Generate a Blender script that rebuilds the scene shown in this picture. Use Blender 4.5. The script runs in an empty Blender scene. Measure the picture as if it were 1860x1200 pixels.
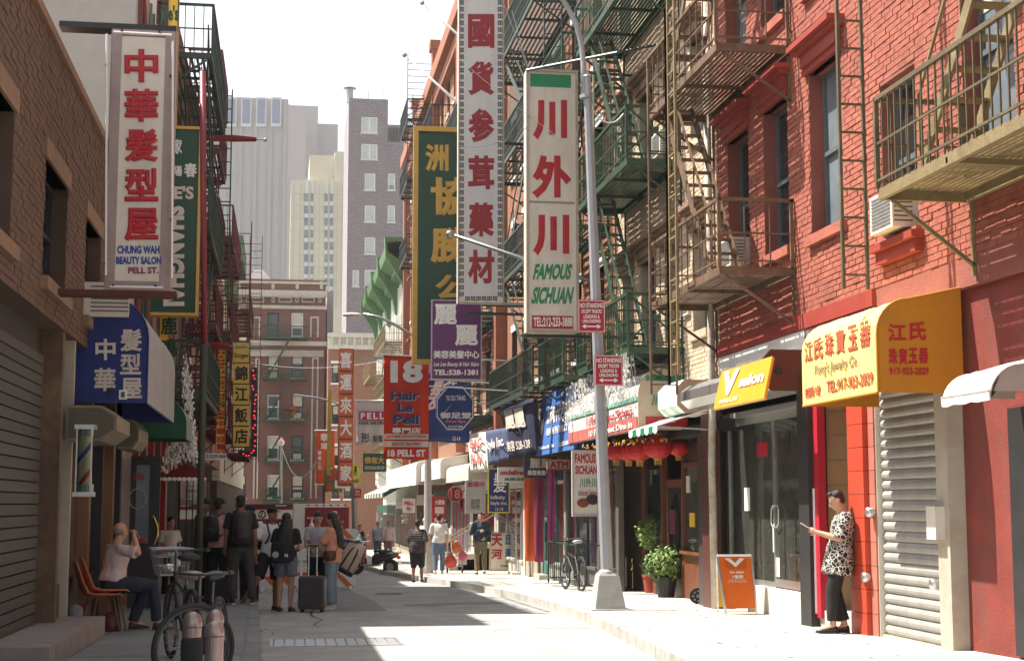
import bpy, bmesh, math, random
from mathutils import Vector, Matrix, noise
random.seed(7)
scn = bpy.context.scene
COL = scn.collection
# ---------------------------------------------------------------- camera
FPX, VPX, VPY, CX, CY = 2750.0, 512.0, 914.0, 930.0, 600.0
PITCH = math.atan((VPY - CY) / FPX)
YAW = math.atan(math.cos(PITCH) * (CX - VPX) / FPX)
HZ, GR = 1.31, 0.019
CF = Vector((math.cos(PITCH) * math.sin(YAW), math.cos(PITCH) * math.cos(YAW), math.sin(PITCH)))
CR = Vector((math.cos(YAW), -math.sin(YAW), 0))
CU = CR.cross(CF)
cam = bpy.data.objects.new('camera', bpy.data.cameras.new('camera'))
COL.objects.link(cam)
cam.matrix_world = Matrix(((CR.x, CU.x, -CF.x, 0), (CR.y, CU.y, -CF.y, 0), (CR.z, CU.z, -CF.z, HZ), (0, 0, 0, 1)))
cam.data.sensor_width = 36.0
cam.data.lens = FPX / 1860 * 36
cam.data.clip_end = 3000
cam.data.clip_start = 0.1
scn.camera = cam
# ---------------------------------------------------------------- light
EL, AZ = math.radians(60), math.radians(-22)          # AZ: way the light travels, from +X towards -Y
ldir = Vector((math.cos(EL) * math.cos(AZ), math.cos(EL) * math.sin(AZ), -math.sin(EL)))
world = bpy.data.worlds.new("World"); scn.world = world; world.use_nodes = True
nt = world.node_tree
sky = nt.nodes.new('ShaderNodeTexSky'); sky.sky_type = 'NISHITA'; sky.sun_disc = False
sky.sun_elevation = EL
sky.sun_rotation = math.atan2(-ldir.x, -ldir.y)
sky.air_density = 1.0; sky.dust_density = 1.5; sky.ozone_density = 1.0
bg = nt.nodes['Background']; bg.inputs['Strength'].default_value = 0.105
hs_ = nt.nodes.new('ShaderNodeHueSaturation'); hs_.inputs['Saturation'].default_value = 0.3
nt.links.new(sky.outputs[0], hs_.inputs['Color']); nt.links.new(hs_.outputs[0], bg.inputs['Color'])
sl = bpy.data.lights.new('sun', 'SUN'); sl.energy = 5.0; sl.angle = math.radians(0.53); sl.color = (1.0, 0.95, 0.87)
so = bpy.data.objects.new('sun', sl); COL.objects.link(so)
so.rotation_euler = ldir.to_track_quat('-Z', 'Y').to_euler()
scn.view_settings.view_transform = 'Standard'; scn.view_settings.look = 'None'
scn.view_settings.gamma = 1.0; scn.view_settings.use_curve_mapping = False
scn.view_settings.exposure = 1.3
scn.cycles.max_bounces = 6; scn.cycles.transparent_max_bounces = 12
# ---------------------------------------------------------------- pixel of the photograph -> place
def ray(x, y): return CF + CR * ((x - CX) / FPX) + CU * ((CY - y) / FPX)
def RX(x, y, X):
    d = ray(x, y); t = X / d.x; return Vector((X, d.y * t, HZ + d.z * t))
def RY(x, y, Y):
    d = ray(x, y); t = Y / d.y; return Vector((d.x * t, Y, HZ + d.z * t))
def G(x, y, h=0.0):
    d = ray(x, y); t = -(HZ - h) / (d.z + GR * d.y); return Vector((d.x * t, d.y * t, HZ + d.z * t))
def gz(Y, h=0.0): return -GR * min(Y, 120) + h
XR, XL, SW = 6.7, -2.4, 0.14
HAZE = 0.00035
# ---------------------------------------------------------------- materials
MATS = {}
def mat(n, c=(.5, .5, .5), r=.7, m=0.0, v=.12, s=4, b=.12, bs=45, dirt=0.0, dc=(.08, .06, .04), spec=.4, rnd=0.0, emit=0.0, streak=1.0):
    if n in MATS: return MATS[n]
    M = bpy.data.materials.new(n); M.use_nodes = True; MATS[n] = M
    t = M.node_tree; N = t.nodes; L = t.links; P = N['Principled BSDF']
    P.inputs['Roughness'].default_value = r; P.inputs['Metallic'].default_value = m
    P.inputs['Specular IOR Level'].default_value = spec
    tc = N.new('ShaderNodeTexCoord')
    no = N.new('ShaderNodeTexNoise'); no.inputs['Scale'].default_value = s; no.inputs['Detail'].default_value = 7; no.inputs['Roughness'].default_value = .65
    L.new(tc.outputs['Object'], no.inputs['Vector'])
    mr = N.new('ShaderNodeMapRange'); mr.inputs[1].default_value = .3; mr.inputs[2].default_value = .7
    mr.inputs[3].default_value = 1 - v; mr.inputs[4].default_value = 1 + v
    L.new(no.outputs['Fac'], mr.inputs[0])
    fac = mr.outputs[0]
    if rnd:
        oi = N.new('ShaderNodeObjectInfo'); m2 = N.new('ShaderNodeMapRange'); m2.inputs[3].default_value = 1 - rnd; m2.inputs[4].default_value = 1 + rnd
        L.new(oi.outputs['Random'], m2.inputs[0]); mu = N.new('ShaderNodeMath'); mu.operation = 'MULTIPLY'
        L.new(fac, mu.inputs[0]); L.new(m2.outputs[0], mu.inputs[1]); fac = mu.outputs[0]
    vm = N.new('ShaderNodeVectorMath'); vm.operation = 'SCALE'; vm.inputs[0].default_value = c[:3]; L.new(fac, vm.inputs['Scale'])
    out = vm.outputs[0]
    if dirt:
        mp = N.new('ShaderNodeMapping'); mp.inputs['Scale'].default_value = (1, 1, streak); L.new(tc.outputs['Object'], mp.inputs[0])
        n2 = N.new('ShaderNodeTexNoise'); n2.inputs['Scale'].default_value = 2.3; n2.inputs['Detail'].default_value = 9; n2.inputs['Roughness'].default_value = .7
        L.new(mp.outputs[0], n2.inputs['Vector'])
        m3 = N.new('ShaderNodeMapRange'); m3.inputs[1].default_value = .48; m3.inputs[2].default_value = .72; m3.inputs[3].default_value = 0; m3.inputs[4].default_value = dirt
        L.new(n2.outputs['Fac'], m3.inputs[0])
        mx = N.new('ShaderNodeMix'); mx.data_type = 'RGBA'; mx.inputs[7].default_value = (*dc, 1)
        L.new(m3.outputs[0], mx.inputs[0]); L.new(out, mx.inputs[6]); out = mx.outputs[2]
    L.new(out, P.inputs['Base Color'])
    if b:
        n3 = N.new('ShaderNodeTexNoise'); n3.inputs['Scale'].default_value = bs; n3.inputs['Detail'].default_value = 5
        L.new(tc.outputs['Object'], n3.inputs['Vector'])
        bu = N.new('ShaderNodeBump'); bu.inputs['Strength'].default_value = b; bu.inputs['Distance'].default_value = .02
        L.new(n3.outputs['Fac'], bu.inputs['Height']); L.new(bu.outputs[0], P.inputs['Normal'])
    if emit:
        P.inputs['Emission Color'].default_value = (*c[:3], 1); P.inputs['Emission Strength'].default_value = emit
    return M
def brickmat(n, c1, c2, cm, ax='X', bw=.22, bh=.075, mo=.012, bump=.5):
    if n in MATS: return MATS[n]
    M = mat(n, c1, r=.9, b=0); t = M.node_tree; N = t.nodes; L = t.links; P = N['Principled BSDF']
    tc = [k for k in N if k.type == 'TEX_COORD'][0]
    sp = N.new('ShaderNodeSeparateXYZ'); cb = N.new('ShaderNodeCombineXYZ'); L.new(tc.outputs['Object'], sp.inputs[0])
    L.new(sp.outputs[ax], cb.inputs['X']); L.new(sp.outputs['Z'], cb.inputs['Y'])
    br = N.new('ShaderNodeTexBrick'); L.new(cb.outputs[0], br.inputs['Vector'])
    for k, val in (('Scale', 1), ('Mortar Size', mo), ('Brick Width', bw), ('Row Height', bh), ('Bias', 0.0), ('Mortar Smooth', .2)): br.inputs[k].default_value = val
    br.inputs['Color1'].default_value = (*c1, 1); br.inputs['Color2'].default_value = (*c2, 1); br.inputs['Mortar'].default_value = (*cm, 1)
    mr = [k for k in N if k.type == 'MAP_RANGE'][0]
    vm = [k for k in N if k.type == 'VECT_MATH'][0]; L.new(br.outputs['Color'], vm.inputs[0]); L.new(vm.outputs[0], P.inputs['Base Color'])
    bu = N.new('ShaderNodeBump'); bu.inputs['Strength'].default_value = bump; bu.inputs['Distance'].default_value = .01; bu.invert = True
    L.new(br.outputs['Fac'], bu.inputs['Height']); L.new(bu.outputs[0], P.inputs['Normal'])
    return M
def glassmat(n, tint=(.02, .025, .03), rough=.04, clear=0.0):
    if n in MATS: return MATS[n]
    M = mat(n, tint, r=rough, v=.3, s=1.2, b=.03, bs=2, spec=.7)
    if clear:
        t = M.node_tree; N = t.nodes; P = N['Principled BSDF']; o = [k for k in N if k.type == 'OUTPUT_MATERIAL'][0]
        tr = N.new('ShaderNodeBsdfTransparent'); tr.inputs[0].default_value = (.85, .9, .88, 1); mx = N.new('ShaderNodeMixShader')
        fr = N.new('ShaderNodeFresnel'); fr.inputs[0].default_value = 1.5
        ad = N.new('ShaderNodeMath'); ad.operation = 'MULTIPLY_ADD'; ad.inputs[1].default_value = 1.0; ad.inputs[2].default_value = 1 - clear
        t.links.new(fr.outputs[0], ad.inputs[0]); t.links.new(ad.outputs[0], mx.inputs[0]); t.links.new(tr.outputs[0], mx.inputs[1]); t.links.new(P.outputs[0], mx.inputs[2]); t.links.new(mx.outputs[0], o.inputs[0])
    return M
def paint(c, n=None, r=.45, **k):
    return mat(n or 'paint_%d_%d_%d' % tuple(int(q * 999) for q in c), c, r=r, **{**dict(v=.08, b=.04), **k})
# ---------------------------------------------------------------- mesh building
class MB:
    def __init__(s): s.v = []; s.f = []
    def add(s, vs, fs):
        o = len(s.v); s.v += [tuple(q) for q in vs]; s.f += [tuple(i + o for i in f) for f in fs]; return s
    def box(s, x0, x1, y0, y1, z0, z1):
        return s.add([(x0, y0, z0), (x1, y0, z0), (x1, y1, z0), (x0, y1, z0), (x0, y0, z1), (x1, y0, z1), (x1, y1, z1), (x0, y1, z1)],
                     [(0, 3, 2, 1), (4, 5, 6, 7), (0, 1, 5, 4), (1, 2, 6, 5), (2, 3, 7, 6), (3, 0, 4, 7)])
    def obox(s, c, h, ax):
        c = Vector(c); A = [Vector(a) * k for a, k in zip(ax, h)]
        P = [c + A[0] * i + A[1] * j + A[2] * k for k in (-1, 1) for i, j in ((-1, -1), (1, -1), (1, 1), (-1, 1))]
        return s.add(P, [(0, 3, 2, 1), (4, 5, 6, 7), (0, 1, 5, 4), (1, 2, 6, 5), (2, 3, 7, 6), (3, 0, 4, 7)])
    def bar(s, a, b, w, h=None, up=(0, 0, 1)):
        a = Vector(a); b = Vector(b); d = (b - a); L = d.length
        if L < 1e-6: return s
        d /= L; u = Vector(up)
        if abs(d.dot(u)) > .99: u = Vector((0, 1, 0))
        r = d.cross(u).normalized(); u = r.cross(d)
        return s.obox((a + b) / 2, (w / 2, L / 2, (h or w) / 2), (r, d, u))
    def tube(s, pts, r, n=8, cap=True):
        pts = [Vector(p) for p in pts]; R = r if isinstance(r, (list, tuple)) else [r] * len(pts)
        rings = []; pu = None
        for i, p in enumerate(pts):
            d = (pts[min(i + 1, len(pts) - 1)] - pts[max(i - 1, 0)])
            d = d.normalized() if d.length > 1e-9 else Vector((0, 0, 1))
            u = pu if pu else (Vector((0, 0, 1)) if abs(d.z) < .9 else Vector((0, 1, 0)))
            x = d.cross(u).normalized(); u = x.cross(d).normalized(); pu = u
            rings.append([p + (x * math.cos(2 * math.pi * k / n) + u * math.sin(2 * math.pi * k / n)) * R[i] for k in range(n)])
        return s.loft(rings, cap)
    def loft(s, rings, cap=True, closed=True):
        n = len(rings[0]); vs = [q for r in rings for q in r]; fs = []
        for i in range(len(rings) - 1):
            for k in range(n if closed else n - 1):
                a = i * n + k; b = i * n + (k + 1) % n; fs.append((a, b, b + n, a + n))
        if cap and closed: fs += [tuple(range(n - 1, -1, -1)), tuple(range((len(rings) - 1) * n, len(rings) * n))]
        return s.add(vs, fs)
    def ell(s, c, r, n=12, m=8, ax=None):
        c = Vector(c); ax = ax or (Vector((1, 0, 0)), Vector((0, 1, 0)), Vector((0, 0, 1))); vs = []; fs = []
        for i in range(1, m):
            t = math.pi * i / m
            for k in range(n):
                a = 2 * math.pi * k / n
                vs.append(c + ax[0] * r[0] * math.sin(t) * math.cos(a) + ax[1] * r[1] * math.sin(t) * math.sin(a) + ax[2] * r[2] * math.cos(t))
        vs += [c + ax[2] * r[2], c - ax[2] * r[2]]; T = len(vs) - 2
        for k in range(n):
            fs += [(T, k, (k + 1) % n), (T + 1, (m - 2) * n + (k + 1) % n, (m - 2) * n + k)]
            for i in range(m - 2):
                a = i * n + k; b = i * n + (k + 1) % n; fs.append((a, a + n, b + n, b))
        return s.add(vs, fs)
    def prism(s, pts, vec):
        n = len(pts); v = Vector(vec); P = [Vector(p) for p in pts]
        return s.add(P + [p + v for p in P], [tuple(range(n)), tuple(range(2 * n - 1, n - 1, -1))] + [(i, i + n, (i + 1) % n + n, (i + 1) % n) for i in range(n)])
    def quad(s, *p): return s.add(p, [tuple(range(len(p)))])
    def build(s, name, m, parent=None, smooth=False, fix=True):
        me = bpy.data.meshes.new(name); me.from_pydata(s.v, [], s.f)
        if fix and len(s.f) < 60000:
            bm = bmesh.new(); bm.from_mesh(me); bmesh.ops.recalc_face_normals(bm, faces=bm.faces); bm.to_mesh(me); bm.free()
        for q in (m if isinstance(m, list) else [m]): me.materials.append(q)
        if smooth: me.shade_smooth()
        o = bpy.data.objects.new(name, me); COL.objects.link(o)
        if parent: adopt(o, parent)
        elif s.v:
            xs = [q[0] for q in s.v]; ys = [q[1] for q in s.v]; zs = [q[2] for q in s.v]
            c = Vector(((min(xs) + max(xs)) / 2, (min(ys) + max(ys)) / 2, min(zs)))
            me.transform(Matrix.Translation(-c)); o.location = c
        return o
WORLD = {}
def wmat(o):
    M = Matrix.LocRotScale(o.location, o.rotation_euler, o.scale)
    return wmat(o.parent) @ o.matrix_parent_inverse @ M if o.parent else M
def adopt(o, p):
    o.parent = p; o.matrix_parent_inverse = wmat(p).inverted(); return o
def tag(o, label=None, cat=None, group=None, kind=None):
    if label: o['label'] = label
    if cat: o['category'] = cat
    if group: o['group'] = group
    if kind: o['kind'] = kind
    return o
def thing(name, loc, label, cat, group=None, rz=0.0):
    o = bpy.data.objects.new(name, None); COL.objects.link(o); o.location = Vector(loc); o.rotation_euler = (0, 0, rz); o.empty_display_size = .2
    return tag(o, label, cat, group)
def copy_tree(o, parent=None):
    c = o.copy(); COL.objects.link(c)
    if parent: c.parent = parent
    for ch in [k for k in o.children]: copy_tree(ch, c)
    return c
def struct(o, kind='structure'): o['kind'] = kind; return o
# ---------------------------------------------------------------- lettering
GL = {}
def glyph(body, bold):
    k = (body, bold)
    if k in GL: return GL[k]
    c = bpy.data.curves.new('t', 'FONT'); c.body = body; c.size = 1; c.resolution_u = 3; c.bevel_depth = bold; c.bevel_resolution = 0
    if not bold: c.extrude = .005
    c.align_x = 'CENTER'
    o = bpy.data.objects.new('t', c); me = bpy.data.meshes.new_from_object(o)
    vs = [tuple(q.co) for q in me.vertices]; fs = [tuple(p.vertices) for p in me.polygons]
    bpy.data.objects.remove(o); bpy.data.curves.remove(c); bpy.data.meshes.remove(me)
    x0 = min(q[0] for q in vs); x1 = max(q[0] for q in vs); y0 = min(q[1] for q in vs); y1 = max(q[1] for q in vs); z0 = min(q[2] for q in vs); z1 = max(q[2] for q in vs)
    vs = [((a - x0) / (x1 - x0), (b - y0) / (y1 - y0), (cc - z0) / max(z1 - z0, 1e-6)) for a, b, cc in vs]
    GL[k] = (vs, fs); return GL[k]
def text3(parent, body, p00, p10, p01, m, bold=.02, th=.006, name='lettering', shear=0.0, gap=.003, vflip=False):
    vs, fs = glyph(body, bold); p00 = Vector(p00); a = Vector(p10) - p00; b = Vector(p01) - p00; n = a.cross(b).normalized()
    sh = shear
    W = [p00 + a * (u + sh * (v - .5) * (b.length / max(a.length, 1e-6))) + b * v + n * (gap + w * th) for u, v, w in vs]
    me = bpy.data.meshes.new(name); me.from_pydata(W, [], fs); me.materials.append(m)
    o = bpy.data.objects.new(name, me); COL.objects.link(o); return adopt(o, parent)
def TY(parent, body, x0, y0, x1, y1, Y, m, bold=.02, **k):           # lettering on a sign that faces the camera down the street
    return text3(parent, body, RY(x0, y1, Y), RY(x1, y1, Y), RY(x0, y0, Y), m, bold, **k)
def VY(parent, body, x0, y0, x1, y1, Y, m, bold=.03, fill=.86, **k):
    n = len(body); h = (y1 - y0) / n
    for i, ch in enumerate(body):
        if ch != ' ': TY(parent, ch, x0, y0 + h * i + h * (1 - fill) / 2, x1, y0 + h * (i + 1) - h * (1 - fill) / 2, Y, m, bold, name='character', **k)
def ring(MBo, x0, y0, x1, y1, w, Y, d):                               # picture-frame border in a plane facing the street
    a = RY(x0, y1, Y); b = RY(x1, y0, Y); W = w
    MBo.box(a.x, b.x, Y - d, Y + .02, b.z - W, b.z); MBo.box(a.x, b.x, Y - d, Y + .02, a.z, a.z + W)
    MBo.box(a.x, a.x + W, Y - d, Y + .02, a.z + W, b.z - W); MBo.box(b.x - W, b.x, Y - d, Y + .02, a.z + W, b.z - W)
def board(name, px, Y, face, label, cat='sign', frame=None, fw=.03, th=.1, group=None, fd=.03):
    x0, y0, x1, y1 = px; a = RY(x0, y1, Y); b = RY(x1, y0, Y)
    t = thing(name, ((a.x + b.x) / 2, Y, a.z), label, cat, group)
    mb = MB().box(a.x, b.x, Y, Y + th, a.z, b.z)
    mb.build('panel', face, t)
    if frame:
        f = MB(); ring(f, x0, y0, x1, y1, fw, Y, fd); f.box(a.x - .004, b.x + .004, Y + .02, Y + th + .004, a.z - .004, a.z); f.box(a.x - .004, b.x + .004, Y + .02, Y + th + .004, b.z, b.z + .004)
        f.build('frame', frame, t)
    return t
# ---------------------------------------------------------------- wall with openings; axis 'X' = plane X const (street facade), 'Y' = plane facing camera
def wallmesh(mb, ax, c, u0, u1, z0, z1, openings, th):
    us = sorted({u0, u1, *[q for o in openings for q in o[:2] if u0 < q < u1]})
    for i in range(len(us) - 1):
        a, b = us[i], us[i + 1]; m = (a + b) / 2
        cuts = sorted([(o[2], o[3]) for o in openings if o[0] < m < o[1]]); z = z0
        segs = []
        for q0, q1 in cuts:
            if q0 > z: segs.append((z, q0))
            z = max(z, q1)
        if z < z1: segs.append((z, z1))
        for s0, s1 in segs:
            if ax == 'X': mb.box(min(c, c + th), max(c, c + th), a, b, s0, s1)
            else: mb.box(a, b, min(c, c + th), max(c, c + th), s0, s1)
    return mb
def rect(mb, ax, c0, c1, u0, u1, z0, z1):
    if ax == 'X': mb.box(min(c0, c1), max(c0, c1), u0, u1, z0, z1)
    else: mb.box(u0, u1, min(c0, c1), max(c0, c1), z0, z1)
def window(par, ax, c, s, u0, u1, z0, z1, fm, gm, rec=.16, fw=.05, sill=None, lintel=None, sash=True, blind=None, mull=0):
    """c: wall plane, s: +1 if depth runs to +axis; frame sits rec behind the face"""
    f = MB(); d = c + s * rec; e = d + s * .06
    for a in ((u0, u0 + fw, z0, z1), (u1 - fw, u1, z0, z1), (u0 + fw, u1 - fw, z0, z0 + fw), (u0 + fw, u1 - fw, z1 - fw, z1)): rect(f, ax, d, e, *a)
    if sash: rect(f, ax, d - s * .01, e, u0 + fw, u1 - fw, (z0 + z1) / 2 - fw / 2, (z0 + z1) / 2 + fw / 2)
    for k in range(mull):
        q = u0 + (u1 - u0) * (k + 1) / (mull + 1); rect(f, ax, d, e, q - fw / 2, q + fw / 2, z0 + fw, z1 - fw)
    w = f.build('window', fm, par)
    g = MB(); rect(g, ax, e - s * .02, e, u0 + fw, u1 - fw, z0 + fw, z1 - fw); g.build('pane', gm, w)
    if blind:
        g = MB(); q = z0 + (z1 - z0) * blind[1]; rect(g, ax, e - s * .03, e - s * .025, u0 + fw, u1 - fw, max(q, z0 + fw), z1 - fw); g.build('blind', blind[0], w)
    if sill:
        g = MB(); rect(g, ax, c - s * .08, c + s * rec, u0 - .09, u1 + .09, z0 - .13, z0); g.build('sill', sill, w)
    if lintel:
        m_, kind = lintel; g = MB()
        if kind == 'flat': rect(g, ax, c - s * .03, c + s * rec, u0 - .1, u1 + .1, z1, z1 + .2)
        else:
            rect(g, ax, c - s * .06, c + s * .1, u0 - .1, u1 + .1, z1 + .0, z1 + .09); rect(g, ax, c - s * .10, c + s * .08, u0 - .06, u1 + .06, z1 + .09, z1 + .27)
            rect(g, ax, c - s * .17, c + s * .08, u0 - .13, u1 + .13, z1 + .27, z1 + .33); rect(g, ax, c - s * .24, c + s * .08, u0 - .18, u1 + .18, z1 + .33, z1 + .40)
        g.build('lintel', m_, w)
    return w
def brickwork(par, ax, c, s, u0, u1, z0, z1, openings, m, L=.205, H=.062, j=.011, near=None, nearn=0, jit=.006, out=.008):
    """real bricks in running bond, standing 'out' proud of the mortar plane c; the nearest ones objects of their own"""
    mb = MB(); singles = []; row = 0; z = z0
    while z < z1 - .02:
        u = u0 - (L / 2 if row % 2 else 0); zz = min(z + H, z1)
        while u < u1:
            a, b = max(u, u0), min(u + L, u1); u += L + j
            if b - a < .03: continue
            skip = False
            for o in openings:
                if a < o[1] and b > o[0] and z < o[3] and zz > o[2]:
                    if a < o[0] - .03: b = min(b, o[0])
                    elif b > o[1] + .03: a = max(a, o[1])
                    else: skip = True
            if skip or b - a < .03: continue
            singles.append((a, b, z, zz))
        z += H + j; row += 1
    if near:
        singles.sort(key=lambda q: abs((q[0] + q[1]) / 2 - near[0]) + abs(q[2] - near[1]))
        pick, rest = singles[:nearn], singles[nearn:]
    else: pick, rest = [], singles
    for a, b, q0, q1 in rest:
        o_ = out + random.uniform(-jit, jit); e = random.uniform(0, .003)
        if ax == 'X':
            x = c - s * o_; vs = [(x, a + e, q0), (x, b, q0), (x, b, q1 - e), (x, a + e, q1), (c, a, q0), (c, b, q0), (c, b, q1), (c, a, q1)]
        else:
            x = c - s * o_; vs = [(a + e, x, q0), (b, x, q0), (b, x, q1 - e), (a + e, x, q1), (a, c, q0), (b, c, q0), (b, c, q1), (a, c, q1)]
        mb.add(vs, [(0, 1, 2, 3), (0, 4, 5, 1), (1, 5, 6, 2), (2, 6, 7, 3), (3, 7, 4, 0)])
    bw = mb.build('brickwork', m, par, fix=True); bw['kind'] = 'stuff'
    cache = {}
    for a, b, q0, q1 in pick:
        k = round(b - a, 2)
        if k not in cache:
            g = MB(); rect(g, ax, 0, -s * (out + .004), 0, b - a, 0, H); me = bpy.data.meshes.new('brick'); me.from_pydata(g.v, [], g.f); me.materials.append(m)
            bm = bmesh.new(); bm.from_mesh(me); bmesh.ops.recalc_face_normals(bm, faces=bm.faces)
            bmesh.ops.bevel(bm, geom=bm.edges[:], offset=.003, segments=1, affect='EDGES'); bm.to_mesh(me); bm.free(); cache[k] = me
        o = bpy.data.objects.new('brick', cache[k]); COL.objects.link(o); o_ = random.uniform(-jit, jit)
        o.location = (c - s * o_, a, q0) if ax == 'X' else (a, c - s * o_, q0); o.rotation_euler = (0, 0, random.uniform(-.01, .01)); adopt(o, par)
# ================================================================ materials
asphalt = mat('asphalt', (.33, .325, .305), r=.9, v=.2, s=1.4, b=.5, bs=60, dirt=.4, dc=(.20, .195, .185))
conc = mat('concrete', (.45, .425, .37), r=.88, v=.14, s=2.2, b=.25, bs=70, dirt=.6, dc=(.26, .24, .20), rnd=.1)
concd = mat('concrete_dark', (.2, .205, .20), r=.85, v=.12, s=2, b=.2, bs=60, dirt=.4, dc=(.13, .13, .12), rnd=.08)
stone = mat('curb_granite', (.42, .40, .36), r=.85, v=.15, s=8, b=.2, bs=80, dirt=.5, dc=(.16, .14, .11), rnd=.1)
redp = mat('red_painted_brick', (.36, .105, .066), r=.8, v=.24, s=5.5, b=.6, bs=38, dirt=.6, dc=(.24, .07, .05), rnd=.16)
redtrim = mat('red_trim_paint', (.30, .045, .03), r=.6, v=.1, s=4, b=.1, dirt=.3, dc=(.2, .03, .02))
crimson = mat('crimson_paint', (.42, .015, .03), r=.45, v=.06, b=.05)
redtile = mat('red_pillar_tile', (.47, .06, .03), r=.4, v=.08, b=.05, rnd=.08)
tanbrick = mat('buff_brick', (.58, .44, .30), r=.85, v=.13, s=3, b=.4, bs=50, dirt=.3, dc=(.35, .25, .17), rnd=.1)
brownstone = mat('brownstone_trim', (.25, .15, .09), r=.8, v=.15, s=6, b=.3, bs=60, dirt=.3)
orbrick = mat('orange_brick', (.36, .165, .09), r=.85, v=.15, s=3, b=.35, bs=50, dirt=.25, dc=(.25, .1, .06), rnd=.1)
mortar_t = mat('mortar_tan', (.44, .36, .27), r=.95); mortar_o = mat('mortar_orange', (.12, .07, .05), r=.95); mortar_r = mat('mortar_red', (.26, .08, .06), r=.95, b=.5)
glass = glassmat('window_glass'); glassL = glassmat('window_glass_pale', (.16, .19, .21), .08)
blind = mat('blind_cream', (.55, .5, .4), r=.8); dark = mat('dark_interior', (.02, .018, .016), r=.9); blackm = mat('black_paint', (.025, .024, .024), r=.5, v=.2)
whitep = mat('white_paint', (.78, .77, .73), r=.5, v=.05, dirt=.15, dc=(.5, .47, .42)); offw = mat('off_white', (.62, .58, .5), r=.6, v=.07, dirt=.35, dc=(.35, .3, .24))
steel = mat('galvanised_steel', (.38, .38, .38), r=.45, m=.6, v=.12, s=7, b=.08); alu = mat('aluminium', (.6, .6, .58), r=.3, m=.85, v=.08)
greyfr = mat('grey_window_frame', (.10, .12, .12), r=.5); greenfe = mat('green_fire_escape_paint', (.022, .058, .032), r=.5, v=.2, s=9, b=.2, dirt=.3, dc=(.12, .09, .05))
darkfe = mat('dark_green_iron', (.03, .055, .04), r=.5, v=.2, dirt=.3, dc=(.09, .05, .03)); ochrefe = mat('ochre_iron_paint', (.22, .165, .075), r=.6, v=.18, s=8, b=.3, dirt=.6, dc=(.09, .05, .03))
blackfe = mat('black_iron', (.022, .022, .022), r=.5, v=.2); maroonfe = mat('maroon_iron', (.12, .02, .025), r=.5, v=.2); brownfe = mat('brown_iron', (.13, .075, .045), r=.6, v=.25, s=9, b=.3, dirt=.5, dc=(.3, .22, .1))
# ================================================================ ground
def profile(xs, m, name, h, Y0=2, Y1=120):
    pass
mb = MB(); mb.quad((-400, -40, gz(-40, -.01)), (400, -40, gz(-40, -.01)), (400, 120, gz(120, -.01)), (-400, 120, gz(120, -.01)))
mb.quad((-400, 120, gz(120, -.01)), (400, 120, gz(120, -.01)), (400, 1500, gz(120, -.01)), (-400, 1500, gz(120, -.01)))
struct(mb.build('ground', concd))
CURB = [(-10, 3.3), (12, 3.6), (15.4, 3.85), (18, 4.12), (21, 4.38), (25.2, 4.56), (30, 4.58), (34.7, 4.35), (40, 3.9), (44, 3.5), (49.2, 3.15), (56, 2.9), (70, 2.8), (96, 2.8)]
LCURB = [(-10, -.1), (16, -.20), (22, -.30), (28, -.42), (36, -.5), (60, -.6), (96, -.6)]
def interp(T, y):
    if y <= T[0][0]: return T[0][1]
    for (a, b), (c, d) in zip(T, T[1:]):
        if y <= c: return b + (d - b) * (y - a) / (c - a)
    return T[-1][1]
cr = lambda y: interp(CURB, y); cl = lambda y: interp(LCURB, y)
mb = MB(); ys = [-10 + 1.5 * i for i in range(88)]
mb.loft([[Vector((cl(y) - .02, y, gz(y))), Vector((cr(y) + .02, y, gz(y)))] for y in ys], cap=False, closed=False)
struct(mb.build('road', asphalt, fix=False))
mb = MB(); mb.box(-60, 60, 97, 109, gz(103) - .3, gz(103) + .004 - .0); struct(mb.build('cross_street', asphalt))
# asphalt patches, joints
patch = mat('asphalt_patch', (.23, .23, .22), r=.9, v=.2, s=3, b=.6, bs=80)
def strip(name, pts, w, m, h=.004):
    g = MB(); R = []
    for i, (x, y) in enumerate(pts):
        d = Vector((pts[min(i + 1, len(pts) - 1)][0] - pts[max(i - 1, 0)][0], pts[min(i + 1, len(pts) - 1)][1] - pts[max(i - 1, 0)][1], 0)).normalized(); n = Vector((-d.y, d.x, 0)) * w / 2 * random.uniform(.5, 1.3)
        R.append([Vector((x, y, gz(y, h))) + n, Vector((x, y, gz(y, h))) - n])
    g.loft(R, cap=False, closed=False); return struct(g.build(name, m, fix=False))
tar = mat('crack_filler_tar', (.03, .03, .03), r=.6)
for k in range(9):
    y0 = random.uniform(14, 60); x0 = random.uniform(.2, 3.2); pts = [(x0, y0)]; a = random.choice([0, 1])
    for j in range(12): pts.append((pts[-1][0] + (random.uniform(.1, .4) if a else random.uniform(-.12, .12)), pts[-1][1] + (random.uniform(-.2, .2) if a else random.uniform(.4, .9))))
    strip('road_crack', [p for p in pts if cl(p[1]) + .1 < p[0] < cr(p[1]) - .1] or [(1, y0), (1.3, y0)], .035, tar)
strip('asphalt_patch', [(1.0, 26), (1.05, 30), (1.1, 36), (1.0, 44)], 1.3, patch, .003)
strip('asphalt_patch', [(2.6, 27.5), (3.3, 28.2), (4.2, 28.3)], 1.0, patch, .003)
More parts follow.
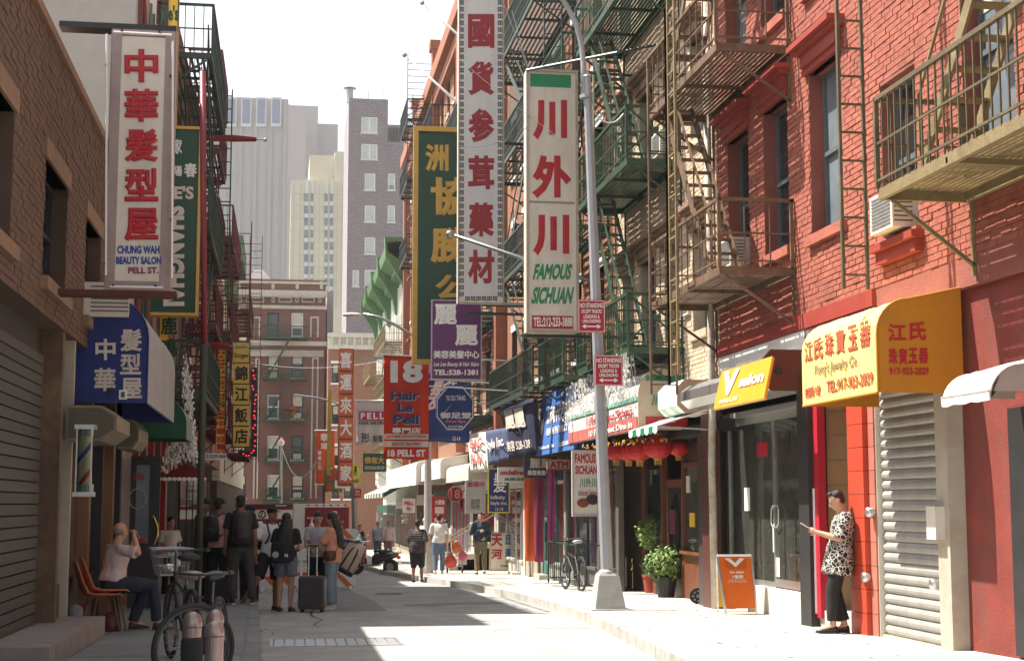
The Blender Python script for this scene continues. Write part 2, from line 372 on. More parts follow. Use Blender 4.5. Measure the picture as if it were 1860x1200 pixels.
# utility grate in road
gp = [G(480, 1163), G(690, 1163), G(720, 1180), G(480, 1180)]
t = thing('utility_cover', G(590, 1172), 'long steel utility cover plate set in the road near the left kerb', 'manhole cover')
x0, x1, y0, y1 = gp[3].x + .05, 1.45, 18.1, 19.1; g = MB()
for a in ((x0, x1, y0, y0 + .04), (x0, x1, y1 - .04, y1), (x0, x0 + .04, y0 + .04, y1 - .04), (x1 - .04, x1, y0 + .04, y1 - .04)): g.box(*a, gz(18.6), gz(18.6, .018))
g.build('frame', steel, t); me = None
for i in range(12):
    g = MB(); xx = x0 + .06 + i * (x1 - x0 - .1) / 12; g.box(xx, xx + (x1 - x0 - .1) / 12 - .015, y0 + .05, y1 - .05, gz(18.6, .002), gz(18.6, .014)); g.build('cover_plate', steel, t)
# sidewalks
def sidewalk(name, m, inner, wallx, Y0, Y1, stp, cols, sgn):
    base = MB(); ys = []; y = Y0
    while y < Y1: ys.append(y); y += stp
    ys.append(Y1)
    base.loft([[Vector((inner(y), y, gz(y, -.02))), Vector((inner(y), y, gz(y, SW - .012))), Vector((wallx, y, gz(y, SW - .012)))] for y in ys], cap=False, closed=False)
    b = struct(base.build(name, m, fix=False)); n = 0
    for y, yn in zip(ys, ys[1:]):
        a0, a1 = inner(y) + sgn * .16, inner(yn) + sgn * .16
        for k in range(cols):
            f0, f1 = k / cols, (k + 1) / cols; j = .008
            p = [Vector((a0 + (wallx - a0) * f0 + sgn * j, y + j, 0)), Vector((a0 + (wallx - a0) * f1 - sgn * j, y + j, 0)), Vector((a1 + (wallx - a1) * f1 - sgn * j, yn - j, 0)), Vector((a1 + (wallx - a1) * f0 + sgn * j, yn - j, 0))]
            h = SW + random.uniform(-.004, .004)
            for q in p: q.z = gz(q.y, h - .02)
            g = MB().prism(p, (0, 0, .02)); g.build('paving_slab', m, b)
        p = [(inner(y), y + .006), (inner(y) + sgn * .15, y + .006), (inner(yn) + sgn * .15, yn - .006), (inner(yn), yn - .006)]
        h = SW + .004 + random.uniform(-.006, .004)
        g = MB().prism([Vector((q[0] - sgn * .01, q[1], gz(q[1], -.02))) for q in p], (0, 0, h + .02)); g.build('kerb_stone', stone if sgn > 0 else concd, b)
sidewalk('right_pavement', conc, cr, 8.6, 6, 96, 1.6, 3, 1)
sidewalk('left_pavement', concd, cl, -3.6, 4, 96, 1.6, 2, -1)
# litter and stains on road handled by material
# ================================================================ far background
ccol = mat('tower_granite', (.29, .275, .265), r=.9, v=.06, s=.05, b=0)
def tower():
    Y = 430; t = thing('office_tower', RY(465, 970, Y), 'pale grey windowless slab tower with four blue louvre panels at its top', 'skyscraper')
    zt = RY(465, 178, Y).z; xa, xb = RY(385, 300, Y).x, RY(522, 300, Y).x; xc = RY(555, 300, Y).x
    g = MB(); g.box(xa - 3, xb, Y, Y + 25, -3, zt); g.build('body', ccol, t)
    g = MB().prism([(xb, Y + .01, -3), (xc, Y + 3, -3), (xc, Y + 25, -3), (xb, Y + 25, -3)], (0, 0, zt + 1.5)); g.build('side_shaft', mat('tower_granite_light', (.36, .32, .31), r=.9, v=.05, b=0), t)
    # vertical piers
    pm = mat('tower_pier', (.265, .25, .245), r=.9, b=0)
    for px in (385, 408, 436, 463, 490, 517):
        x = RY(px, 300, Y).x; MB().box(x - .55, x + .55, Y - .7, Y, -3, zt - (0.3 if px in (385, 517) else 7)).build('pier', pm, t)
    jl = mat('panel_joint', (.24, .23, .27), r=.9, b=0); g = MB(); z = zt - 22
    while z > 40: g.box(xa - 3, xb, Y - .05, Y, z, z + .12); z -= 4.3
    x = xa - 2
    while x < xb: g.box(x, x + .09, Y - .06, Y, 0, zt - 22); x += 1.9
    g.build('panel_joints', jl, t)
    bl = mat('blue_louvre', (.11, .15, .25), r=.6, b=0); fr = mat('louvre_surround', (.5, .46, .47), r=.9, b=0)
    for x0 in (413, 440, 467, 494):
        a = RY(x0, 226, Y); b = RY(x0 + 15, 182, Y)
        p = MB().box(a.x - .35, b.x + .35, Y - 1.1, Y, a.z - .8, b.z + .5).build('louvre_surround', fr, t)
        g = MB(); g.box(a.x, b.x, Y - 1.16, Y - 1.1, a.z, b.z); g.build('louvre', bl, p)
    c2 = mat('tower_rear', (.31, .285, .295), r=.9, v=.05, b=0)
    a = RY(555, 300, Y + 30); b = RY(578, 193, Y + 30); MB().box(a.x - 5, b.x, Y + 30, Y + 50, -3, b.z).build('setback', c2, t)
    a = RY(575, 300, Y + 34); b = RY(614, 226, Y + 34); MB().box(a.x, b.x, Y + 34, Y + 55, -3, b.z).build('setback', c2, t)
tower()
def court():
    Y = 270; lm = mat('limestone', (.52, .47, .36), r=.9, v=.06, s=.15, b=0)
    t = thing('courthouse_tower', RY(570, 970, Y), 'cream limestone stepped tower with tall strips of windows', 'building')
    def bx(x0, x1, yt, d, n='wing'):
        a = RY(x0, 900, Y + d); b = RY(x1, yt, Y + d); return MB().box(a.x, b.x, Y + d, Y + 25, -3, b.z).build(n, lm, t)
    bx(519, 630, 330, 0, 'body'); bx(553, 632, 284, 2); bx(600, 640, 276, 1)
    bb = mat('spandrel_white', (.55, .53, .5), r=.7, b=0); gm = mat('far_glass', (.14, .18, .2), r=.3, v=.4, s=.8, b=0)
    for xs in ((551, 561), (563, 570), (588, 596), (598, 606)):
        y = 352
        a = RY(xs[0], 560, Y); b = RY(xs[1], 325, Y); st = MB().box(a.x, b.x, Y - .18, Y, a.z, b.z).build('window_strip', bb, t)
        while y < 545:
            a = RY(xs[0] + 1, y + 14, Y); b = RY(xs[1] - 1, y, Y); MB().box(a.x, b.x, Y - .22, Y - .18, a.z, b.z).build('pane', gm, st); y += 22
    g = MB()
    for y in range(352, 520, 22): 
        a = RY(522, y, Y); b = RY(630, y, Y); g.box(a.x, b.x, Y - .04, Y, a.z, a.z + .08)
    for x in (530, 542, 577, 610, 618): a = RY(x, 560, Y); b = RY(x, 335, Y); g.box(a.x, a.x + .1, Y - .05, Y, a.z, b.z)
    g.build('stone_joints', mat('lime_joint', (.42, .38, .29), r=.9, b=0), t)
court()
def purple():
    Y = 150; bm_ = brickmat('mauve_brick', (.22, .17, .18), (.17, .14, .155), (.30, .27, .27), bw=.5, bh=.2, mo=.025)
    t = thing('brick_apartment_tower', RY(690, 970, Y), 'mauve brick apartment tower with white framed windows and a roof flue', 'building')
    A = RY(625, 900, Y); B = RY(705, 181, Y); C2 = RY(750, 228, Y); ops = []
    W = [(656, 686, 213, 241), (656, 686, 262, 289), (662, 682, 315, 345), (662, 682, 373, 403), (662, 682, 431, 461), (697, 718, 315, 345), (697, 718, 373, 403), (697, 718, 431, 461), (662, 682, 490, 520), (640, 652, 490, 520)]
    for x0, x1, y0, y1 in W:
        a = RY(x0, y1, Y); b = RY(x1, y0, Y); ops.append((a.x, b.x, a.z, b.z))
    w1 = wallmesh(MB(), 'Y', Y, A.x, B.x, -3, B.z, [o for o in ops if o[1] < B.x], .4); w1.box(A.x, B.x, Y + .4, Y + 12, -3, B.z - .3); w1.build('wall', bm_, t)
    w2 = wallmesh(MB(), 'Y', Y + .02, B.x, C2.x, -3, C2.z, [(max(o[0], B.x + .05), o[1], o[2], o[3]) for o in ops if o[1] >= B.x], .4); w2.box(B.x, C2.x, Y + .42, Y + 12, -3, C2.z - .3); w2.build('wall', bm_, t)
    for o in ops:
        u0 = max(o[0], B.x + .05) if o[1] >= B.x else o[0]
        window(t, 'Y', Y + (.02 if o[1] >= B.x else 0), 1, u0, o[1], o[2], o[3], whitep, glassL, rec=.1, fw=.12, sill=offw, sash=False, mull=1 if o[1] - o[0] > 1.3 else 0, blind=(mat('blind_far', (.5, .52, .5), b=0), random.choice([.1, .05, .3])))
    a = RY(636, 183, Y); f = MB().tube([(a.x, Y + 1, a.z), (a.x, Y + 1, RY(636, 158, Y).z)], .35, 10).build('roof_flue', steel, t)
    MB().tube([(a.x, Y + 1, RY(636, 156, Y).z), (a.x, Y + 1, RY(636, 152, Y).z)], [.7, .2], 10).build('flue_cap', steel, f)
    for x, y in ((671, 155), (698, 155), (684, 172)): 
        a = RY(x, 182, Y); MB().tube([(a.x, Y + 2, a.z - 1), (a.x, Y + 2, RY(x, y, Y).z)], .04, 5).build('aerial', steel, t)
    a = RY(706, 232, Y); b = RY(725, 258, Y); g = MB()
    for i in range(8): x = a.x + (b.x - a.x) * i / 7; g.box(x - .03, x + .03, Y - .05, Y, b.z, a.z)
    g.build('railing', blackfe, t)
purple()
endbrick = brickmat('far_red_brick', (.175, .055, .04), (.135, .047, .035), (.2, .15, .13), bw=.24, bh=.085, mo=.012)
def endbuilding():
    Y = 117; z0 = gz(120); t = thing('corner_tenement', RY(500, 985, Y), 'six storey dark red brick tenement with green fire escapes closing the street', 'building')
    A = RY(350, 900, Y); B = RY(592, 509, Y); ops = []
    rows = [(568, 611), (643, 686), (717, 760), (791, 834), (862, 904)]
    for i, (y0, y1) in enumerate(rows):
        for x0, x1 in ((423, 447), (485, 507), (529, 551)):
            if x0 == 423 and i in (1, 2): continue
            a = RY(x0, y1, Y); b = RY(x1, y0, Y); ops.append((a.x, b.x, a.z, b.z))
    g = wallmesh(MB(), 'Y', Y, A.x, B.x, z0 + 3.4, B.z, ops, .4); g.box(A.x, B.x, Y + .5, Y + 14, z0, B.z - .6); g.build('wall', endbrick, t)
    MB().box(A.x, B.x, Y + .1, Y + .5, z0, z0 + 3.4).build('shopfront', mat('far_shopfront', (.12, .1, .09)), t)
    for i, o in enumerate(ops):
        w = window(t, 'Y', Y, 1, *o, [blackm, whitep][i % 3 == 2], glass, rec=.15, fw=.09, sill=offw, blind=(blind, random.choice([.35, .5, .6])) if i % 4 != 1 else None)
        if i % 3 == 0: MB().box((o[0] + o[1]) / 2 - .3, (o[0] + o[1]) / 2 + .3, Y - .2, Y + .1, o[2] + .02, o[2] + .42).build('air_conditioner', offw, w)
    li = mat('trim_limestone', (.45, .40, .33), r=.9, dirt=.4, dc=(.25, .22, .18))
    for yy0, yy1, d in ((526, 536, .45), (553, 559, .25), (618, 626, .4), (509, 513, .15)):
        a = RY(400, yy1, Y); b = RY(400, yy0, Y); MB().box(A.x, B.x + .1, Y - d, Y, a.z, b.z).build('cornice', li, t)
    g = MB()
    for i in range(60):
        x = A.x + .3 + i * (B.x - A.x - .4) / 60; a = RY(0, 531, Y).z; b = RY(0, 526, Y).z; g.box(x, x + .12, Y - .6, Y - .45, a, b)
        a = RY(0, 640, Y).z; b = RY(0, 628, Y).z; g.box(x, x + .14, Y - .12, Y, a, b)
    g.build('dentils', li, t)
    for x in (434, 496, 540, 584): a = RY(x - 3, 525, Y); b = RY(x + 3, 511, Y); MB().box(a.x, b.x, Y - .08, Y, a.z, b.z).build('parapet_block', li, t)
    for x0, x1 in ((425, 440), (446, 480), (493, 499), (506, 530), (536, 543), (548, 572), (578, 584)):
        a = RY(x0, 549, Y); b = RY(x1, 540, Y); g = MB(); g.box(a.x, b.x, Y - .07, Y, b.z - .08, b.z); g.box(a.x, b.x, Y - .07, Y, a.z, a.z + .08); g.box(a.x, a.x + .08, Y - .07, Y, a.z + .08, b.z - .08); g.box(b.x - .08, b.x, Y - .07, Y, a.z + .08, b.z - .08); g.build('panel_frame', li, t)
    for x0, x1 in ((459, 473), (563, 579)):
        for y0, y1 in ((575, 612), (649, 905)):
            a = RY(x0, y1, Y); b = RY(x1, y0, Y); g = MB(); g.box(a.x, b.x, Y - .06, Y, b.z - .12, b.z); g.box(a.x, a.x + .12, Y - .06, Y, a.z, b.z - .12); g.box(b.x - .12, b.x, Y - .06, Y, a.z, b.z - .12); g.build('panel_frame', li, t)
    # roof structures
    g = MB(); a = RY(412, 508, Y + 3); b = RY(440, 494, Y + 3); g.box(a.x, b.x, Y + 3, Y + 6, a.z - 1, b.z); a = RY(438, 508, Y + 4); b = RY(478, 490, Y + 4)
    g.prism([(a.x, Y + 4, a.z - 1), (b.x + 1.5, Y + 4, a.z - 1), (b.x, Y + 4, b.z), (a.x + 1, Y + 4, b.z)], (0, 3, 0)); g.build('roof_skylight', whitep, t)
    # fire escape thing
    fe = thing('fire_escape', RY(518, 900, Y), 'green iron fire escape on the brick tenement at the end of the street', 'fire escape')
    prev = None
    for i, y in enumerate((616, 691, 766, 841, 912)):
        a = RY(477, y, Y); b = RY(558, y, Y); z = a.z; g = MB(); g.box(a.x, b.x, Y - 1.0, Y - .05, z, z + .12)
        p = g.build('platform', greenfe, fe); g = MB()
        g.bar((a.x, Y - 1, z + .95), (b.x, Y - 1, z + .95), .06); g.bar((a.x, Y - 1, z + .95), (a.x, Y, z + .95), .06); g.bar((b.x, Y - 1, z + .95), (b.x, Y, z + .95), .06)
        n = 28
        for k in range(n + 1): x = a.x + (b.x - a.x) * k / n; g.bar((x, Y - 1, z + .1), (x, Y - 1, z + .95), .03)
        g.build('railing', greenfe, p)
        if i:
            u0, u1 = (RY(497, 0, Y).x, RY(537, 0, Y).x); g = MB(); g.bar((u0, Y - .8, z + .1), (u1, Y - .8, prev + .05), .28, .09); g.bar((u0, Y - .45, z + .1), (u1, Y - .45, prev + .05), .04, .14)
            g.build('stair', greenfe, fe)
        prev = z
endbuilding()
def endneighbour():
    Y = 113; z0 = gz(120); t = thing('corner_building', RY(630, 985, Y), 'small red brick building with a white bracketed cornice right of the tenement', 'building')
    A = RY(592.5, 900, Y); B = RY(700, 620, Y); bm2 = brickmat('far_orange_brick', (.33, .12, .07), (.27, .10, .06), (.28, .2, .15), bw=.24, bh=.085)
    ops = []
    for y0, y1 in ((660, 695), (735, 770), (810, 845), (880, 905)):
        for x0 in (603, 625): a = RY(x0, y1, Y); b = RY(x0 + 13, y0, Y); ops.append((a.x, b.x, a.z, b.z))
    g = wallmesh(MB(), 'Y', Y, A.x, B.x, z0, B.z, ops, .4); g.box(A.x, B.x, Y + .45, Y + 10, z0, B.z - .5); g.build('wall', bm2, t)
    for o in ops: window(t, 'Y', Y, 1, *o, blackm, glass, rec=.15, fw=.08, sill=whitep, lintel=(whitep, 'flat'), blind=(blind, .5))
    for y0, y1, d in ((607, 613, .6), (613, 628, .3), (628, 634, .45)): 
        a = RY(592, y1, Y); b = RY(700, y0, Y); MB().box(A.x - .05, B.x, Y - d, Y, a.z, b.z).build('cornice', offw, t)
    for i in range(9):
        x = A.x + .2 + i * .55; a = RY(592, 628, Y).z; b = RY(592, 613, Y).z; MB().box(x, x + .16, Y - .5, Y - .3, a, b).build('bracket', offw, t)
    # chimneys and grey roof mass behind
    c = thing('roof_bulkhead', RY(610, 620, 122), 'grey rendered roof bulkhead with tan chimneys behind the white cornice', 'bulkhead')
    a = RY(592, 700, 122); b = RY(606, 530, 122); MB().box(a.x, b.x, 122, 126, a.z, b.z).build('wall', mat('render_grey', (.28, .27, .25), r=.9), c)
    for x0, x1, y in ((577, 592, 500), (583, 600, 508), (585, 589, 495)): a = RY(x0, 640, 123); b = RY(x1, y, 123); MB().box(a.x, b.x, 127 + x0 * .01, 128.5 + x0 * .01, a.z - 3, b.z).build('chimney', mat('tan_render', (.5, .45, .36), r=.9), c)
endneighbour()
# ================================================================ street walls
def facade(name, label, X, s, Y0, Y1, ztop, zbot, wall_m, ops, cat='building', brick=None, near=None, nearn=0, brick_top=None, brick_bot=None, depth=9, hollow=False):
    """X: facade plane, s=+1 building lies on +X. ops: upper window openings (y0,y1,z0,z1)."""
    t = thing(name, (X, (Y0 + Y1) / 2, gz((Y0 + Y1) / 2)), label, cat)
    g = wallmesh(MB(), 'X', X, Y0, Y1, zbot, ztop, ops, s * .4)
    bx0, bx1 = sorted((X + s * .45, X + s * depth)); g.box(bx0, bx1, Y0 + .003, Y1 - .003, (gz(Y1) - .3) if not hollow else zbot, ztop - .4)
    w = g.build('wall', wall_m, t)
    if brick: brickwork(w, 'X', X, s, Y0, Y1, brick_bot or zbot, brick_top or ztop, ops, brick, near=near, nearn=nearn)
    return t, w
def yx(x, X=XR): return RX(x, 600, X).y
# ---------------- red building
Ya, Yb = 8.0, 22.68
wins = [(21.05, 22.1, 4.75, 6.8), (19.3, 20.35, 4.75, 6.82), (17.3, 18.45, 4.72, 6.85), (15.15, 16.1, 4.25, 6.05), (12.9, 14.0, 4.72, 6.85), (10.4, 11.5, 4.72, 6.85)]
wins += [(a, b, c + 3.25, d + 3.25) for a, b, c, d in wins[:3] + wins[4:]] + [(15.15, 16.1, 7.5, 9.3)]
red, redw = facade('red_brick_building', 'salmon red painted brick tenement with bracketed window hoods at the right of the street', XR, 1, Ya, Yb, 12.5, 3.45, mortar_r, wins, brick=redp, near=(16.5, 4.6), nearn=290, brick_top=9.5, brick_bot=3.76, hollow=True)
for i, o in enumerate(wins):
    window(red, 'X', XR, 1, *o, greyfr, [glassL, glass][i % 2] if i else glass, rec=.18, fw=.06, sill=redp, lintel=(redtrim, 'hood') if i % 6 not in (3,) else None, blind=(blind, .7) if i in (4,) else None)
# trim band and white fascia above the shops
g = MB(); g.box(XR - .05, XR + .02, 16.4, Yb, 3.56, 3.755); g.build('trim_band', redtrim, red)
for k in range(8):
    y0 = 16.4 + k * .785; g = MB(); g.box(XR - .03, XR + .02, y0 + .005, y0 + .78, 3.02, 3.55); g.build('fascia_panel', [whitep, steel][k < 3], red)
# AC units: rule "rests on" -> things of their own
def acunit(y0, z0, w=.6, h=.42, X=XR, s=1, prot=.26, label='', grp='air conditioners'):
    t = thing('air_conditioner', (X - s * prot / 2, y0 + w / 2, z0), label, 'air conditioner', grp)
    a, b = sorted((X - s * prot, X + s * .25)); MB().box(a, b, y0, y0 + w, z0, z0 + h).build('case', offw, t)
    g = MB(); xf = X - s * (prot + .012)
    for k in range(9): z = z0 + .05 + k * (h - .1) / 8; g.box(min(xf, X - s * prot), max(xf, X - s * prot), y0 + .05, y0 + w - .05, z, z + .012)
    g.build('grille', steel, t); g = MB()
    for k in range(7): z = z0 + .06 + k * (h - .12) / 6; g.box(min(X - s * prot, X - s * .03) + .02, max(X - s * prot, X - s * .03), y0 - .006, y0, z, z + .016)
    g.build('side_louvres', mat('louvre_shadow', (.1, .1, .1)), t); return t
acunit(15.25, 4.27, .62, .42, label='window air conditioner under the yellow balcony in the red brick wall')
acunit(21.2, 4.78, .6, .42, label='window air conditioner behind the brown balcony rail of the red building')
acunit(24.35, 4.45, .42, .4, prot=.06, label='square air conditioner grille set in the buff brick wall above the red sign')
acunit(25.3, 7.4, .6, .42, label='air conditioner in the second floor window of the buff brick building')
# ledge below the near AC, bracket hood
g = MB(); g.box(XR - .16, XR, 15.0, 16.2, 4.12, 4.2); g.box(XR - .1, XR, 15.06, 16.14, 3.98, 4.118); g.build('ledge', redtrim, red)
# ---------------- ground floor of red building
yS0, yS1 = yx(1464, 6.95), 23.3; zg = gz(20, SW)
def gfl(par, name, X0, X1, a, b, z0, z1, m): return MB().box(X0, X1, min(a, b), max(a, b), z0, z1).build(name, m, par)
shop = thing('salon_shopfront', (7.0, 21, zg), 'glass salon shopfront with a steel frame and low pale plinth behind the orange board', 'shopfront')
gfl(shop, 'plinth', 6.9, 7.3, yS0, yS1, gz(24, 0), .12, mat('plinth_marble', (.6, .55, .48), r=.6, v=.06, dirt=.3, dc=(.4, .35, .28)))
gfl(shop, 'header', 6.9, 7.3, yS0, yS1, 2.62, 3.55, steel)
clear = glassmat('shop_glass', (.10, .10, .085), .02, clear=.72)  # beige tint stands in for pale reflections in the panes
g = MB(); g.box(6.95, 7.03, yS1 - .12, yS1, .12, 2.62); g.box(6.95, 7.03, yS0 + .0, yS0 + .05, .12, 2.62); g.box(6.95, 7.03, yS0 + .05, yS1 - .12, 2.5, 2.62); g.box(6.95, 7.03, 20.95, 21.0, .12, 2.5); g.box(6.95, 7.03, 21.0, yS1 - .12, .12, .2)
g.build('frame', alu, shop)
g = MB(); g.box(6.985, 7.0, 21.0, yS1 - .12, .2, 2.5); g.build('shop_window', clear, shop)
d = MB().box(6.98, 6.995, yS0 + .05, 20.95, .26, 2.5).build('door', clear, shop)
hp = [RX(x, y, 6.94) for x, y in ((1411, 917), (1404, 917), (1401, 925), (1401, 950), (1404, 957), (1411, 957), (1414, 950), (1414, 925), (1411, 917))]
MB().tube(hp, .012, 8).build('handle', alu, d); MB().box(6.965, 6.979, yS0 + .05, 20.95, .14, .255).build('kick_plate', alu, d)
gfl(d, 'notice', 6.97, 6.975, yx(1399, 6.95), yx(1394, 6.95), .62, 1.0, whitep); gfl(d, 'notice', 6.97, 6.975, yx(1405, 6.95), yx(1400, 6.95), -.02 + .3, .55, whitep)
inw = mat('salon_wall', (.62, .56, .46), r=.8); g = MB(); g.box(9.4, 9.5, yS0, yS1 + 2, -.2, 3.2); g.box(6.95, 9.5, yS1 + .5, yS1 + .6, -.2, 3.2); g.box(6.95, 9.5, yS0 - .15, yS0 - .05, -.2, 3.2); g.build('back_wall', inw, shop)
gfl(shop, 'floor', 7.05, 9.4, yS0, yS1 + .5, -.35, -.1, concd); gfl(shop, 'ceiling', 6.9, 9.4, yS0, yS1 + .5, 2.7, 2.8, offw)
cnt = gfl(shop, 'counter', 7.6, 8.1, 21.3, 22.6, -.1, .9, mat('counter_wood', (.16, .08, .04), r=.5))
for k in range(5): MB().box(9.1, 9.4, 20.4 + k * .5, 20.8 + k * .5, .9, 2.0).build('mirror', mat('mirror', (.7, .7, .7), r=.05, m=1, v=.02, b=0), shop)
tw = MB()
for k in range(4): tw.ell((7.15, 21.25 + k * .22, .24), (.12, .14, .05), 10, 6)
tag(tw.build('towels', mat('towel_grey', (.35, .37, .33), r=.95, b=.4), smooth=True), 'rolled grey green towels lying along the sill inside the salon window', 'towels')
post = gfl(red, 'post', 6.55, 6.8, yx(1483, 6.7), yx(1464, 6.7), gz(20, SW - .02), 3.0, blackm)
# entrance
e0, e1 = yx(1483), yx(1577); ent = thing('red_entrance', (6.9, (e0 + e1) / 2, gz(18, SW)), 'tall narrow doorway with crimson jamb, tan recess and ironwork door behind the man', 'doorway')
gfl(ent, 'jamb', 6.62, 6.72, e0 - .16, e0, gz(19, SW) + .12, 2.75, crimson); gfl(ent, 'step', 6.66, 7.5, yx(1548), e0, gz(18, SW) - .05, gz(18, SW) + .2, conc)
for k in range(9):
    z = gz(18, SW) + .2 + k * .31; 
    MB().box(7.35, 7.4, yx(1548), e0 - .0, z + .003, z + .307).build('wall_panel', mat('tan_stone_panel', (.40, .28, .15), r=.6, v=.1, rnd=.08), ent)
    MB().box(6.73, 7.35, e0 + .002, e0 + .05, z + .003, z + .307).build('wall_panel', mat('tan_stone_panel'), ent)
gfl(ent, 'neon_tube', 6.6, 6.62, e0 - .02, e0 + .005, -.05, 1.5, mat('white_tube', (.85, .87, .9), r=.3))
dr = gfl(ent, 'door', 7.2, 7.25, yx(1549), yx(1533) , gz(18, SW) + .2, 2.35, mat('oxblood', (.16, .02, .02), r=.5)); g = MB()
for k in range(14):
    z = .15 + k * .16; y = (yx(1549) + yx(1533)) / 2; pts = [Vector((7.18, y + .13 * math.sin(a), z + .07 * math.cos(a * 2))) for a in [q * .5 for q in range(13)]]; g.tube(pts, .008, 5)
g.build('iron_grille', blackfe, dr)
gfl(ent, 'lintel', 6.6, 7.35, yx(1577), e0, 2.75, 3.5, crimson)
p0, p1 = yx(1576), yx(1548)
for k in range(11):
    z = gz(17, SW) - .02 + k * .27; MB().box(6.6, 6.85, p0, p1, z + .003, z + .267).build('pillar_tile', redtile, ent)
for k in range(11):
    z = gz(17, SW) - .02 + k * .27; MB().box(6.66, 6.9, yx(1587), p0 - .003, z + .003, z + .267).build('pillar_tile', mat('pink_pillar_tile', (.42, .14, .1), r=.5, rnd=.08), ent)
# shutter
s0, s1 = yx(1703), yx(1588); sh = thing('roller_shutter', (6.75, (s0 + s1) / 2, gz(15.7, SW)), 'closed grey steel roller shutter under the yellow jewelry awning', 'shutter')
zb, zt_ = gz(16, SW) + .02, 2.95; n = 27; ph = (zt_ - zb) / n; sm = mat('shutter_steel', (.34, .33, .305), r=.5, m=.25, v=.12, s=3, b=.1, dirt=.45, dc=(.2, .16, .11), rnd=.05); sme = None
for k in range(n):
    if sme is None:
        g = MB(); pr = [(0, 0), (-.012, .006), (-.03, .03), (-.034, .06), (-.022, .085), (-.004, ph - .006), (0, ph - .003), (.012, ph - .003), (.012, 0)]
        g.prism([Vector((x, 0, z)) for x, z in pr], (0, s1 - s0, 0)); o = g.build('slat', sm, sh); adopt(o, sh); o.location = (0, 0, 0); o.matrix_parent_inverse = wmat(sh).inverted(); sme = o
    else: o = sme.copy(); COL.objects.link(o)
    o.location = (6.76, s0, zb + k * ph)
gfl(sh, 'bottom_rail', 6.7, 6.8, s0, s1, zb - .06, zb - .002, mat('rusty_rail', (.45, .40, .32), r=.7, dirt=.8, dc=(.3, .13, .04), s=5)); gfl(sh, 'guide_rail', 6.68, 6.8, s1, s1 + .05, zb - .06, 3, offw); gfl(sh, 'guide_rail', 6.68, 6.8, s0 - .07, s0, zb - .06, 3, steel)
for x, y in ((1588, 930), (1581, 1048), (1702, 938), (1706, 1060)):
    p = RX(x, y, 6.66); MB().tube([p, p + Vector((-.03, 0, 0)), p + Vector((-.09, 0, 0)), p + Vector((-.1, 0, 0))], [.04, .06, .06, .03], 10).build('padlock_knob', alu, sh, smooth=True)
gfl(red, 'pilaster', 6.6, 6.9, yx(1730), s0 - .07, gz(15, SW) - .05, 3.4, mat('beige_pilaster', (.42, .37, .30), r=.7, dirt=.5, dc=(.28, .2, .12), v=.08))
gfl(red, 'junction_box', 6.5, 6.6, yx(1722), yx(1705), .95, 1.28, offw)
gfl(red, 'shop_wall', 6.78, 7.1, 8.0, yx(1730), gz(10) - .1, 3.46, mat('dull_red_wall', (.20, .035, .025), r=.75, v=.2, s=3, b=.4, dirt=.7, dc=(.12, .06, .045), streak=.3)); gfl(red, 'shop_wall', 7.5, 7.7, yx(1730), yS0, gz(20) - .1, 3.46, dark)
g2 = gfl(red, 'shop_door', 6.74, 6.78, 12.2, 13.4, gz(12, SW), 2.2, blackm)
# ---------------- buff brick building
Yc = 29.8
w2 = [(25.05, 26.1, 4.1, 5.8), (26.75, 27.85, 4.1, 5.8), (28.5, 29.45, 4.1, 5.8), (23.3, 24.2, 4.1, 5.8)]
w2 += [(a, b, c + 3.2 * k, d + 3.2 * k) for a, b, c, d in w2 for k in (1, 2)]
buff, buffw = facade('buff_brick_building', 'cream and buff brick tenement with brown carved window hoods above the red lantern restaurant', XR, 1, Yb, Yc, 14.5, 3.3, mortar_t, w2, brick=tanbrick, brick_top=11.2, hollow=True)
for i, o in enumerate(w2): window(buff, 'X', XR, 1, *o, greyfr, [glass, glassL][i % 2], rec=.2, fw=.05, sill=tanbrick, lintel=(brownstone, 'hood'))
# restaurant ground floor
rest = thing('lantern_restaurant', (7.2, 27, gz(27, SW)), 'dark wood restaurant front with an ornate glass door and timber windows beneath red lanterns', 'shopfront')
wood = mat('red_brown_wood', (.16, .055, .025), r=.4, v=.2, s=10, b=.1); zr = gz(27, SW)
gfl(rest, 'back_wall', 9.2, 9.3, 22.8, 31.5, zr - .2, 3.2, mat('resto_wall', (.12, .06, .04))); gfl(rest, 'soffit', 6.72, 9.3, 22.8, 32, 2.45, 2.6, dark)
xr = 7.15; a0, a1 = 24.1, 26.6
gfl(rest, 'stall_riser', xr - .03, xr + .1, a0, a1 - .05, zr - .1, .42, wood)
for y in (a0, (a0 + a1) / 2, a1 - .06): gfl(rest, 'mullion', xr - .05, xr + .06, y, y + .07, .42, 2.45, wood)
gfl(rest, 'transom', xr - .04, xr + .05, a0 + .07, a1 - .06, 1.95, 2.03, wood); gfl(rest, 'sill', xr - .12, xr + .05, a0 + .07, a1 - .06, .425, .48, wood)
gfl(rest, 'shop_window', xr, xr + .01, a0 + .07, a1 - .06, .48, 2.4, clear)
dd = thing_door = gfl(rest, 'door', xr, xr + .05, a1 + .1, a1 + 1.3, zr, 1.75, wood); gfl(dd, 'door_glass', xr - .01, xr + .06, a1 + .25, a1 + 1.12, zr + .35, 1.6, glass)
g = MB(); c = Vector((xr - .03, a1 + .68, .85)); g.tube([c + Vector((0, .28 * math.cos(q) * (1 + .15 * math.cos(4 * q)), .62 * math.sin(q))) for q in [k * math.pi / 12 for k in range(25)]], .018, 6); g.tube([c + Vector((0, .12 * math.cos(q), .3 * math.sin(q))) for q in [k * math.pi / 8 for k in range(17)]], .012, 6); g.build('ironwork', blackfe, dd)
gfl(dd, 'plaque', xr - .05, xr - .02, a1 + .5, a1 + .88, .75, 1.2, mat('plum', (.12, .015, .04)))
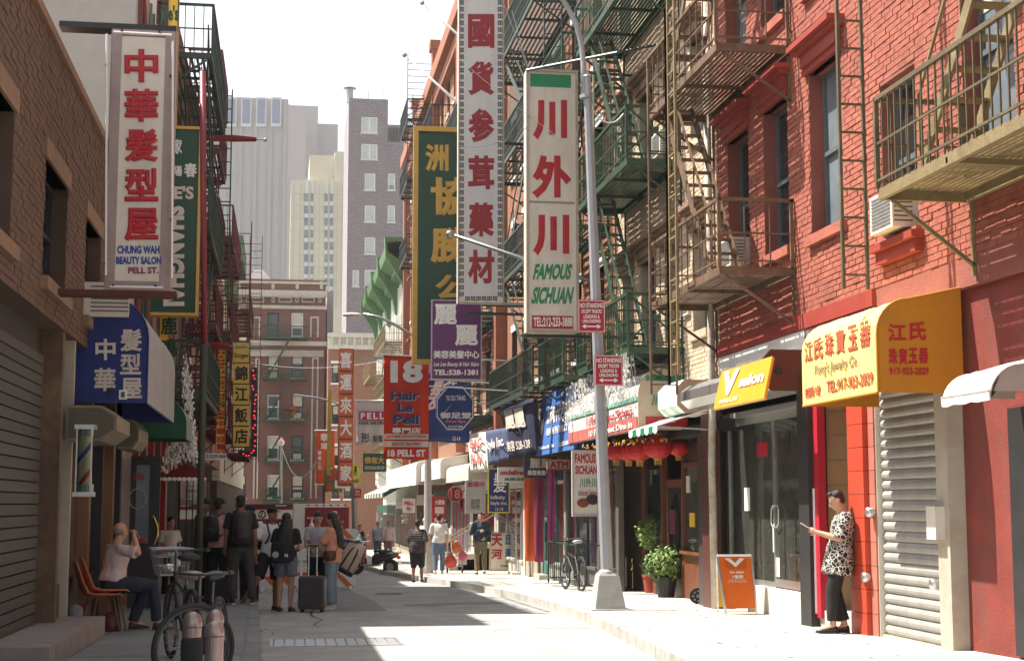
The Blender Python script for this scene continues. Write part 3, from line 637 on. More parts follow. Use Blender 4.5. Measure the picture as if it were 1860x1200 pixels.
gfl(rest, 'shop_window', xr, xr + .02, 28.2, 29.6, zr + .3, 2.4, glass); gfl(rest, 'stall_riser', xr - .03, xr + .1, 28.1, 29.7, zr - .1, zr + .3, wood)
for y in (28.05, 29.62): gfl(rest, 'mullion', xr - .05, xr + .06, y, y + .08, zr - .1, 2.45, wood)
gfl(rest, 'side_post', 6.7, 7.2, 23.6, 24.08, zr - .2, 2.45, mat('dark_granite', (.05, .04, .04), r=.35)); gfl(rest, 'side_post', 6.6, 6.75, 22.95, 23.5, zr - .2, 2.9, mat('maroon_stone', (.09, .03, .02), r=.4)); 
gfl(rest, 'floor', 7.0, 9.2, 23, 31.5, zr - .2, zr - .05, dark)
g = MB().tube([(6.62, 22.9, gz(23, SW)), (6.60, 22.9, 2.0), (6.62, 22.88, 2.8), (6.6, 22.9, 9.5)], .06, 10); tag(g.build('drain_pipe', mat('peeling_pipe', (.50, .45, .38), r=.8, dirt=.9, dc=(.16, .09, .04), s=8), smooth=True), 'peeling cream drain pipe running down between red and buff buildings', 'drain pipe')
# ---------------- orange brick building, and next ones
Yd = 45.0; w3 = []
for k in range(3):
    for y in (31.2, 33.7, 36.2, 38.7, 41.2, 43.3): w3.append((y, y + 1.0, 4.6 + 3.15 * k, 6.35 + 3.15 * k))
ora, oraw = facade('orange_brick_building', 'orange brick tenement with white lintels behind the tall Sichuan sign', XR, 1, Yc, Yd, 15.2, 3.3, mortar_o, w3, brick=orbrick, brick_top=12.5)
for i, o in enumerate(w3): window(ora, 'X', XR, 1, *o, blackm, glass, rec=.18, sill=whitep, lintel=(whitep, 'flat'), blind=(blind, .6) if i % 3 == 0 else None)
farob = brickmat('far_orange_facade', (.32, .14, .075), (.27, .12, .065), (.2, .12, .08), ax='Y', bw=.22, bh=.075)
w4 = [(y, y + 1.1, 4.4 + 3.3 * k, 6.3 + 3.3 * k) for k in range(5) for y in [46.5 + 2.55 * i for i in range(14)]]
far1, _ = facade('ornate_orange_building', 'tall orange terracotta building with projecting piers and arched hoods beyond the green sign', XR, 1, Yd, 82, 20.7, 3.2, farob, w4)
for i, o in enumerate(w4): window(far1, 'X', XR, 1, *o, greyfr, glass, rec=.2, sill=offw, lintel=(mat('terracotta', (.29, .11, .06), r=.8), 'hood'))
tc_ = mat('terracotta')
for y in (45.4, 56, 66, 76, 81.6): gfl(far1, 'pier', XR - .35, XR, y, y + .6, 3.2, 21.6, tc_); gfl(far1, 'pier_cap', XR - .45, XR, y - .1, y + .7, 21.6, 22.0, tc_)
g = MB(); g.box(XR - .55, XR, Yd + .1, 82, 19.6, 20.2); g.box(XR - .3, XR, Yd + .1, 82, 19.0, 19.55); g.build('cornice', tc_, far1)
wp = mat('white_facade_paint', (.62, .60, .52), r=.7, v=.08, dirt=.3, dc=(.35, .33, .26)); cg = mat('green_cornice_paint', (.07, .17, .06), r=.5, v=.15, dirt=.4, dc=(.16, .17, .1))
far_specs = [('white_cornice_building', 'white painted building with a big green bracketed cornice down the street', 82.2, 96, 15.4), ('second_cornice_building', 'farther white building with a lower green cornice near the end of the street', 96.2, 109, 15.6)]
for nm, lb, y0, y1, zt in far_specs:
    ops = [(y, y + 1.1, 3.9 + 3.2 * k, 5.8 + 3.2 * k) for k in range(3) for y in [y0 + 1.2 + 2.2 * i for i in range(int((y1 - y0 - 1.5) / 2.2))]]
    t, _ = facade(nm, lb, XR, 1, y0, y1, zt, 2.4, wp, ops)
    for o in ops: window(t, 'X', XR, 1, *o, whitep, glass, rec=.15, sill=wp, lintel=(whitep, 'flat'))
    for k in range(11): y = y0 + .3 + k * (y1 - y0 - .6) / 10; gfl(t, 'pilaster', XR - .12, XR, y - .12, y + .12, 2.6, zt - 1.4, whitep)
    g = MB(); g.prism([(XR, 0, zt - 1.3), (XR - .5, 0, zt - 1.0), (XR - .55, 0, zt - .75), (XR - 1.15, 0, zt - .35), (XR - 1.25, 0, zt + .15), (XR, 0, zt + .3)], (0, y1 - y0 - .2, 0)); g.v = [(a, b + y0 + .1, c) for a, b, c in g.v]; g.build('cornice', cg, t)
    for y in (y0 + .1, (y0 + y1) / 2, y1 - .7):
        g = MB(); g.prism([(XR, y, zt - 3.0), (XR - .25, y, zt - 2.9), (XR - .4, y, zt - 2.0), (XR - .95, y, zt - 1.1), (XR - 1.3, y, zt - .6), (XR - 1.35, y, zt + .45), (XR, y, zt + .5)], (0, .55, 0)); g.build('bracket', cg, t)
# ---------------- left side
brown = mat('brown_brick', (.15, .085, .055), r=.85, v=.15, s=3, b=.4, dirt=.35, dc=(.12, .07, .045), rnd=.1); mort_b = mat('mortar_brown', (.10, .065, .045), r=.95)
wl = [(18.6, 20.1, 3.55, 4.75), (15.4, 17.0, 3.55, 4.75), (12, 13.6, 3.55, 4.75)]
low, loww = facade('low_brown_building', 'low brown brick building carrying the blue awning and beauty salon sign', XL, -1, 5, 23.9, 6.0, 3.2, mort_b, wl, brick=brown)
for o in wl: window(low, 'X', XL, -1, *o, blackm, glass, rec=.16, sill=brownstone, lintel=(brownstone, 'flat'))
g = MB(); g.box(XL - .35, XL + .05, 5, 23.85, 6.0, 6.1); g.build('coping', brownstone, low)
acunit(18.9, 3.58, .6, .42, X=XL, s=-1, prot=.5, label='white window air conditioner beside the beauty salon sign')
stucco = mat('pale_stucco', (.45, .43, .39), r=.9, v=.06, dirt=.35, dc=(.33, .31, .28)); 
drb = mat('dark_red_brick', (.20, .065, .05), r=.85, v=.15, s=3, b=.4, rnd=.1); mort_w = mat('mortar_pale', (.45, .40, .36), r=.95)
wl1 = [(y, y + 1.0, 3.9 + 3.1 * k, 5.7 + 3.1 * k) for k in range(2) for y in (25.4, 28, 31, 34, 37)]
tall, tallw = facade('tall_left_tenement', 'tall dark brick tenement with a pale stucco side wall above the beauty salon sign', XL, -1, 27.3, 40, 11.7, 3.0, mort_w, wl1[1:5] + wl1[6:], brick=drb, brick_top=11.7)
g = wallmesh(MB(), 'X', XL, 24.0, 27.29, 3.0, 9.6, [wl1[0], wl1[5]], -.4); g.box(XL - 9, XL - .45, 24.0, 27.29, gz(27) - .3, 9.5); stw = g.build('wall', mort_w, tall); brickwork(stw, 'X', XL, -1, 24.0, 27.29, 3.0, 9.6, [wl1[0], wl1[5]], drb)
for o in wl1: window(tall, 'X', XL, -1, *o, blackm, glass, rec=.16, sill=offw, lintel=(offw, 'flat'))
gfl(tall, 'side_wall', XL - 9, XL - .02, 23.93, 23.995, 2, 9.75, stucco)
for i, (x, m_) in enumerate(((232, drb), (243, greenfe), (252, blackfe), (258, drb), (272, brownfe))):
    p = RY(x, 30, 25 + i * .5); g = MB().tube([(XL + .1 + .0 * i, 24.3 + i * .55, 3.2), (XL + .1, 24.3 + i * .55, 9.5)], .05, 8); tag(g.build('wall_pipe', m_, smooth=True), ['dark red riser pipe nearest the stucco corner on the left tenement', 'green riser pipe on the left tenement wall behind the sign', 'thin black riser pipe on the left tenement wall', 'second dark red riser pipe beyond the black one on the left tenement', 'brown riser pipe farthest along the left tenement wall'][i], 'pipe', 'riser pipes on the left tenement')
wl2 = [(y, y + 1.0, 3.9 + 3.0 * k, 5.6 + 3.0 * k) for k in range(2) for y in (42, 45, 48, 51, 54, 57)]
lm2, _ = facade('mid_left_building', 'red brick building behind the yellow restaurant signs on the left', XL, -1, 40.2, 60, 9.6, 2.6, brickmat('mid_left_brick', (.3, .09, .06), (.25, .08, .05), (.35, .3, .26), ax='Y'), wl2)
for o in wl2: window(lm2, 'X', XL, -1, *o, whitep, glass, rec=.16, sill=offw)
wl3 = [(y, y + 1.0, 3.6 + 3.0 * k, 5.3 + 3.0 * k) for k in range(3) for y in [61.5 + 3 * i for i in range(11)] if k < 2]
lf, _ = facade('far_left_building', 'pale building with a green cornice far along the left side', XL, -1, 60.2, 96, 11.6, 2.2, wp, wl3)
for o in wl3: window(lf, 'X', XL, -1, *o, whitep, glass, rec=.16, sill=offw)
g = MB(); g.box(XL, XL + .7, 60.3, 66, 10.9, 11.9); g.box(XL, XL + .4, 60.4, 66, 9.6, 10.9); g.build('cornice', cg, lf)
# left ground floors
def lgf(par, name, X0, X1, a, b, z0, z1, m): return gfl(par, name, min(X0, X1), max(X0, X1), a, b, z0, z1, m)
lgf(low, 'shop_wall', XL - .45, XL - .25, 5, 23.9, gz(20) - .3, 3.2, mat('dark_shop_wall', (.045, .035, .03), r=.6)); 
for y, w, m_ in ((17.2, .16, brownfe), (18.15, .1, mat('cream_metal', (.42, .38, .30), r=.5)), (19.9, .22, mat('copper_post', (.25, .12, .06), r=.35, m=.5)), (21.3, .14, blackm), (22.6, .25, mat('copper_post')), (23.6, .2, blackm)):
    lgf(low, 'post', XL - .25, XL - .02, y, y + w, gz(y, SW) - .05, 3.2, m_)
for y0, y1 in ((17.4, 18.1), (18.3, 19.85), (20.2, 21.2), (21.5, 22.55)): 
    lgf(low, 'shop_window', XL - .2, XL - .17, y0, y1, .4, 2.5, glass); lgf(low, 'stall_riser', XL - .22, XL - .1, y0, y1, gz(y0) - .05, .4, mat('dark_wood', (.06, .03, .02), r=.5))
lgf(low, 'notice_board', XL - .165, XL - .13, 18.35, 18.75, .85, 1.75, mat('notice_cream', (.5, .44, .34), r=.7))
text3(low, '精', Vector((XL - .12, 18.45, 1.5)), Vector((XL - .12, 18.62, 1.5)), Vector((XL - .12, 18.45, 1.66)), crimson, .02); text3(low, '20元', Vector((XL - .12, 18.42, 1.2)), Vector((XL - .12, 18.68, 1.2)), Vector((XL - .12, 18.42, 1.32)), crimson, .02)
sl_t = thing('roller_shutter', (XL - .2, 12, gz(12, SW)), 'dark closed roller shutter on the left wall nearest the camera', 'shutter')
for k in range(26): lgf(sl_t, 'slat', XL - .24, XL - .19, 9.0, 17.0, gz(12, SW) + .02 + k * .115, gz(12, SW) + .02 + k * .115 + .1, mat('dark_slat', (.07, .065, .06), r=.5, rnd=.12, dirt=.4))
st = tag(MB().prism([(-2.75, 14.0, gz(16) - .1), (-2.0, 14.0, gz(16) - .1), (-2.0, 18.3, gz(18) - .1), (-2.75, 18.3, gz(18) - .1)], (0, 0, .46)).build('doorstep', mat('doorstep_concrete', (.3, .27, .24), r=.85, dirt=.5, dc=(.15, .13, .12))), 'worn concrete doorstep at the lower left corner of the pavement', 'step')
sp = thing('standpipe', (-2.42, 18.9, gz(19, SW)), 'short capped standpipe against the wall beside the doorstep', 'standpipe'); MB().tube([(-2.42, 18.9, gz(19, SW)), (-2.42, 18.9, gz(19, SW) + .06), (-2.42, 18.9, gz(19, SW) + .062), (-2.42, 18.9, gz(19, SW) + .24)], [.13, .13, .1, .1], 12).build('pipe', concd, sp); MB().ell((-2.42, 18.9, gz(19, SW) + .25), (.1, .1, .09)).build('cap', concd, sp, smooth=True)
# restaurant counter on the left, Y 24..33
cz = gz(28, SW); lr = thing('noodle_counter', (-2.4, 28.5, cz), 'tan tiled takeaway counter with an open service window and red trim on the left', 'shopfront')
lgf(lr, 'counter_wall', -3.0, -2.35, 26.2, 33.5, cz - .2, cz + .82, mat('counter_tile', (.26, .18, .12), r=.5, v=.15, s=2)); lgf(lr, 'counter_top', -3.0, -2.25, 26.2, 33.5, cz + .82, cz + .87, alu)
for k, y in enumerate((26.2, 27.6, 29.2, 30.8, 32.4)): lgf(lr, 'window_post', -2.5, -2.4, y, y + .1, cz + .87, 3.0, [crimson, wood][k % 2])
lgf(lr, 'back_wall', -4.4, -4.3, 24, 33.5, cz - .2, 3, mat('kitchen_wall', (.45, .35, .26), r=.8)); lgf(lr, 'side_wall', -4.3, -2.45, 33.3, 33.5, cz - .2, 3, mat('kitchen_wall')); lgf(lr, 'shelf_wall', -3.6, -2.6, 30.9, 31.0, cz + .9, 2.2, mat('red_menu', (.35, .04, .03)))
lgf(lr, 'fascia', -2.5, -2.35, 24, 33.5, 2.6, 3.05, redtrim)
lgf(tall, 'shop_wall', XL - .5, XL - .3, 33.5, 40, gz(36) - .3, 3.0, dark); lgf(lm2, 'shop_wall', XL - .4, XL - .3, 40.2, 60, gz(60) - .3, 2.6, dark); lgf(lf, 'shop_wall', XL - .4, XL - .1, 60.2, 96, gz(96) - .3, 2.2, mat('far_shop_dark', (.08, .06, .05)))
for y in (41, 44, 47, 50, 53, 56): lgf(lm2, 'shop_window', XL - .3, XL - .25, y, y + 2.4, gz(y) + .7, 2.1, glass)
# open glass door facing the camera
dz = gz(24.4, SW); dr = thing('open_glass_door', (-2.2, 24.4, dz), 'open black framed glass door with a curved brass handle facing down the pavement', 'door')
a = RY(231, 1085, 24.4); b = RY(292, 828, 24.4); g = MB(); g.box(a.x, a.x + .09, 24.4, 24.45, dz + .02, b.z); g.box(b.x - .16, b.x, 24.4, 24.45, dz + .02, b.z); g.box(a.x + .09, b.x - .16, 24.4, 24.45, b.z - .14, b.z); g.box(a.x + .09, b.x - .16, 24.4, 24.45, dz + .02, dz + 1.02); g.build('frame', blackm, dr)
MB().box(a.x + .09, b.x - .16, 24.41, 24.43, dz + 1.02, b.z - .14).build('pane', glassL, dr)
MB().tube([RY(278 + 9 * math.sin(q * math.pi / 10), 936 + q * 5.5, 24.33) for q in range(11)], .018, 8).build('handle', mat('brass', (.6, .42, .14), r=.25, m=1), dr, smooth=True)
ge = MB(); ge.tube([RY(250, 905, 24.395) + Vector((.13 * math.cos(q), 0, .16 * math.sin(q))) for q in [k * .524 for k in range(13)]], .008, 5); ge.build('painted_emblem', paint((.35, .3, .28)), dr); text3(dr, '日本料', RY(243, 872, 24.4), RY(262, 872, 24.4), RY(243, 858, 24.4), crimson, .02)
MB().box(a.x + .12, b.x - .2, 24.36, 24.4, dz + 1.03, dz + 1.1).build('red_box', crimson, dr)
# ================================================================ fire escapes
def fire_escape(label, X, s, Y0, Y1, levels, prot, m, solo=True, stairs=(), ladders=(), xend=False, slat_n=14, group=None, rail=.9, bal=.13, name='fire_escape', brackets=True, mr=None):
    mr = mr or m
    """platforms hung on the wall plane X, standing out towards the street (direction -s)."""
    o = X - s * prot; t = thing(name, (X, (Y0 + Y1) / 2, levels[0]), label, 'fire escape', group)
    slm = blm = None
    def share(mb, nm, par, loc, cache):
        if cache[0] is None:
            ob = mb().build(nm, mr if nm == 'baluster' else m, par); cache[0] = ob
        else: ob = cache[0].copy(); COL.objects.link(ob); adopt(ob, par)
        ob.location = loc; return ob
    cs, cb, cb2, ct = [None], [None], [None], [None]
    for z in levels:
        g = MB()
        for x in (o, X - s * .06): g.box(min(x, x + s * .05), max(x, x + s * .05), Y0, Y1, z - .11, z)
        for y in (Y0, Y1 - .05): g.box(min(o, X) + .05, max(o, X) - .05, y, y + .05, z - .11, z)
        n = max(2, int((Y1 - Y0) / 1.3))
        for k in range(1, n): y = Y0 + (Y1 - Y0) * k / n; g.box(min(o, X), max(o, X), y, y + .04, z - .09, z - .035)
        p = g.build('platform', m, t)
        sl = MB()
        for k in range(slat_n):
            x = o + s * (.08 + k * (prot - .16) / (slat_n - 1))
            if solo: share(lambda: MB().box(-.024, .024, 0, Y1 - Y0 - .1, 0, .012), 'slat', p, (x, Y0 + .05, z - .012), cs)
            else: sl.box(x - .022, x + .022, Y0 + .05, Y1 - .05, z - .03, z - .01)
        if not solo: tag(sl.build('slats', m, p), kind='stuff')
        if brackets:
            for y in (Y0 + .05, Y1 - .1):
                b = MB(); b.bar((o + s * .1, y, z - .12), (X - s * .02, y, z - .75), .035); b.bar((X - s * .02, y, z - .12), (X - s * .02, y, z - .85), .035); b.build('bracket', m, p)
        g = MB()
        for zz, w in ((z + rail, .045), (z + rail * .5, .022), (z + .08, .025)):
            g.bar((o, Y0, zz), (o, Y1, zz), w); g.bar((o, Y0, zz), (X, Y0, zz), w); g.bar((o, Y1, zz), (X, Y1, zz), w)
        for x, y in ((o, Y0), (o, Y1), (X - s * .05, Y0), (X - s * .05, Y1)): g.bar((x, y, z), (x, y, z + rail + .02), .045)
        if xend:
            g.bar((o, Y0, z + .1), (X - s * .05, Y0, z + rail), .03); g.bar((o, Y0, z + rail), (X - s * .05, Y0, z + .1), .03)
            q = (o + X) / 2; g.tube([(q - .06, Y0 - .02, z + rail / 2 + .05), (q + .06, Y0 - .02, z + rail / 2 + .05)], .05, 8)
        r = g.build('railing', mr, t); bb = MB()
        n = int((Y1 - Y0) / bal)
        for k in range(1, n):
            y = Y0 + (Y1 - Y0) * k / n
            if solo: share(lambda: MB().box(-.008, .008, -.008, .008, 0, rail), 'baluster', r, (o, y, z), cb)
            else: bb.box(o - .01, o + .01, y - .01, y + .01, z, z + rail)
        for yy in (Y0, Y1):
            for k in range(1, 3 if xend and yy == Y0 else int(prot / bal)):
                x = o + s * prot * k / (3 if xend and yy == Y0 else int(prot / bal))
                if solo: share(lambda: MB().box(-.008, .008, -.008, .008, 0, rail), 'baluster', r, (x, yy, z), cb)
                else: bb.box(x - .01, x + .01, yy - .01, yy + .01, z, z + rail)
        if not solo: tag(bb.build('balusters', m, r), kind='stuff')
    for (ya, za, yb, zb_) in stairs:
        g = MB(); x1, x2 = o + s * .12, o + s * .55
        for x in (x1, x2): g.bar((x, ya, za), (x, yb, zb_), .03, .13)
        for x in (x1,): g.bar((x, ya, za + .75), (x, yb, zb_ + .75), .028); 
        for k in range(4): f = k / 3; g.bar((x1, ya + (yb - ya) * f, za + (zb_ - za) * f), (x1, ya + (yb - ya) * f, za + (zb_ - za) * f + .75), .02)
        st = g.build('stair', m, t); n = int(abs(zb_ - za) / .22)
        for k in range(n):
            f = (k + .5) / n; y = ya + (yb - ya) * f; z = za + (zb_ - za) * f
            MB().box(min(x1, x2) + .016, max(x1, x2) - .016, y - .07, y + .07, z - .012, z + .012).build('tread', m, st)
    for (x, y, w, za, zb_, axis, mm) in ladders:
        g = MB(); a = Vector((x, y, za)); b = Vector((x, y, zb_)); d = Vector((w, 0, 0)) if axis == 'X' else Vector((0, w, 0))
        g.bar(a, b, .045, .03, up=(1, 0, 0)); g.bar(a + d, b + d, .045, .03, up=(1, 0, 0)); la = g.build('ladder', mm or m, t); n = int((zb_ - za) / .3)
        for k in range(n): q = a + Vector((0, 0, .15 + k * .3)); MB().bar(q, q + d, .022).build('rung', mm or m, la)
    return t
# near yellow one on the red building
fire_escape('ochre painted iron balcony and ladder hanging at the upper right on the red wall', XR, 1, 9.2, 13.95, (4.38, 7.6), .95, ochrefe, stairs=((13.2, 4.38, 10.4, 7.6),), ladders=((5.68, 14.75, .26, 3.5, 8.5, 'X', mat('worn_olive_iron', (.10, .075, .04), r=.6, dirt=.5, dc=(.25, .19, .09), s=8)), ), bal=.15, mr=mat('worn_olive_iron'))
# long diagonal brace and channels beside it
fire_escape('brown iron fire escape at the join of the red and buff buildings', XR, 1, 19.1, 22.9, (4.42, 7.45, 10.5), 1.05, brownfe, stairs=((19.9, 4.42, 22.4, 7.45), (22.2, 7.45, 19.6, 10.5)), ladders=((5.5, 21.2, 0.0, 3.0, 8.6, 'Y', ochrefe), (5.42, 20.4, .36, 3.1, 9.3, 'Y', ochrefe), (5.5, 22.3, .4, 2.95, 8, 'X', brownfe)), bal=.3)
fire_escape('green fire escape with a cross braced end rail on the buff brick building', XR, 1, 24.75, 29.2, (3.93, 7.17, 10.35), .98, greenfe, stairs=((25.6, 3.93, 28.4, 7.17), (25.6, 7.17, 28.4, 10.35)), ladders=((5.95, 28.6, .42, 3.4, 10.3, 'X', mat('pale_green_iron', (.30, .34, .24), r=.6, dirt=.5, dc=(.1, .08, .04))),), xend=True)
fire_escape('dark green fire escape between the white medicine sign and the Sichuan sign', XR, 1, 34.2, 41.5, (4.0, 7.15, 10.3, 13.2), 1.05, darkfe, stairs=((35, 4.0, 39.5, 7.15), (39.5, 7.15, 35, 10.3), (35, 10.3, 39.5, 13.2)), ladders=((5.9, 34.0, .42, 4, 13, 'X', None),), slat_n=9)
fire_escape('green fire escape over the blue pharmacy awning', XR, 1, 30.6, 33.6, (3.95, 7.1, 10.3), 1.0, greenfe, stairs=((31, 3.95, 33, 7.1), (33, 7.1, 31, 10.3)), slat_n=9)
fire_escape('black iron balconies below the rooftop ladder on the orange terracotta building', XR, 1, 58, 66, (6.0, 9.3, 12.6, 16.0), 1.15, blackfe, solo=False, stairs=((59, 6, 63, 9.3), (63, 9.3, 59, 12.6), (59, 12.6, 63, 16.0)), ladders=((5.5, 66.2, .5, 9, 19.5, 'X', None),))
fire_escape('black cage and gooseneck ladder at the roof line of the orange building', XR, 1, 68, 72, (12.6, 16.0, 18.9), 1.3, blackfe, solo=False, ladders=((5.4, 67.9, 1.2, 12.6, 21.9, 'X', None),), xend=True)
fire_escape('ochre fire escape low on the white building down the street', XR, 1, 84, 94, (4.2, 7.4, 10.3), 1.2, ochrefe, solo=False, stairs=((85, 4.2, 89, 7.4), (89, 7.4, 85, 10.3)))
fire_escape('mustard green balconies between the orange hotel sign and white salon banner', XR, 1, 72, 80, (3.9, 7.0), 1.3, ochrefe, solo=False, stairs=((73, 3.9, 77, 7.0),))
fire_escape('farthest ochre fire escape before the end of the street', XR, 1, 98, 106, (3.6, 6.8, 9.6), 1.2, ochrefe, solo=False)
fire_escape('dark fire escape behind the green gold lettered sign', XR, 1, 46, 54, (4.0, 7.2, 10.5, 13.8), 1.1, darkfe, solo=False, stairs=((47, 4.0, 51, 7.2), (51, 7.2, 47, 10.5)))
# left side
fire_escape('dark green fire escape stacked above the green restaurant sign on the left', XL, -1, 27.5, 33.5, (3.3, 6.4, 9.5), 1.0, darkfe, stairs=((28.2, 3.3, 32, 6.4), (32, 6.4, 28.2, 9.5)), ladders=((-1.65, 33.6, .4, 3, 10.5, 'X', None),), slat_n=9, bal=.16)
fire_escape('maroon fire escape beside the pole on the left row', XL, -1, 36, 39.6, (3.4, 5.5, 7.6, 9.7, 11.2), .8, maroonfe, stairs=((36.5, 3.4, 39, 5.5), (39, 5.5, 36.5, 7.6), (36.5, 7.6, 39, 9.7)), slat_n=9, bal=.16)
fire_escape('purple brown fire escape on the middle left building', XL, -1, 44, 52, (3.4, 6.2, 9.0), .85, maroonfe, solo=False, stairs=((45, 3.4, 50, 6.2), (50, 6.2, 45, 9)), ladders=((-1.5, 43.8, .5, 3.2, 9.4, 'X', None),))
fire_escape('far maroon fire escape on the pale left building', XL, -1, 64, 74, (3.4, 6.4, 9.4), .9, maroonfe, solo=False, stairs=((65, 3.4, 70, 6.4), (70, 6.4, 65, 9.4)), ladders=((-1.5, 63.8, .5, 3, 12.5, 'X', None),))
# ================================================================ signs that face down the street
signred = paint((.42, .012, .02), 'sign_red'); gold = mat('gold_leaf', (.62, .36, .06), r=.4, v=.12, b=.1); cream = mat('sign_cream', (.68, .60, .50), r=.5, v=.05, b=.03, dirt=.45, dc=(.42, .32, .24), streak=.2)
navy = paint((.015, .025, .13), 'navy_blue'); blueletter = paint((.02, .06, .30), 'blue_letter'); inkb = paint((.02, .02, .02), 'ink_black'); whitel = paint((.78, .76, .72), 'white_letter')
sgreen = mat('sign_green', (.018, .07, .04), r=.55, v=.1, b=.05, dirt=.2, dc=(.03, .05, .03)); yel = paint((.80, .48, .05), 'sign_yellow'); orange = paint((.65, .10, .02), 'banner_orange', r=.7)
frame_p = mat('aged_sign_frame', (.34, .25, .22), r=.45, v=.12, b=.1, dirt=.4, dc=(.2, .14, .12)); kgreen = paint((.02, .22, .09), 'kelly_green')
def hang(t, pts, r=.018, m=None, name='bracket'): MB().tube(pts, r, 6).build(name, m or blackm, t)
# -- beauty salon sign (left)
Y = 16.0; t = board('beauty_salon_sign', (188, 50, 321, 530), Y, frame_p, 'tall cream sign with red Chinese characters and English lettering in a dusty pink neon frame', th=.22)
g = MB(); ring(g, 190, 52, 319, 527, .10, Y, .018); g.build('frame', frame_p, t); a = RY(208, 512, Y); b = RY(303, 70, Y); MB().box(a.x, b.x, Y - .012, Y, a.z, b.z).build('face', cream, t)
VY(t, '中華髮型屋', 226, 84, 288, 444, Y - .012, signred, .035, fill=.84, th=.02)
TY(t, 'CHUNG WAH', 213, 446, 290, 461, Y - .012, blueletter, .045); TY(t, 'BEAUTY SALON', 211, 466, 293, 480, Y - .012, blueletter, .045); TY(t, 'PELL ST.', 233, 485, 288, 497, Y - .012, paint((.25, .02, .08)), .04)
tube = mat('neon_glass_tube', (.8, .76, .74), r=.15, v=.03, b=0)
for p in (((194, 62), (192, 500)), ((314, 75), (312, 505)), ((206, 58), (312, 64)), ((200, 520), (296, 522))): hang(t, [RY(*p[0], Y - .09), RY(*p[1], Y - .09)], .012, tube, 'neon_tube')
for q in ((222, 58), (290, 59), (206, 519), (283, 520), (194, 120), (311, 400), (192, 480), (310, 140)): p = RY(*q, Y - .05); MB().tube([p, p - Vector((0, .05, 0))], .014, 8).build('tube_holder', blackm, t)
for y in (46, 531): a = RY(100, y, Y + .05); b = RY(321, y, Y + .05); MB().box(XL, b.x, Y - .02, Y + .2, a.z - .03, a.z + .03).build('support_bar', [blackm, mat('rust_bar', (.10, .03, .02))][y > 100], t)
# -- Joe's Shanghai signs
Y = 26.0; t = board('green_restaurant_sign', (264, 231, 368, 572), Y, sgreen, 'big green sign with gold frame and pale letters, mostly hidden behind the beauty salon sign', frame=gold, fw=.05, th=.2)
VY(t, '春', 334, 294, 358, 324, Y, whitel, .03); VY(t, '家', 315, 250, 331, 282, Y, whitel, .03); VY(t, '陽', 315, 300, 331, 322, Y, whitel, .03); TY(t, "E'S", 316, 338, 352, 362, Y, cream, .04)
text3(t, 'SHANGHAI', RY(296, 374, Y), RY(296, 556, Y), RY(335, 374, Y), cream, .06)
Y = 27.2; t = board('yellow_restaurant_sign', (286, -90, 328, 695), Y, yel, 'long yellow sign with green lettering standing behind the green sign and fire escape', th=.15, frame=darkfe, fw=.02)
TY(t, "Joe's", 290, 10, 324, 46, Y, sgreen, .045); VY(t, '鹿鳴春', 292, 572, 322, 690, Y, sgreen, .03); 
# flag poles, left
for (x0, y0, x1, y1, Y, lb) in ((372, 249, 482, 254, 30, 'upper left flagpole with a rolled dark red flag'), (372, 626, 478, 630, 30.6, 'lower left flagpole with a furled red flag and silver tip')):
    t = thing('flagpole', RY(x0, y0, Y), lb, 'flagpole'); a = RY(x0, y0, Y); b = RY(x1, y1, Y); a.x = -1.9; hang(t, [a, b], .016, steel, 'pole'); MB().ell(b, (.035, .035, .035), 10, 8).build('finial', steel, t, smooth=True)
    m1 = a.lerp(b, .08); m2 = a.lerp(b, .88 if y0 < 400 else .55); MB().tube([m1, m1.lerp(m2, .3) + Vector((0, 0, -.02)), m1.lerp(m2, .6), m2], [.03, .06, .07, .045], 8).build('rolled_flag', mat('dark_red_cloth', (.22, .02, .02), r=.9), t)
# -- noodle signs
Y = 34.0; t = board('noodle_sign', (391, 633, 412, 820), Y, yel, 'narrow yellow vertical sign reading handpulled noodles in red', th=.15, frame=signred, fw=.015)
for i, c in enumerate('HANDPULLED NOODLES'):
    if c != ' ':                                                     # letters lie on their side
        y = 638 + i * 6.9; TY(t, c, 395, y, 408, y + 5.4, Y, signred, .06)
VY(t, '中華拉麵', 393, 762, 409, 818, Y, signred, .03)
t = board('phone_number_sign', (372, 823, 411, 835), Y, whitep, 'small white phone number board under the noodle sign'); TY(t, '(212)233-0668', 374, 825, 410, 833, Y, inkb, .03)
Y = 38.0; t = board('yellow_panel_sign', (421, 620, 455, 812), Y, blackm, 'stack of five yellow panels with black brush characters and Ginger on top', th=.2)
for i in range(5):
    y0 = 622 + i * 38.2; a = RY(423, y0 + 35.5, Y - .02); b = RY(453, y0, Y - .02); p = MB().box(a.x, b.x, Y - .03, Y, a.z, b.z).build('panel_face', mat('amber_panel', (.74, .48, .08), r=.4, v=.08), t)
    if i: TY(p, ' 錦江飯店'[i], 426, y0 + 4, 450, y0 + 31, Y - .03, inkb, .03, name='character')
    else: TY(p, 'Ginger', 424, 641, 452, 652, Y - .03, inkb, .02); TY(p, "Joe's", 428, 626, 448, 634, Y - .03, inkb, .02)
Y = 38.3; t = thing('arrow_sign', RY(460, 830, Y), 'dark bent arrow sign dotted with red and blue bulbs', 'sign'); z = [RY(456, 667, Y), RY(467, 667, Y), RY(467, 829, Y), RY(437, 829, Y), RY(437, 834, Y), RY(432, 822, Y), RY(439, 812, Y), RY(438, 819, Y), RY(456, 819, Y)]
MB().prism(z, (0, .12, 0)).build('panel', blackm, t); random.seed(3)
rb, bb_ = mat('red_bulb', (.9, .03, .03), r=.3, emit=1.0), mat('blue_bulb', (.05, .15, .6), r=.3)
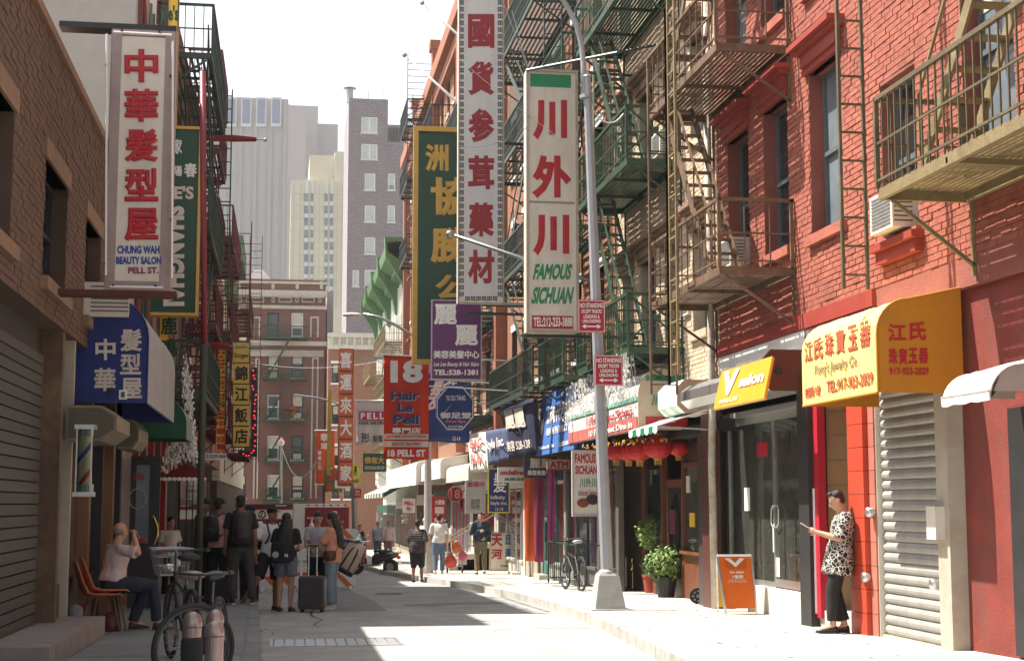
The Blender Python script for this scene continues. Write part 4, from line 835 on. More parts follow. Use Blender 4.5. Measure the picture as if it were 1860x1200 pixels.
for m_, nm in ((rb, 'bulbs'), (bb_, 'bulbs')):
    g = MB()
    for k in range(17):
        c = RY(random.uniform(458, 465), 672 + k * 9 + random.uniform(-3, 3), Y - .01); g.ell(c, (.022, .022, .022), 6, 4)
    for k in range(4): g.ell(RY(442 + k * 5, 824 + random.uniform(-3, 3), Y - .01), (.022, .022, .022), 6, 4)
    tag(g.build(nm, m_, t), kind='stuff')
# -- tall right signs
Y = 28.0; t = board('sichuan_sign', (957, 130, 1048, 602), Y, cream, 'tall cream blade sign with green top band, red brush characters, Famous Sichuan in green', th=.35)
g = MB(); ring(g, 956, 129, 1049, 603, .045, Y, .035); g.build('frame', mat('tan_frame', (.42, .34, .26), r=.5, dirt=.4, dc=(.2, .14, .1)), t)
def patchY(par, x0, y0, x1, y1, Y, m, name='band', d=.006): a = RY(x0, y1, Y); b = RY(x1, y0, Y); return MB().box(a.x, b.x, Y - d, Y, a.z, b.z).build(name, m, par)
patchY(t, 963, 137, 1037, 157, Y, kgreen); patchY(t, 966, 574, 1041, 596, Y, signred); patchY(t, 961, 367, 1043, 368.3, Y, mat('seam', (.3, .25, .2)), 'seam')
VY(t, '川', 968, 180, 1030, 256, Y, signred, .05, fill=.95); VY(t, '外', 966, 280, 1038, 362, Y, signred, .05, fill=.95); VY(t, '川', 968, 388, 1034, 466, Y, signred, .05, fill=.95)
TY(t, 'FAMOUS', 970, 479, 1038, 508, Y, kgreen, .045, shear=.2); TY(t, 'SICHUAN', 967, 521, 1040, 552, Y, kgreen, .045, shear=.2); TY(t, 'TEL:212-233-3888', 969, 576, 1040, 593, Y - .006, whitel, .03)
a = RY(957, 128, Y - .1); hang(t, [a, Vector((XR, Y - 1.6, a.z + .15))], .028, mat('dark_steel_arm', (.06, .05, .05), r=.4), 'arm'); b = RY(1048, 131, Y); hang(t, [b, Vector((XR, Y + .1, b.z))], .028, mat('dark_steel_arm'), 'arm'); a = RY(990, 606, Y); MB().box(a.x - .35, XR, Y + .1, Y + .2, a.z - .06, a.z).build('arm', blackm, t)
for q in ((930, 20), (905, -20)): a = RY(960, 128, Y); hang(t, [a, RY(*q, Y)], .008, steel, 'guy_wire')
Y = 33.0; wf = mat('weathered_white_board', (.62, .60, .60), r=.7, v=.06, dirt=.5, dc=(.40, .38, .37), s=3, streak=.15)
t = board('medicine_shop_sign', (832, -60, 915, 549), Y, wf, 'very tall white blade sign with dark red characters and a black key pattern border', th=.3); g = MB(); ring(g, 831, -62, 916, 551, .03, Y, .02); g.build('frame', mat('old_brass_frame', (.4, .31, .16), r=.5), t)
VY(t, '國貨参茸藥材', 850, 14, 898, 555 - 28, Y, paint((.28, .012, .02), 'deep_red'), .04, fill=.72)
g = MB()
def key(x, y, s, fl):                                                # one Greek-key unit, as strips
    for (ax_, ay, bx_, by) in ((0, 0, 1, 0), (1, 0, 1, .85), (1, .85, .35, .85), (.35, .85, .35, .4), (.35, .4, .7, .4), (0, 0, 0, 1.15)):
        if fl: ax_, bx_ = 1 - ax_, 1 - bx_
        a = RY(x + ax_ * s, y + ay * s, Y - .004); b = RY(x + bx_ * s, y + by * s, Y - .004); e = .009
        g.box(min(a.x, b.x) - e, max(a.x, b.x) + e, Y - .006, Y - .001, min(a.z, b.z) - e, max(a.z, b.z) + e)
y = 2
while y < 535: key(834.5, y, 7, 0); key(905, y, 7, 1); y += 12.3
x = 846
while x < 900: key(x, 539, 6.5, (int(x) // 10) % 2); x += 10
tag(g.build('key_pattern_border', inkb, t), kind='stuff')
a = RY(832, 300, Y); 
for z in (RY(0, 548, Y).z - .05, RY(0, 60, Y).z): b = RY(915, 0, Y); MB().box(b.x - .8, XR, Y + .3, Y + .36, z, z + .06).build('arm', blackm, t)
Y = 36.0; t = board('green_gold_sign', (749, 233, 852, 660), Y, sgreen, 'large dark green sign with gold characters and gold frame behind the white medicine sign', th=.25); g = MB(); ring(g, 748, 233, 853, 661, .12, Y, .05); g.build('frame', gold, t)
for c, q in (('洲', (772, 262, 815, 312)), ('協', (782, 322, 858, 392)), ('勝', (782, 412, 858, 478)), ('公', (790, 498, 858, 545))): TY(t, c, *q, Y, gold, .04, name='character', th=.02)
b = RY(852, 260, Y); MB().box(b.x - .1, XR, Y + .05, Y + .12, b.z, b.z + .07).build('arm', blackm, t); MB().box(b.x - .1, XR, Y + .05, Y + .12, b.z - 4, b.z - 3.93).build('arm', blackm, t)
Y = 34.2; purp = mat('purple_panel', (.12, .012, .11), r=.35, v=.15, s=2, b=.05, dirt=.2, dc=(.07, .01, .07)); t = board('hair_salon_sign', (783, 546, 875, 689), Y, purp, 'purple beauty and hair salon sign with white characters and phone number', th=.15, frame=steel, fw=.02)
TY(t, '麗', 788, 552, 830, 590, Y, whitel, .03, name='character'); TY(t, '麗', 826, 590, 868, 628, Y, whitel, .03, name='character'); TY(t, '美容美髮中心', 787, 636, 871, 651, Y, whitel, .03); TY(t, 'Lee Lee Beauty & Hair Salon', 788, 657, 870, 667, Y, whitel, .02, shear=.25); TY(t, 'TEL:528-1381', 788, 671, 868, 681, Y, whitel, .035)
g = MB(); a = RY(828, 585, Y)
for (x0, y0, x1, y1) in ((830, 572, 870, 572), (830, 584, 870, 584), (834, 576, 866, 576), (838, 580, 846, 580), (852, 580, 860, 580)): p = RY(x0, y0, Y); q = RY(x1, y1, Y); g.box(p.x, q.x, Y - .004, Y, p.z - .01, p.z + .01)
g.build('pattern', paint((.05, .02, .12)), t); b = RY(875, 552, Y); MB().box(b.x, XR, Y + .05, Y + .1, b.z, b.z + .05).build('arm', steel, t)
# banners
def banner(name, pts, Y, m, label, fold=.05, th=.012):
    """cloth banner with gentle folds; pts: four pixel corners (tl, tr, br, bl)"""
    t = thing(name, RY(*pts[3], Y), label, 'banner'); R1, R2 = [], []; tl, tr, br, bl = [RY(*p, Y) for p in pts]; nx, nz = 14, 10; g = MB(); rows = []
    for j in range(nz + 1):
        v = j / nz; L = tl.lerp(bl, v); R = tr.lerp(br, v); rows.append([L.lerp(R, i / nx) + Vector((0, fold * math.sin(i * .9 + v * 2.2) * (.3 + v), .02 * math.sin(i * .45) * v)) for i in range(nx + 1)])
    fv = [q for r in rows for q in r]; W = nx + 1; fs = [(j * W + i, (j + 1) * W + i, (j + 1) * W + i + 1, j * W + i + 1) for j in range(nz) for i in range(nx)]
    g.add(fv, fs); o = g.build('cloth', m, t, smooth=True, fix=False); md = o.modifiers.new('s', 'SOLIDIFY'); md.thickness = th; return t
rb_ = mat('banner_red', (.62, .035, .01), r=.75, v=.1, s=3, b=.1, spec=.2)
Y = 40.0; t = banner('hair_salon_banner', ((697, 645), (779, 645), (779, 834), (697, 834)), Y, rb_, 'bright red hair salon banner with a white 18 and blue lettering', .02); Z = Y - .07
TY(t, '18', 709, 654, 768, 695, Z, whitel, .05); 
for i, (s_, x0, x1) in enumerate((('Hair', 710, 762), ('Le', 722, 750), ('Pell', 714, 761))): TY(t, s_, x0 + .8, 711 + i * 21.5, x1 + .8, 728 + i * 21.5, Z + .01, whitel, .05); TY(t, s_, x0, 710 + i * 21.5, x1, 727 + i * 21.5, Z - .01, navy, .05)
TY(t, '專門店', 712, 776, 764, 787, Z, whitel, .03); patchY(t, 698, 788, 778, 797.5, Z + .02, cream); TY(t, 'JAPANESE STRAIGHTENING', 702, 790, 775, 796, Z, signred, .03); patchY(t, 698, 801, 778, 811, Z + .02, cream); TY(t, 'KERATIN TREATMENT', 712, 803, 765, 809, Z, signred, .03); TY(t, '18 PELL ST', 704, 816, 773, 829, Z, whitel, .05)
hang(t, [RY(694, 644, Y), Vector((XR, Y, RY(0, 644, Y).z))], .02, steel, 'pole')
bluec = mat('royal_blue_cloth', (.01, .04, .22), r=.6, v=.1, s=3, b=.1); Y = 41.5; t = banner('blue_salon_banner', ((769, 674), (853, 674), (853, 803), (769, 803)), Y, bluec, 'royal blue salon banner partly hidden behind the octagonal foot spa sign', .02)
TY(t, '髮', 778, 690, 815, 745, Y - .07, whitel, .02, shear=.3, name='character'); TY(t, '大', 816, 690, 830, 706, Y - .07, whitel, .02); TY(t, '12-14', 822, 792, 836, 800, Y - .075, whitel, .03); hang(t, [RY(765, 688, Y), Vector((XR, Y, RY(0, 688, Y).z))], .02, steel, 'pole')
TY(t, '夕', 830, 708, 846, 730, Y - .07, whitel, .02)
Y = 38.0; t = thing('foot_spa_sign', RY(826, 782, Y), 'blue octagonal foot spa sign with white border and white characters', 'sign'); c = RY(826.5, 741, Y); rw, rh = (RY(861, 741, Y).x - c.x), (RY(826, 700, Y).z - c.z)
def octo(k): return [c + Vector((rw * k * math.cos(math.pi / 8 + q * math.pi / 4) / math.cos(math.pi / 8), 0, rh * k * math.sin(math.pi / 8 + q * math.pi / 4) / math.cos(math.pi / 8))) for q in range(8)]
MB().prism(octo(1), (0, .1, 0)).build('panel', bluec, t); g = MB(); A_, B_ = octo(.96), octo(.91)
for k in range(8): g.prism([A_[k] + Vector((0, -.006, 0)), A_[(k + 1) % 8] + Vector((0, -.006, 0)), B_[(k + 1) % 8] + Vector((0, -.006, 0)), B_[k] + Vector((0, -.006, 0))], (0, .005, 0))
g.build('border', whitel, t); TY(t, 'YU ZU TANG', 810, 718, 845, 727, Y, whitel, .03); TY(t, '御足堂', 799, 731, 856, 760, Y, whitel, .035); TY(t, 'Foot Spa', 810, 762, 846, 769, Y, paint((.8, .2, .2)), .03); TY(t, '212-227-3685', 814, 772, 841, 777, Y, whitel, .03)
hang(t, [RY(780, 701, Y), Vector((XR, Y, RY(0, 703, Y).z))], .02, steel, 'pole'); g = MB(); g.tube([RY(843 + 10 * math.cos(q), 692 + 9 * math.sin(q), Y - .02) for q in [k * .52 for k in range(-2, 8)]], .01, 6); g.build('scroll', blackm, t)
Y = 46.0; wcl = mat('white_cloth', (.62, .58, .54), r=.8, v=.05); t = banner('white_salon_banner', ((648, 728), (704, 724), (704, 808), (648, 808)), Y, wcl, 'white hair salon banner with pink letter blocks left of the red banner', .02)
patchY(t, 652, 747, 707, 763, Y - .05, paint((.45, .02, .14))); [TY(t, c, 655 + i * 11.5, 749, 663 + i * 11.5, 761, Y - .06, whitel, .05) for i, c in enumerate('PELL')]; TY(t, 'HAIR SALON', 652, 765, 698, 771, Y - .06, inkb, .03); TY(t, '形', 656, 786, 672, 804, Y - .06, inkb, .02); TY(t, '-髮藝', 674, 790, 696, 803, Y - .06, inkb, .01)
hang(t, [RY(645, 727, Y), Vector((XR, Y, RY(0, 724, Y).z))], .02, steel, 'pole')
Y = 60.0; orp = mat('orange_sign_panel', (.55, .13, .05), r=.45, v=.06); t = board('orange_panel_sign', (613, 633, 643, 881), Y, mat('orange_frame', (.3, .05, .02)), 'tall orange sign of stacked squares with white characters beside the lantern lamp', th=.25)
for i, ch in enumerate('喜運來大酒家'): y0 = 635 + i * 41; p = patchY(t, 615, y0, 641, y0 + 37, Y - .01, orp, 'panel_face', .02); TY(p, ch, 617.5, y0 + 4, 639, y0 + 33, Y - .03, whitel, .03, name='character')
MB().box(RY(606, 0, Y).x, RY(612.5, 0, Y).x, Y + .3, Y + .6, RY(0, 860, Y).z, RY(0, 700, Y).z).build('yellow_post', mat('mustard', (.45, .33, .06)), t); b = RY(643, 650, Y); MB().box(b.x, XR, Y + .1, Y + .18, b.z, b.z + .08).build('arm', steel, t)
Y = 75.0; t = banner('orange_optical_banner', ((574, 782), (608, 780), (608, 877), (574, 880)), Y, orange, 'orange optical shop banner with white characters near the street lamp', .03); TY(t, '華埠', 0, 0, 1, 1, Y, whitel) if False else VY(t, '華埠', 582, 786, 596, 818, Y - .1, whitel, .03); VY(t, '眼鏡公司', 577, 818, 584, 854, Y - .1, whitel, .03)
for y in (781, 879): hang(t, [RY(571, y, Y), RY(612, y, Y)], .03, whitep, 'pole')
t = banner('olive_banner', ((589, 850), (622, 850), (622, 893), (589, 893)), 74, mat('olive_cloth', (.10, .14, .05), r=.8), 'olive green banner with red characters below the orange sign', .03); TY(t, '妍', 597, 854, 612, 872, 73.9, rb_, .03); VY(t, '髮', 593, 876, 602, 889, 73.9, rb_, .03); VY(t, '屋', 608, 876, 616, 889, 73.9, rb_, .03)
# flag poles, right
for (x0, y0, x1, y1, Y, lb) in ((830, 186, 740, 105, 45, 'middle bare flagpole leaning out from the upper right buildings'), (830, 62, 772, 10, 45.5, 'highest bare flagpole leaning out over the street'), (958, 472, 826, 428, 31.8, 'thick silver flagpole with a ball tip crossing the white medicine sign')):
    a = RY(x0, y0, Y); b = RY(x1, y1, Y); t = thing('flagpole', a, lb, 'flagpole'); w = Vector((XR, Y, a.z + (a.z - b.z) / (a.x - b.x) * (XR - a.x) * -1 * -1)); w.z = a.z + (a.z - b.z) / (a.x - b.x) * (XR - a.x)
    MB().tube([w, b], [.05, .032], 8).build('pole', whitep if Y > 40 else alu, t, smooth=True); e = b + (b - a).normalized() * .12; MB().ell(e, (.075, .075, .075), 10, 8).build('finial', steel, t, smooth=True)
# red vertical sign above the octagon box
Y = 24.6; t = board('red_menu_sign', (1256, 618, 1290, 668), Y, signred, 'small red sign with yellow characters above the white roller box', th=.1); VY(t, '靚妝', 1262, 622, 1272, 642, Y, yel, .02); TY(t, '靚', 1265, 626, 1274, 640, Y, yel, .02) ; TY(t, '如', 1277, 626, 1286, 640, Y, yel, .02); TY(t, '味隨川竹', 1261, 652, 1288, 665, Y, yel, .02)
# no standing signs and lamp post
LP = Vector((4.92, 22.86, gz(22.86, SW))); lp = thing('lamp_post', LP, 'tall grey street lamp post on a flared concrete base with two red parking signs', 'lamp post')
lg = mat('lamp_post_grey', (.36, .36, .38), r=.5, m=.2, v=.08, dirt=.3, dc=(.25, .24, .24)); 
def sqring(z, h): return [LP + Vector((sx * h, sy * h, z)) for sx, sy in ((-1, -1), (1, -1), (1, 1), (-1, 1))]
b = MB().loft([sqring(0, .30), sqring(.03, .30), sqring(.031, .235), sqring(.52, .155), sqring(.56, .13)]).build('base', mat('base_grey', (.38, .38, .37), r=.8, v=.1, dirt=.4, dc=(.25, .24, .22)), lp)
MB().ell(LP + Vector((0, 0, .56)), (.14, .14, .07), 14, 8).build('collar', lg, lp, smooth=True)
ptop = RY(1066, 140, 22.86); pb = LP + Vector((0, 0, .5)); n8 = 8
MB().tube([pb, pb.lerp(ptop, .5), ptop], [.10, .085, .062], 8).build('pole', lg, lp)
MB().tube([ptop, ptop + Vector((0, 0, .03)), ptop + Vector((0, 0, .1))], [.08, .06, .01], 10).build('finial', lg, lp)
arm = [RY(x, y, 22.86) for x, y in ((1060, 175), (1060, 120), (1056, 80), (1047, 45), (1030, 12), (1012, -15), (980, -45), (900, -90))]; MB().tube(arm, [.05, .045, .045, .045, .043, .04, .04, .04], 8).build('arm', lg, lp, smooth=True)
MB().tube([ptop + Vector((-.02, 0, -.35)), ptop + Vector((-.02, 0, -.30))], .1, 10).build('clamp', steel, lp)
redsign = mat('parking_sign_red', (.38, .015, .04), r=.4, v=.06, b=.03)
for (x0, y0, x1, y1), lab in (((1050, 545, 1099, 603), 'upper'), ((1080, 645, 1131, 700), 'lower')):
    Y = 22.70 - (.06 if lab == 'lower' else 0); a = RY(x0, y1, Y); b = RY(x1, y0, Y); t = thing('parking_sign', a, '%s red no standing sign strapped to the near lamp post' % lab, 'sign', 'no standing signs on the lamp post')
    MB().box(a.x, b.x, Y, Y + .012, a.z, b.z).build('panel', redsign, t); h = y1 - y0; w = x1 - x0
    g = MB(); ring(g, x0 + 1, y0 + 1, x1 - 1, y1 - 1, .008, Y, .003); g.build('border', whitel, t)
    for s_, f, e, wd in (('NO STANDING', .09, .24, .88), ('EXCEPT TRUCKS', .29, .41, .74), ('LOADING &', .45, .57, .6), ('UNLOADING', .6, .71, .66)): TY(t, s_, x0 + w * (1 - wd) / 2, y0 + h * f, x0 + w * (1 + wd) / 2, y0 + h * e, Y, whitel, .03)
    g = MB(); c = RY(x0 + w / 2, y0 + h * .82, Y - .004); g.box(c.x - .1, c.x + .1, Y - .005, Y - .001, c.z - .009, c.z + .009)
    for s_ in (-1, 1): g.prism([c + Vector((s_ * .15, 0, 0)), c + Vector((s_ * .09, 0, .035)), c + Vector((s_ * .09, 0, -.035))], (0, .004, 0))
    g.build('arrow', whitel, t)
# ================================================================ awnings on the right wall (canopy, side panel)
def awning(name, label, Y0, Y1, Xf, zb_, zt, fab, side, Xw=XR, rr=.35, face=None, top=None):
    """canopy with a rounded shoulder: front at Xf, hem zb_, meets the wall at zt"""
    t = thing(name, ((Xf + Xw) / 2, Y0, zb_), label, 'awning'); s = 1 if Xw > Xf else -1; pr = [(Xf, zb_)]; zs = zt - .12 - rr
    for k in range(8): a = math.pi / 2 * k / 7; pr.append((Xf + s * rr * (1 - math.cos(a)), zs + rr * math.sin(a)))
    pr.append((Xw, zt)); n = 8; g = MB(); R = [[Vector((x, Y0 + (Y1 - Y0) * k / n, z + (.008 * math.sin(k * 2.3 + i) if 0 < k < n else 0))) for i, (x, z) in enumerate(pr)] for k in range(n + 1)]
    g.loft(R, cap=False, closed=False); o = g.build('canopy', fab, t, smooth=False, fix=False); md = o.modifiers.new('s', 'SOLIDIFY'); md.thickness = .01
    for y in (Y0, Y1): p = [Vector((x, y, z)) for x, z in pr] + [Vector((Xw, y, zb_))]; MB().prism(p, (0, .008 if y == Y1 else -.008, 0)).build('side_panel', side, t)
    g = MB(); g.tube([Vector((x, Y0 - .012, z)) for x, z in pr], .012, 6); g.tube([Vector((Xf, Y0, zb_)), Vector((Xf, Y1, zb_))], .014, 6); g.build('piping', side, t); return t
def TX(par, body, x0, x1, yb0, yb1, h, X, m, bold=.03, **k):
    """lettering on a plane facing the street: pixel start/end of the baseline and the height at its left end in pixels"""
    p = RX(x0, yb0, X); q = RX(x1, yb1, X); u = RX(x0, yb0 - h, X); return text3(par, body, p, Vector((X, q.y, p.z + (q.z - p.z))), Vector((X, p.y, u.z)), m, bold, **k)
kyf = mat('yellow_awning_fabric', (.80, .62, .20), r=.75, v=.06, s=2, b=.08, dirt=.15, dc=(.6, .42, .12)); kys = mat('shaded_yellow_side', (.50, .20, .006), r=.7, v=.1, s=2, b=.08, dirt=.4, dc=(.4, .15, .02), streak=.3)  # side deepened to orange: its shade is put into the colour
Yk0, Yk1 = 14.22, 16.40; Xk = 5.8; kong = awning('jewelry_awning', 'yellow jewelry shop awning with red characters and a side panel deepened orange as shade', Yk0, Yk1, Xk, 2.40, 3.46, kyf, kys)
kr = paint((.48, .10, .05), 'awning_red'); XX = Xk - .004
L = lambda a, b: Yk1 - (Yk1 - Yk0) * a
def KX(body, f0, f1, z0, z1, m, bold=.03, **k): text3(kong, body, Vector((XX, L(f0, 0), z0)), Vector((XX, L(f1, 0), z0)), Vector((XX, L(f0, 0), z1)), m, bold, **k)
for i, (ch, f0, f1) in enumerate((('江', .05, .17), ('氏', .19, .32), ('珠', .35, .47), ('寶', .5, .62), ('玉', .66, .78), ('器', .81, .94))): KX(ch, f0, f1, 2.88, 3.14 if i > 1 else 3.12, kr, .03, name='character')
KX("Kong's Jewelry Co.", .2, .78, 2.68, 2.83, paint((.3, .22, .12), 'pen_brown'), .006, shear=.1); KX('披露街六號', .05, .27, 2.48, 2.60, kr, .02); KX('TEL:917-923-2829', .36, .96, 2.49, 2.62, kr, .03)
for ch, q in (('江', (1612, 588, 1646, 620)), ('氏', (1650, 584, 1682, 618)), ('珠', (1614, 632, 1630, 662)), ('寶', (1632, 632, 1648, 662)), ('玉', (1650, 632, 1666, 660)), ('器', (1668, 632, 1686, 660))): TY(kong, ch, *q, Yk0 - .01, signred, .035, name='character')
TY(kong, '917-923-2829', 1615, 667, 1687, 681, Yk0 - .01, signred, .035)
wa = awning('white_shell_awning', 'white rounded awning cut by the right edge, lower right of the jewelry awning', 12.2, 13.15, 5.98, 2.27, 2.62, whitep, mat('shaded_white_side', (.35, .3, .27), r=.7), rr=.3)  # side panel is the white greyed down, shade held in the colour
# salon fixed sign and roller housing
t = thing('salon_fascia_sign', RX(1345, 720, 6.2), 'slanted yellow and orange salon sign with white letters under the red band', 'sign'); 
ya, yb = RX(1391, 690, 5.88).y, RX(1299, 690, 5.88).y; sa, sb = Vector((5.9, 0, 2.55)), Vector((6.35, 0, 3.05)); n = 6
oy = mat('orange_yellow_panel', (.75, .33, .03), r=.35, v=.1, b=.02)
g = MB(); g.prism([Vector((5.85, ya, 2.60)), Vector((5.88, ya, 2.58)), Vector((6.0, ya, 3.1)), Vector((5.97, ya, 3.12))], (0, yb - ya, 0)); g.build('panel', oy, t)
def SX(body, f0, f1, v0, v1, m, bold=.03, **k):
    p = lambda f, v: Vector((5.845 + .115 * v, yb - (yb - ya) * f, 2.6 + .51 * v)); text3(t, body, p(f0, v0), p(f1, v0), p(f0, v1), m, bold, **k)
SX('V', .1, .42, .3, .95, whitel, .06); SX('salon', .47, .93, .42, .72, whitel, .04); SX('8 PELL ST', .12, .5, .1, .2, whitel, .03)
g = MB(); g.prism([Vector((6.16, 18.6, 2.75)), Vector((6.03, 18.6, 2.86)), Vector((6.03, 18.6, 3.0)), Vector((6.16, 18.6, 3.1)), Vector((6.69, 18.6, 3.1)), Vector((6.69, 18.6, 2.75))], (0, 4.0, 0)); hs = thing('roller_housing', (6.5, 18.6, 2.75), 'octagonal brown ended steel roller housing right of the salon sign', 'shutter box'); g.build('case', alu, hs)
g = MB(); g.prism([Vector((6.15, 18.59, 2.74)), Vector((6.02, 18.59, 2.85)), Vector((6.02, 18.59, 3.13)), Vector((6.15, 18.59, 3.27)), Vector((6.69, 18.59, 3.27)), Vector((6.69, 18.59, 2.74))], (0, -.02, 0)); g.build('end_cap', mat('brown_cap', (.10, .035, .015), r=.5), hs); MB().tube([(6.25, 18.57, 3.0), (6.25, 18.54, 3.0)], .05, 10).build('axle', blackm, hs)
hs2 = thing('roller_box', (6.4, 23.2, 2.8), 'white and silver octagonal roller box between salon and restaurant', 'shutter box'); g = MB(); pr = [(6.69, 2.72), (6.2, 2.72), (6.08, 2.84), (6.08, 3.12), (6.2, 3.24), (6.69, 3.24)]; g.prism([Vector((x, 23.0, z)) for x, z in pr], (0, 1.2, 0)); g.build('case', whitep, hs2)
MB().prism([Vector((x, 22.99, z)) for x, z in pr], (0, -.01, 0)).build('end_cap', mat('peach_cap', (.5, .33, .22), r=.6), hs2)
# sichuan awning
wfab = mat('white_awning_fabric', (.70, .67, .62), r=.8, v=.05, dirt=.2, dc=(.5, .46, .42)); csd = mat('tan_awning_side', (.52, .40, .30), r=.8, v=.08, dirt=.25, dc=(.35, .26, .18))
sa_ = awning('restaurant_awning', 'long white restaurant awning with a tan end panel reading Dine in and Take out', 25.05, 31.4, 5.95, 2.55, 3.72, wfab, csd, rr=.45); Y = 25.03; patchY(sa_, 1173, 682, 1249, 691, Y, kgreen); patchY(sa_, 1173, 757, 1249, 774, Y, signred)
TY(sa_, 'Dine in', 1201, 660, 1225, 671, Y, inkb, .015); TY(sa_, '&', 1197, 671, 1203, 678, Y, inkb, .015); TY(sa_, 'Take out', 1186, 679, 1216, 690, Y - .008, inkb, .015); TY(sa_, '川外川', 1184, 715, 1230, 737, Y, kgreen, .03, shear=.15); TY(sa_, '212-233-3888', 1195, 761, 1226, 767, Y - .008, whitel, .02)
g = MB(); g.box(5.93, 5.944, 25.1, 31.35, 2.56, 2.78); g.build('red_hem', mat('sunlit_red', (.45, .12, .10), r=.8), sa_); g = MB(); g.box(5.93, 5.944, 25.1, 31.35, 3.05, 3.12); g.build('green_band', mat('sunlit_green', (.2, .45, .3), r=.8), sa_)  # paler red and green put the sun's glare on the front into colour
for i, (s_, f0, f1, z0, z1, m_) in enumerate((('川外川 Famous Sichuan', .3, .95, 2.8, 3.0, signred), ('10 Pell Street Dine in', .35, .95, 2.6, 2.72, whitel))): text3(sa_, s_, Vector((5.925, 31.3 - 6.2 * f0, z0)), Vector((5.925, 31.3 - 6.2 * f1, z0)), Vector((5.925, 31.3 - 6.2 * f0, z1)), m_, .03)
# small striped awning
t = thing('striped_awning', (6.2, 23.9, 2.55), 'small sloping white and green striped awning with a scalloped edge over the red doorway', 'awning')
for k in range(7):
    y0 = 22.95 + k * .28; g = MB(); a, b = y0, y0 + .28; g.prism([Vector((XR, a, 2.83)), Vector((5.75, a, 2.52)), Vector((5.75, a, 2.5)), Vector((XR, a, 2.8))], (0, .28, 0)); pts = [Vector((5.745, a, 2.51))] + [Vector((5.745, a + .28 * q / 6, 2.43 - .035 * math.sin(math.pi * q / 6))) for q in range(7)] + [Vector((5.745, b, 2.51))]; g.prism(pts, (.008, 0, 0)); g.build('stripe', [whitep, kgreen][k % 2], t)
for x in (5.78, 6.67): hang(t, [(x, 22.96, 2.5 if x < 6 else 2.8), (XR, 22.96, 2.45)], .014, steel, 'arm')
# lanterns
red_l = mat('lantern_silk', (.50, .01, .012), r=.55, v=.08, s=6, b=.1)
def lantern(p, r, label):
    t = thing('paper_lantern', p - Vector((0, 0, r * .85)), label, 'lantern', 'red lanterns in front of the restaurant'); g = MB(); R = []; n = 24
    for k in range(9):
        a = math.pi * (k / 8 - .5) * .86; rr = r * math.cos(a); zz = r * .82 * math.sin(a); R.append([p + Vector((rr * (1 + .035 * (q % 2)) * math.cos(2 * math.pi * q / n), rr * (1 + .035 * (q % 2)) * math.sin(2 * math.pi * q / n), zz)) for q in range(n)])
    g.loft(R); g.build('shade', red_l, t); MB().tube([p - Vector((0, 0, r * .78)), p - Vector((0, 0, r * .92))], r * .3, 12).build('ring', gold, t); MB().tube([p + Vector((0, 0, r * .76)), p + Vector((0, 0, r * .9))], r * .28, 12).build('ring', gold, t)
    g = MB()
    for q in range(12): a = q * math.pi / 6; c = p + Vector((r * .22 * math.cos(a), r * .22 * math.sin(a), -r * .92)); g.tube([c, c - Vector((0, 0, r * .3))], .008, 4)
    g.build('tassel', gold, t); hang(t, [p + Vector((0, 0, r * .9)), p + Vector((0, 0, r * .9 + .12))], .006, blackm, 'cord')
for i, (x, y, r, Y, lb) in enumerate(((1195, 811, .26, 25.9, 'nearest and largest red lantern at the right end of the row'), (1162, 816, .25, 27.0, 'second red lantern from the right end of the row'), (1142, 818, .24, 28.0, 'third red lantern from the right, squeezed between its neighbours'), (1119, 818, .24, 29.2, 'fourth red lantern from the right just beside the lamp post'), (1078, 826, .22, 30.6, 'small red lantern on the left side of the lamp post'), (1232, 812, .19, 26.4, 'dim red lantern hanging behind the glass at far right'))):
    p = RY(x, y, Y); lantern(p, r, lb)
# pharmacy awning etc.
pb_ = mat('pharmacy_blue', (.05, .15, .42), r=.7, v=.06); Y0, Y1 = 31.6, 35.5; ph_ = thing('pharmacy_awning', (6, 33, 2.5), 'light blue pharmacy awning with white characters and a house symbol', 'awning'); zA, zB = RX(1043, 815, 5.95).z, RX(1043, 692, 5.95).z
ya0, ya1 = RX(1043, 750, 5.95).y, RX(975, 750, 5.95).y; g = MB(); g.prism([Vector((5.95, ya0, zA)), Vector((5.99, ya0, zA)), Vector((6.12, ya0, zB)), Vector((6.08, ya0, zB))], (0, ya1 - ya0, 0)); g.build('panel', pb_, ph_); MB().prism([Vector((6.0, ya0 - .01, zA)), Vector((6.09, ya0 - .01, zB)), Vector((XR, ya0 - .01, zB)), Vector((XR, ya0 - .01, zA))], (0, .01, 0)).build('side_panel', bluec, ph_)
def PX(par, body, f0, f1, v0, v1, m, bold=.03, ya0=ya0, ya1=ya1, zA=zA, zB=zB, xa=5.94, xb=6.07, **k):
    p = lambda f, v: Vector((xa + (xb - xa) * v, ya1 - (ya1 - ya0) * f, zA + (zB - zA) * v)); return text3(par, body, p(f0, v0), p(f1, v0), p(f0, v1), m, bold, **k)
PX(ph_, '新時代西藥房', .22, .96, .48, .78, whitel, .03); PX(ph_, 'HENGHI PHARMACY INC.', .24, .94, .3, .42, whitel, .03); PX(ph_, 'TEL:212-608-6678', .6, .96, .08, .15, whitel, .03); PX(ph_, 'Mott Street, New York', .08, .5, .08, .15, whitel, .03); PX(ph_, 'H', .06, .14, .35, .6, whitel, .08); g = MB(); g.prism([Vector((5.93, ya1 - .2 * .5, zA + .9)), Vector((5.93, ya1 - .2 * 2.6, zA + .9)), Vector((5.95, ya1 - .2 * 1.5, zA + 1.12))], (.01, 0, 0)); g.build('roof_symbol', whitel, ph_)
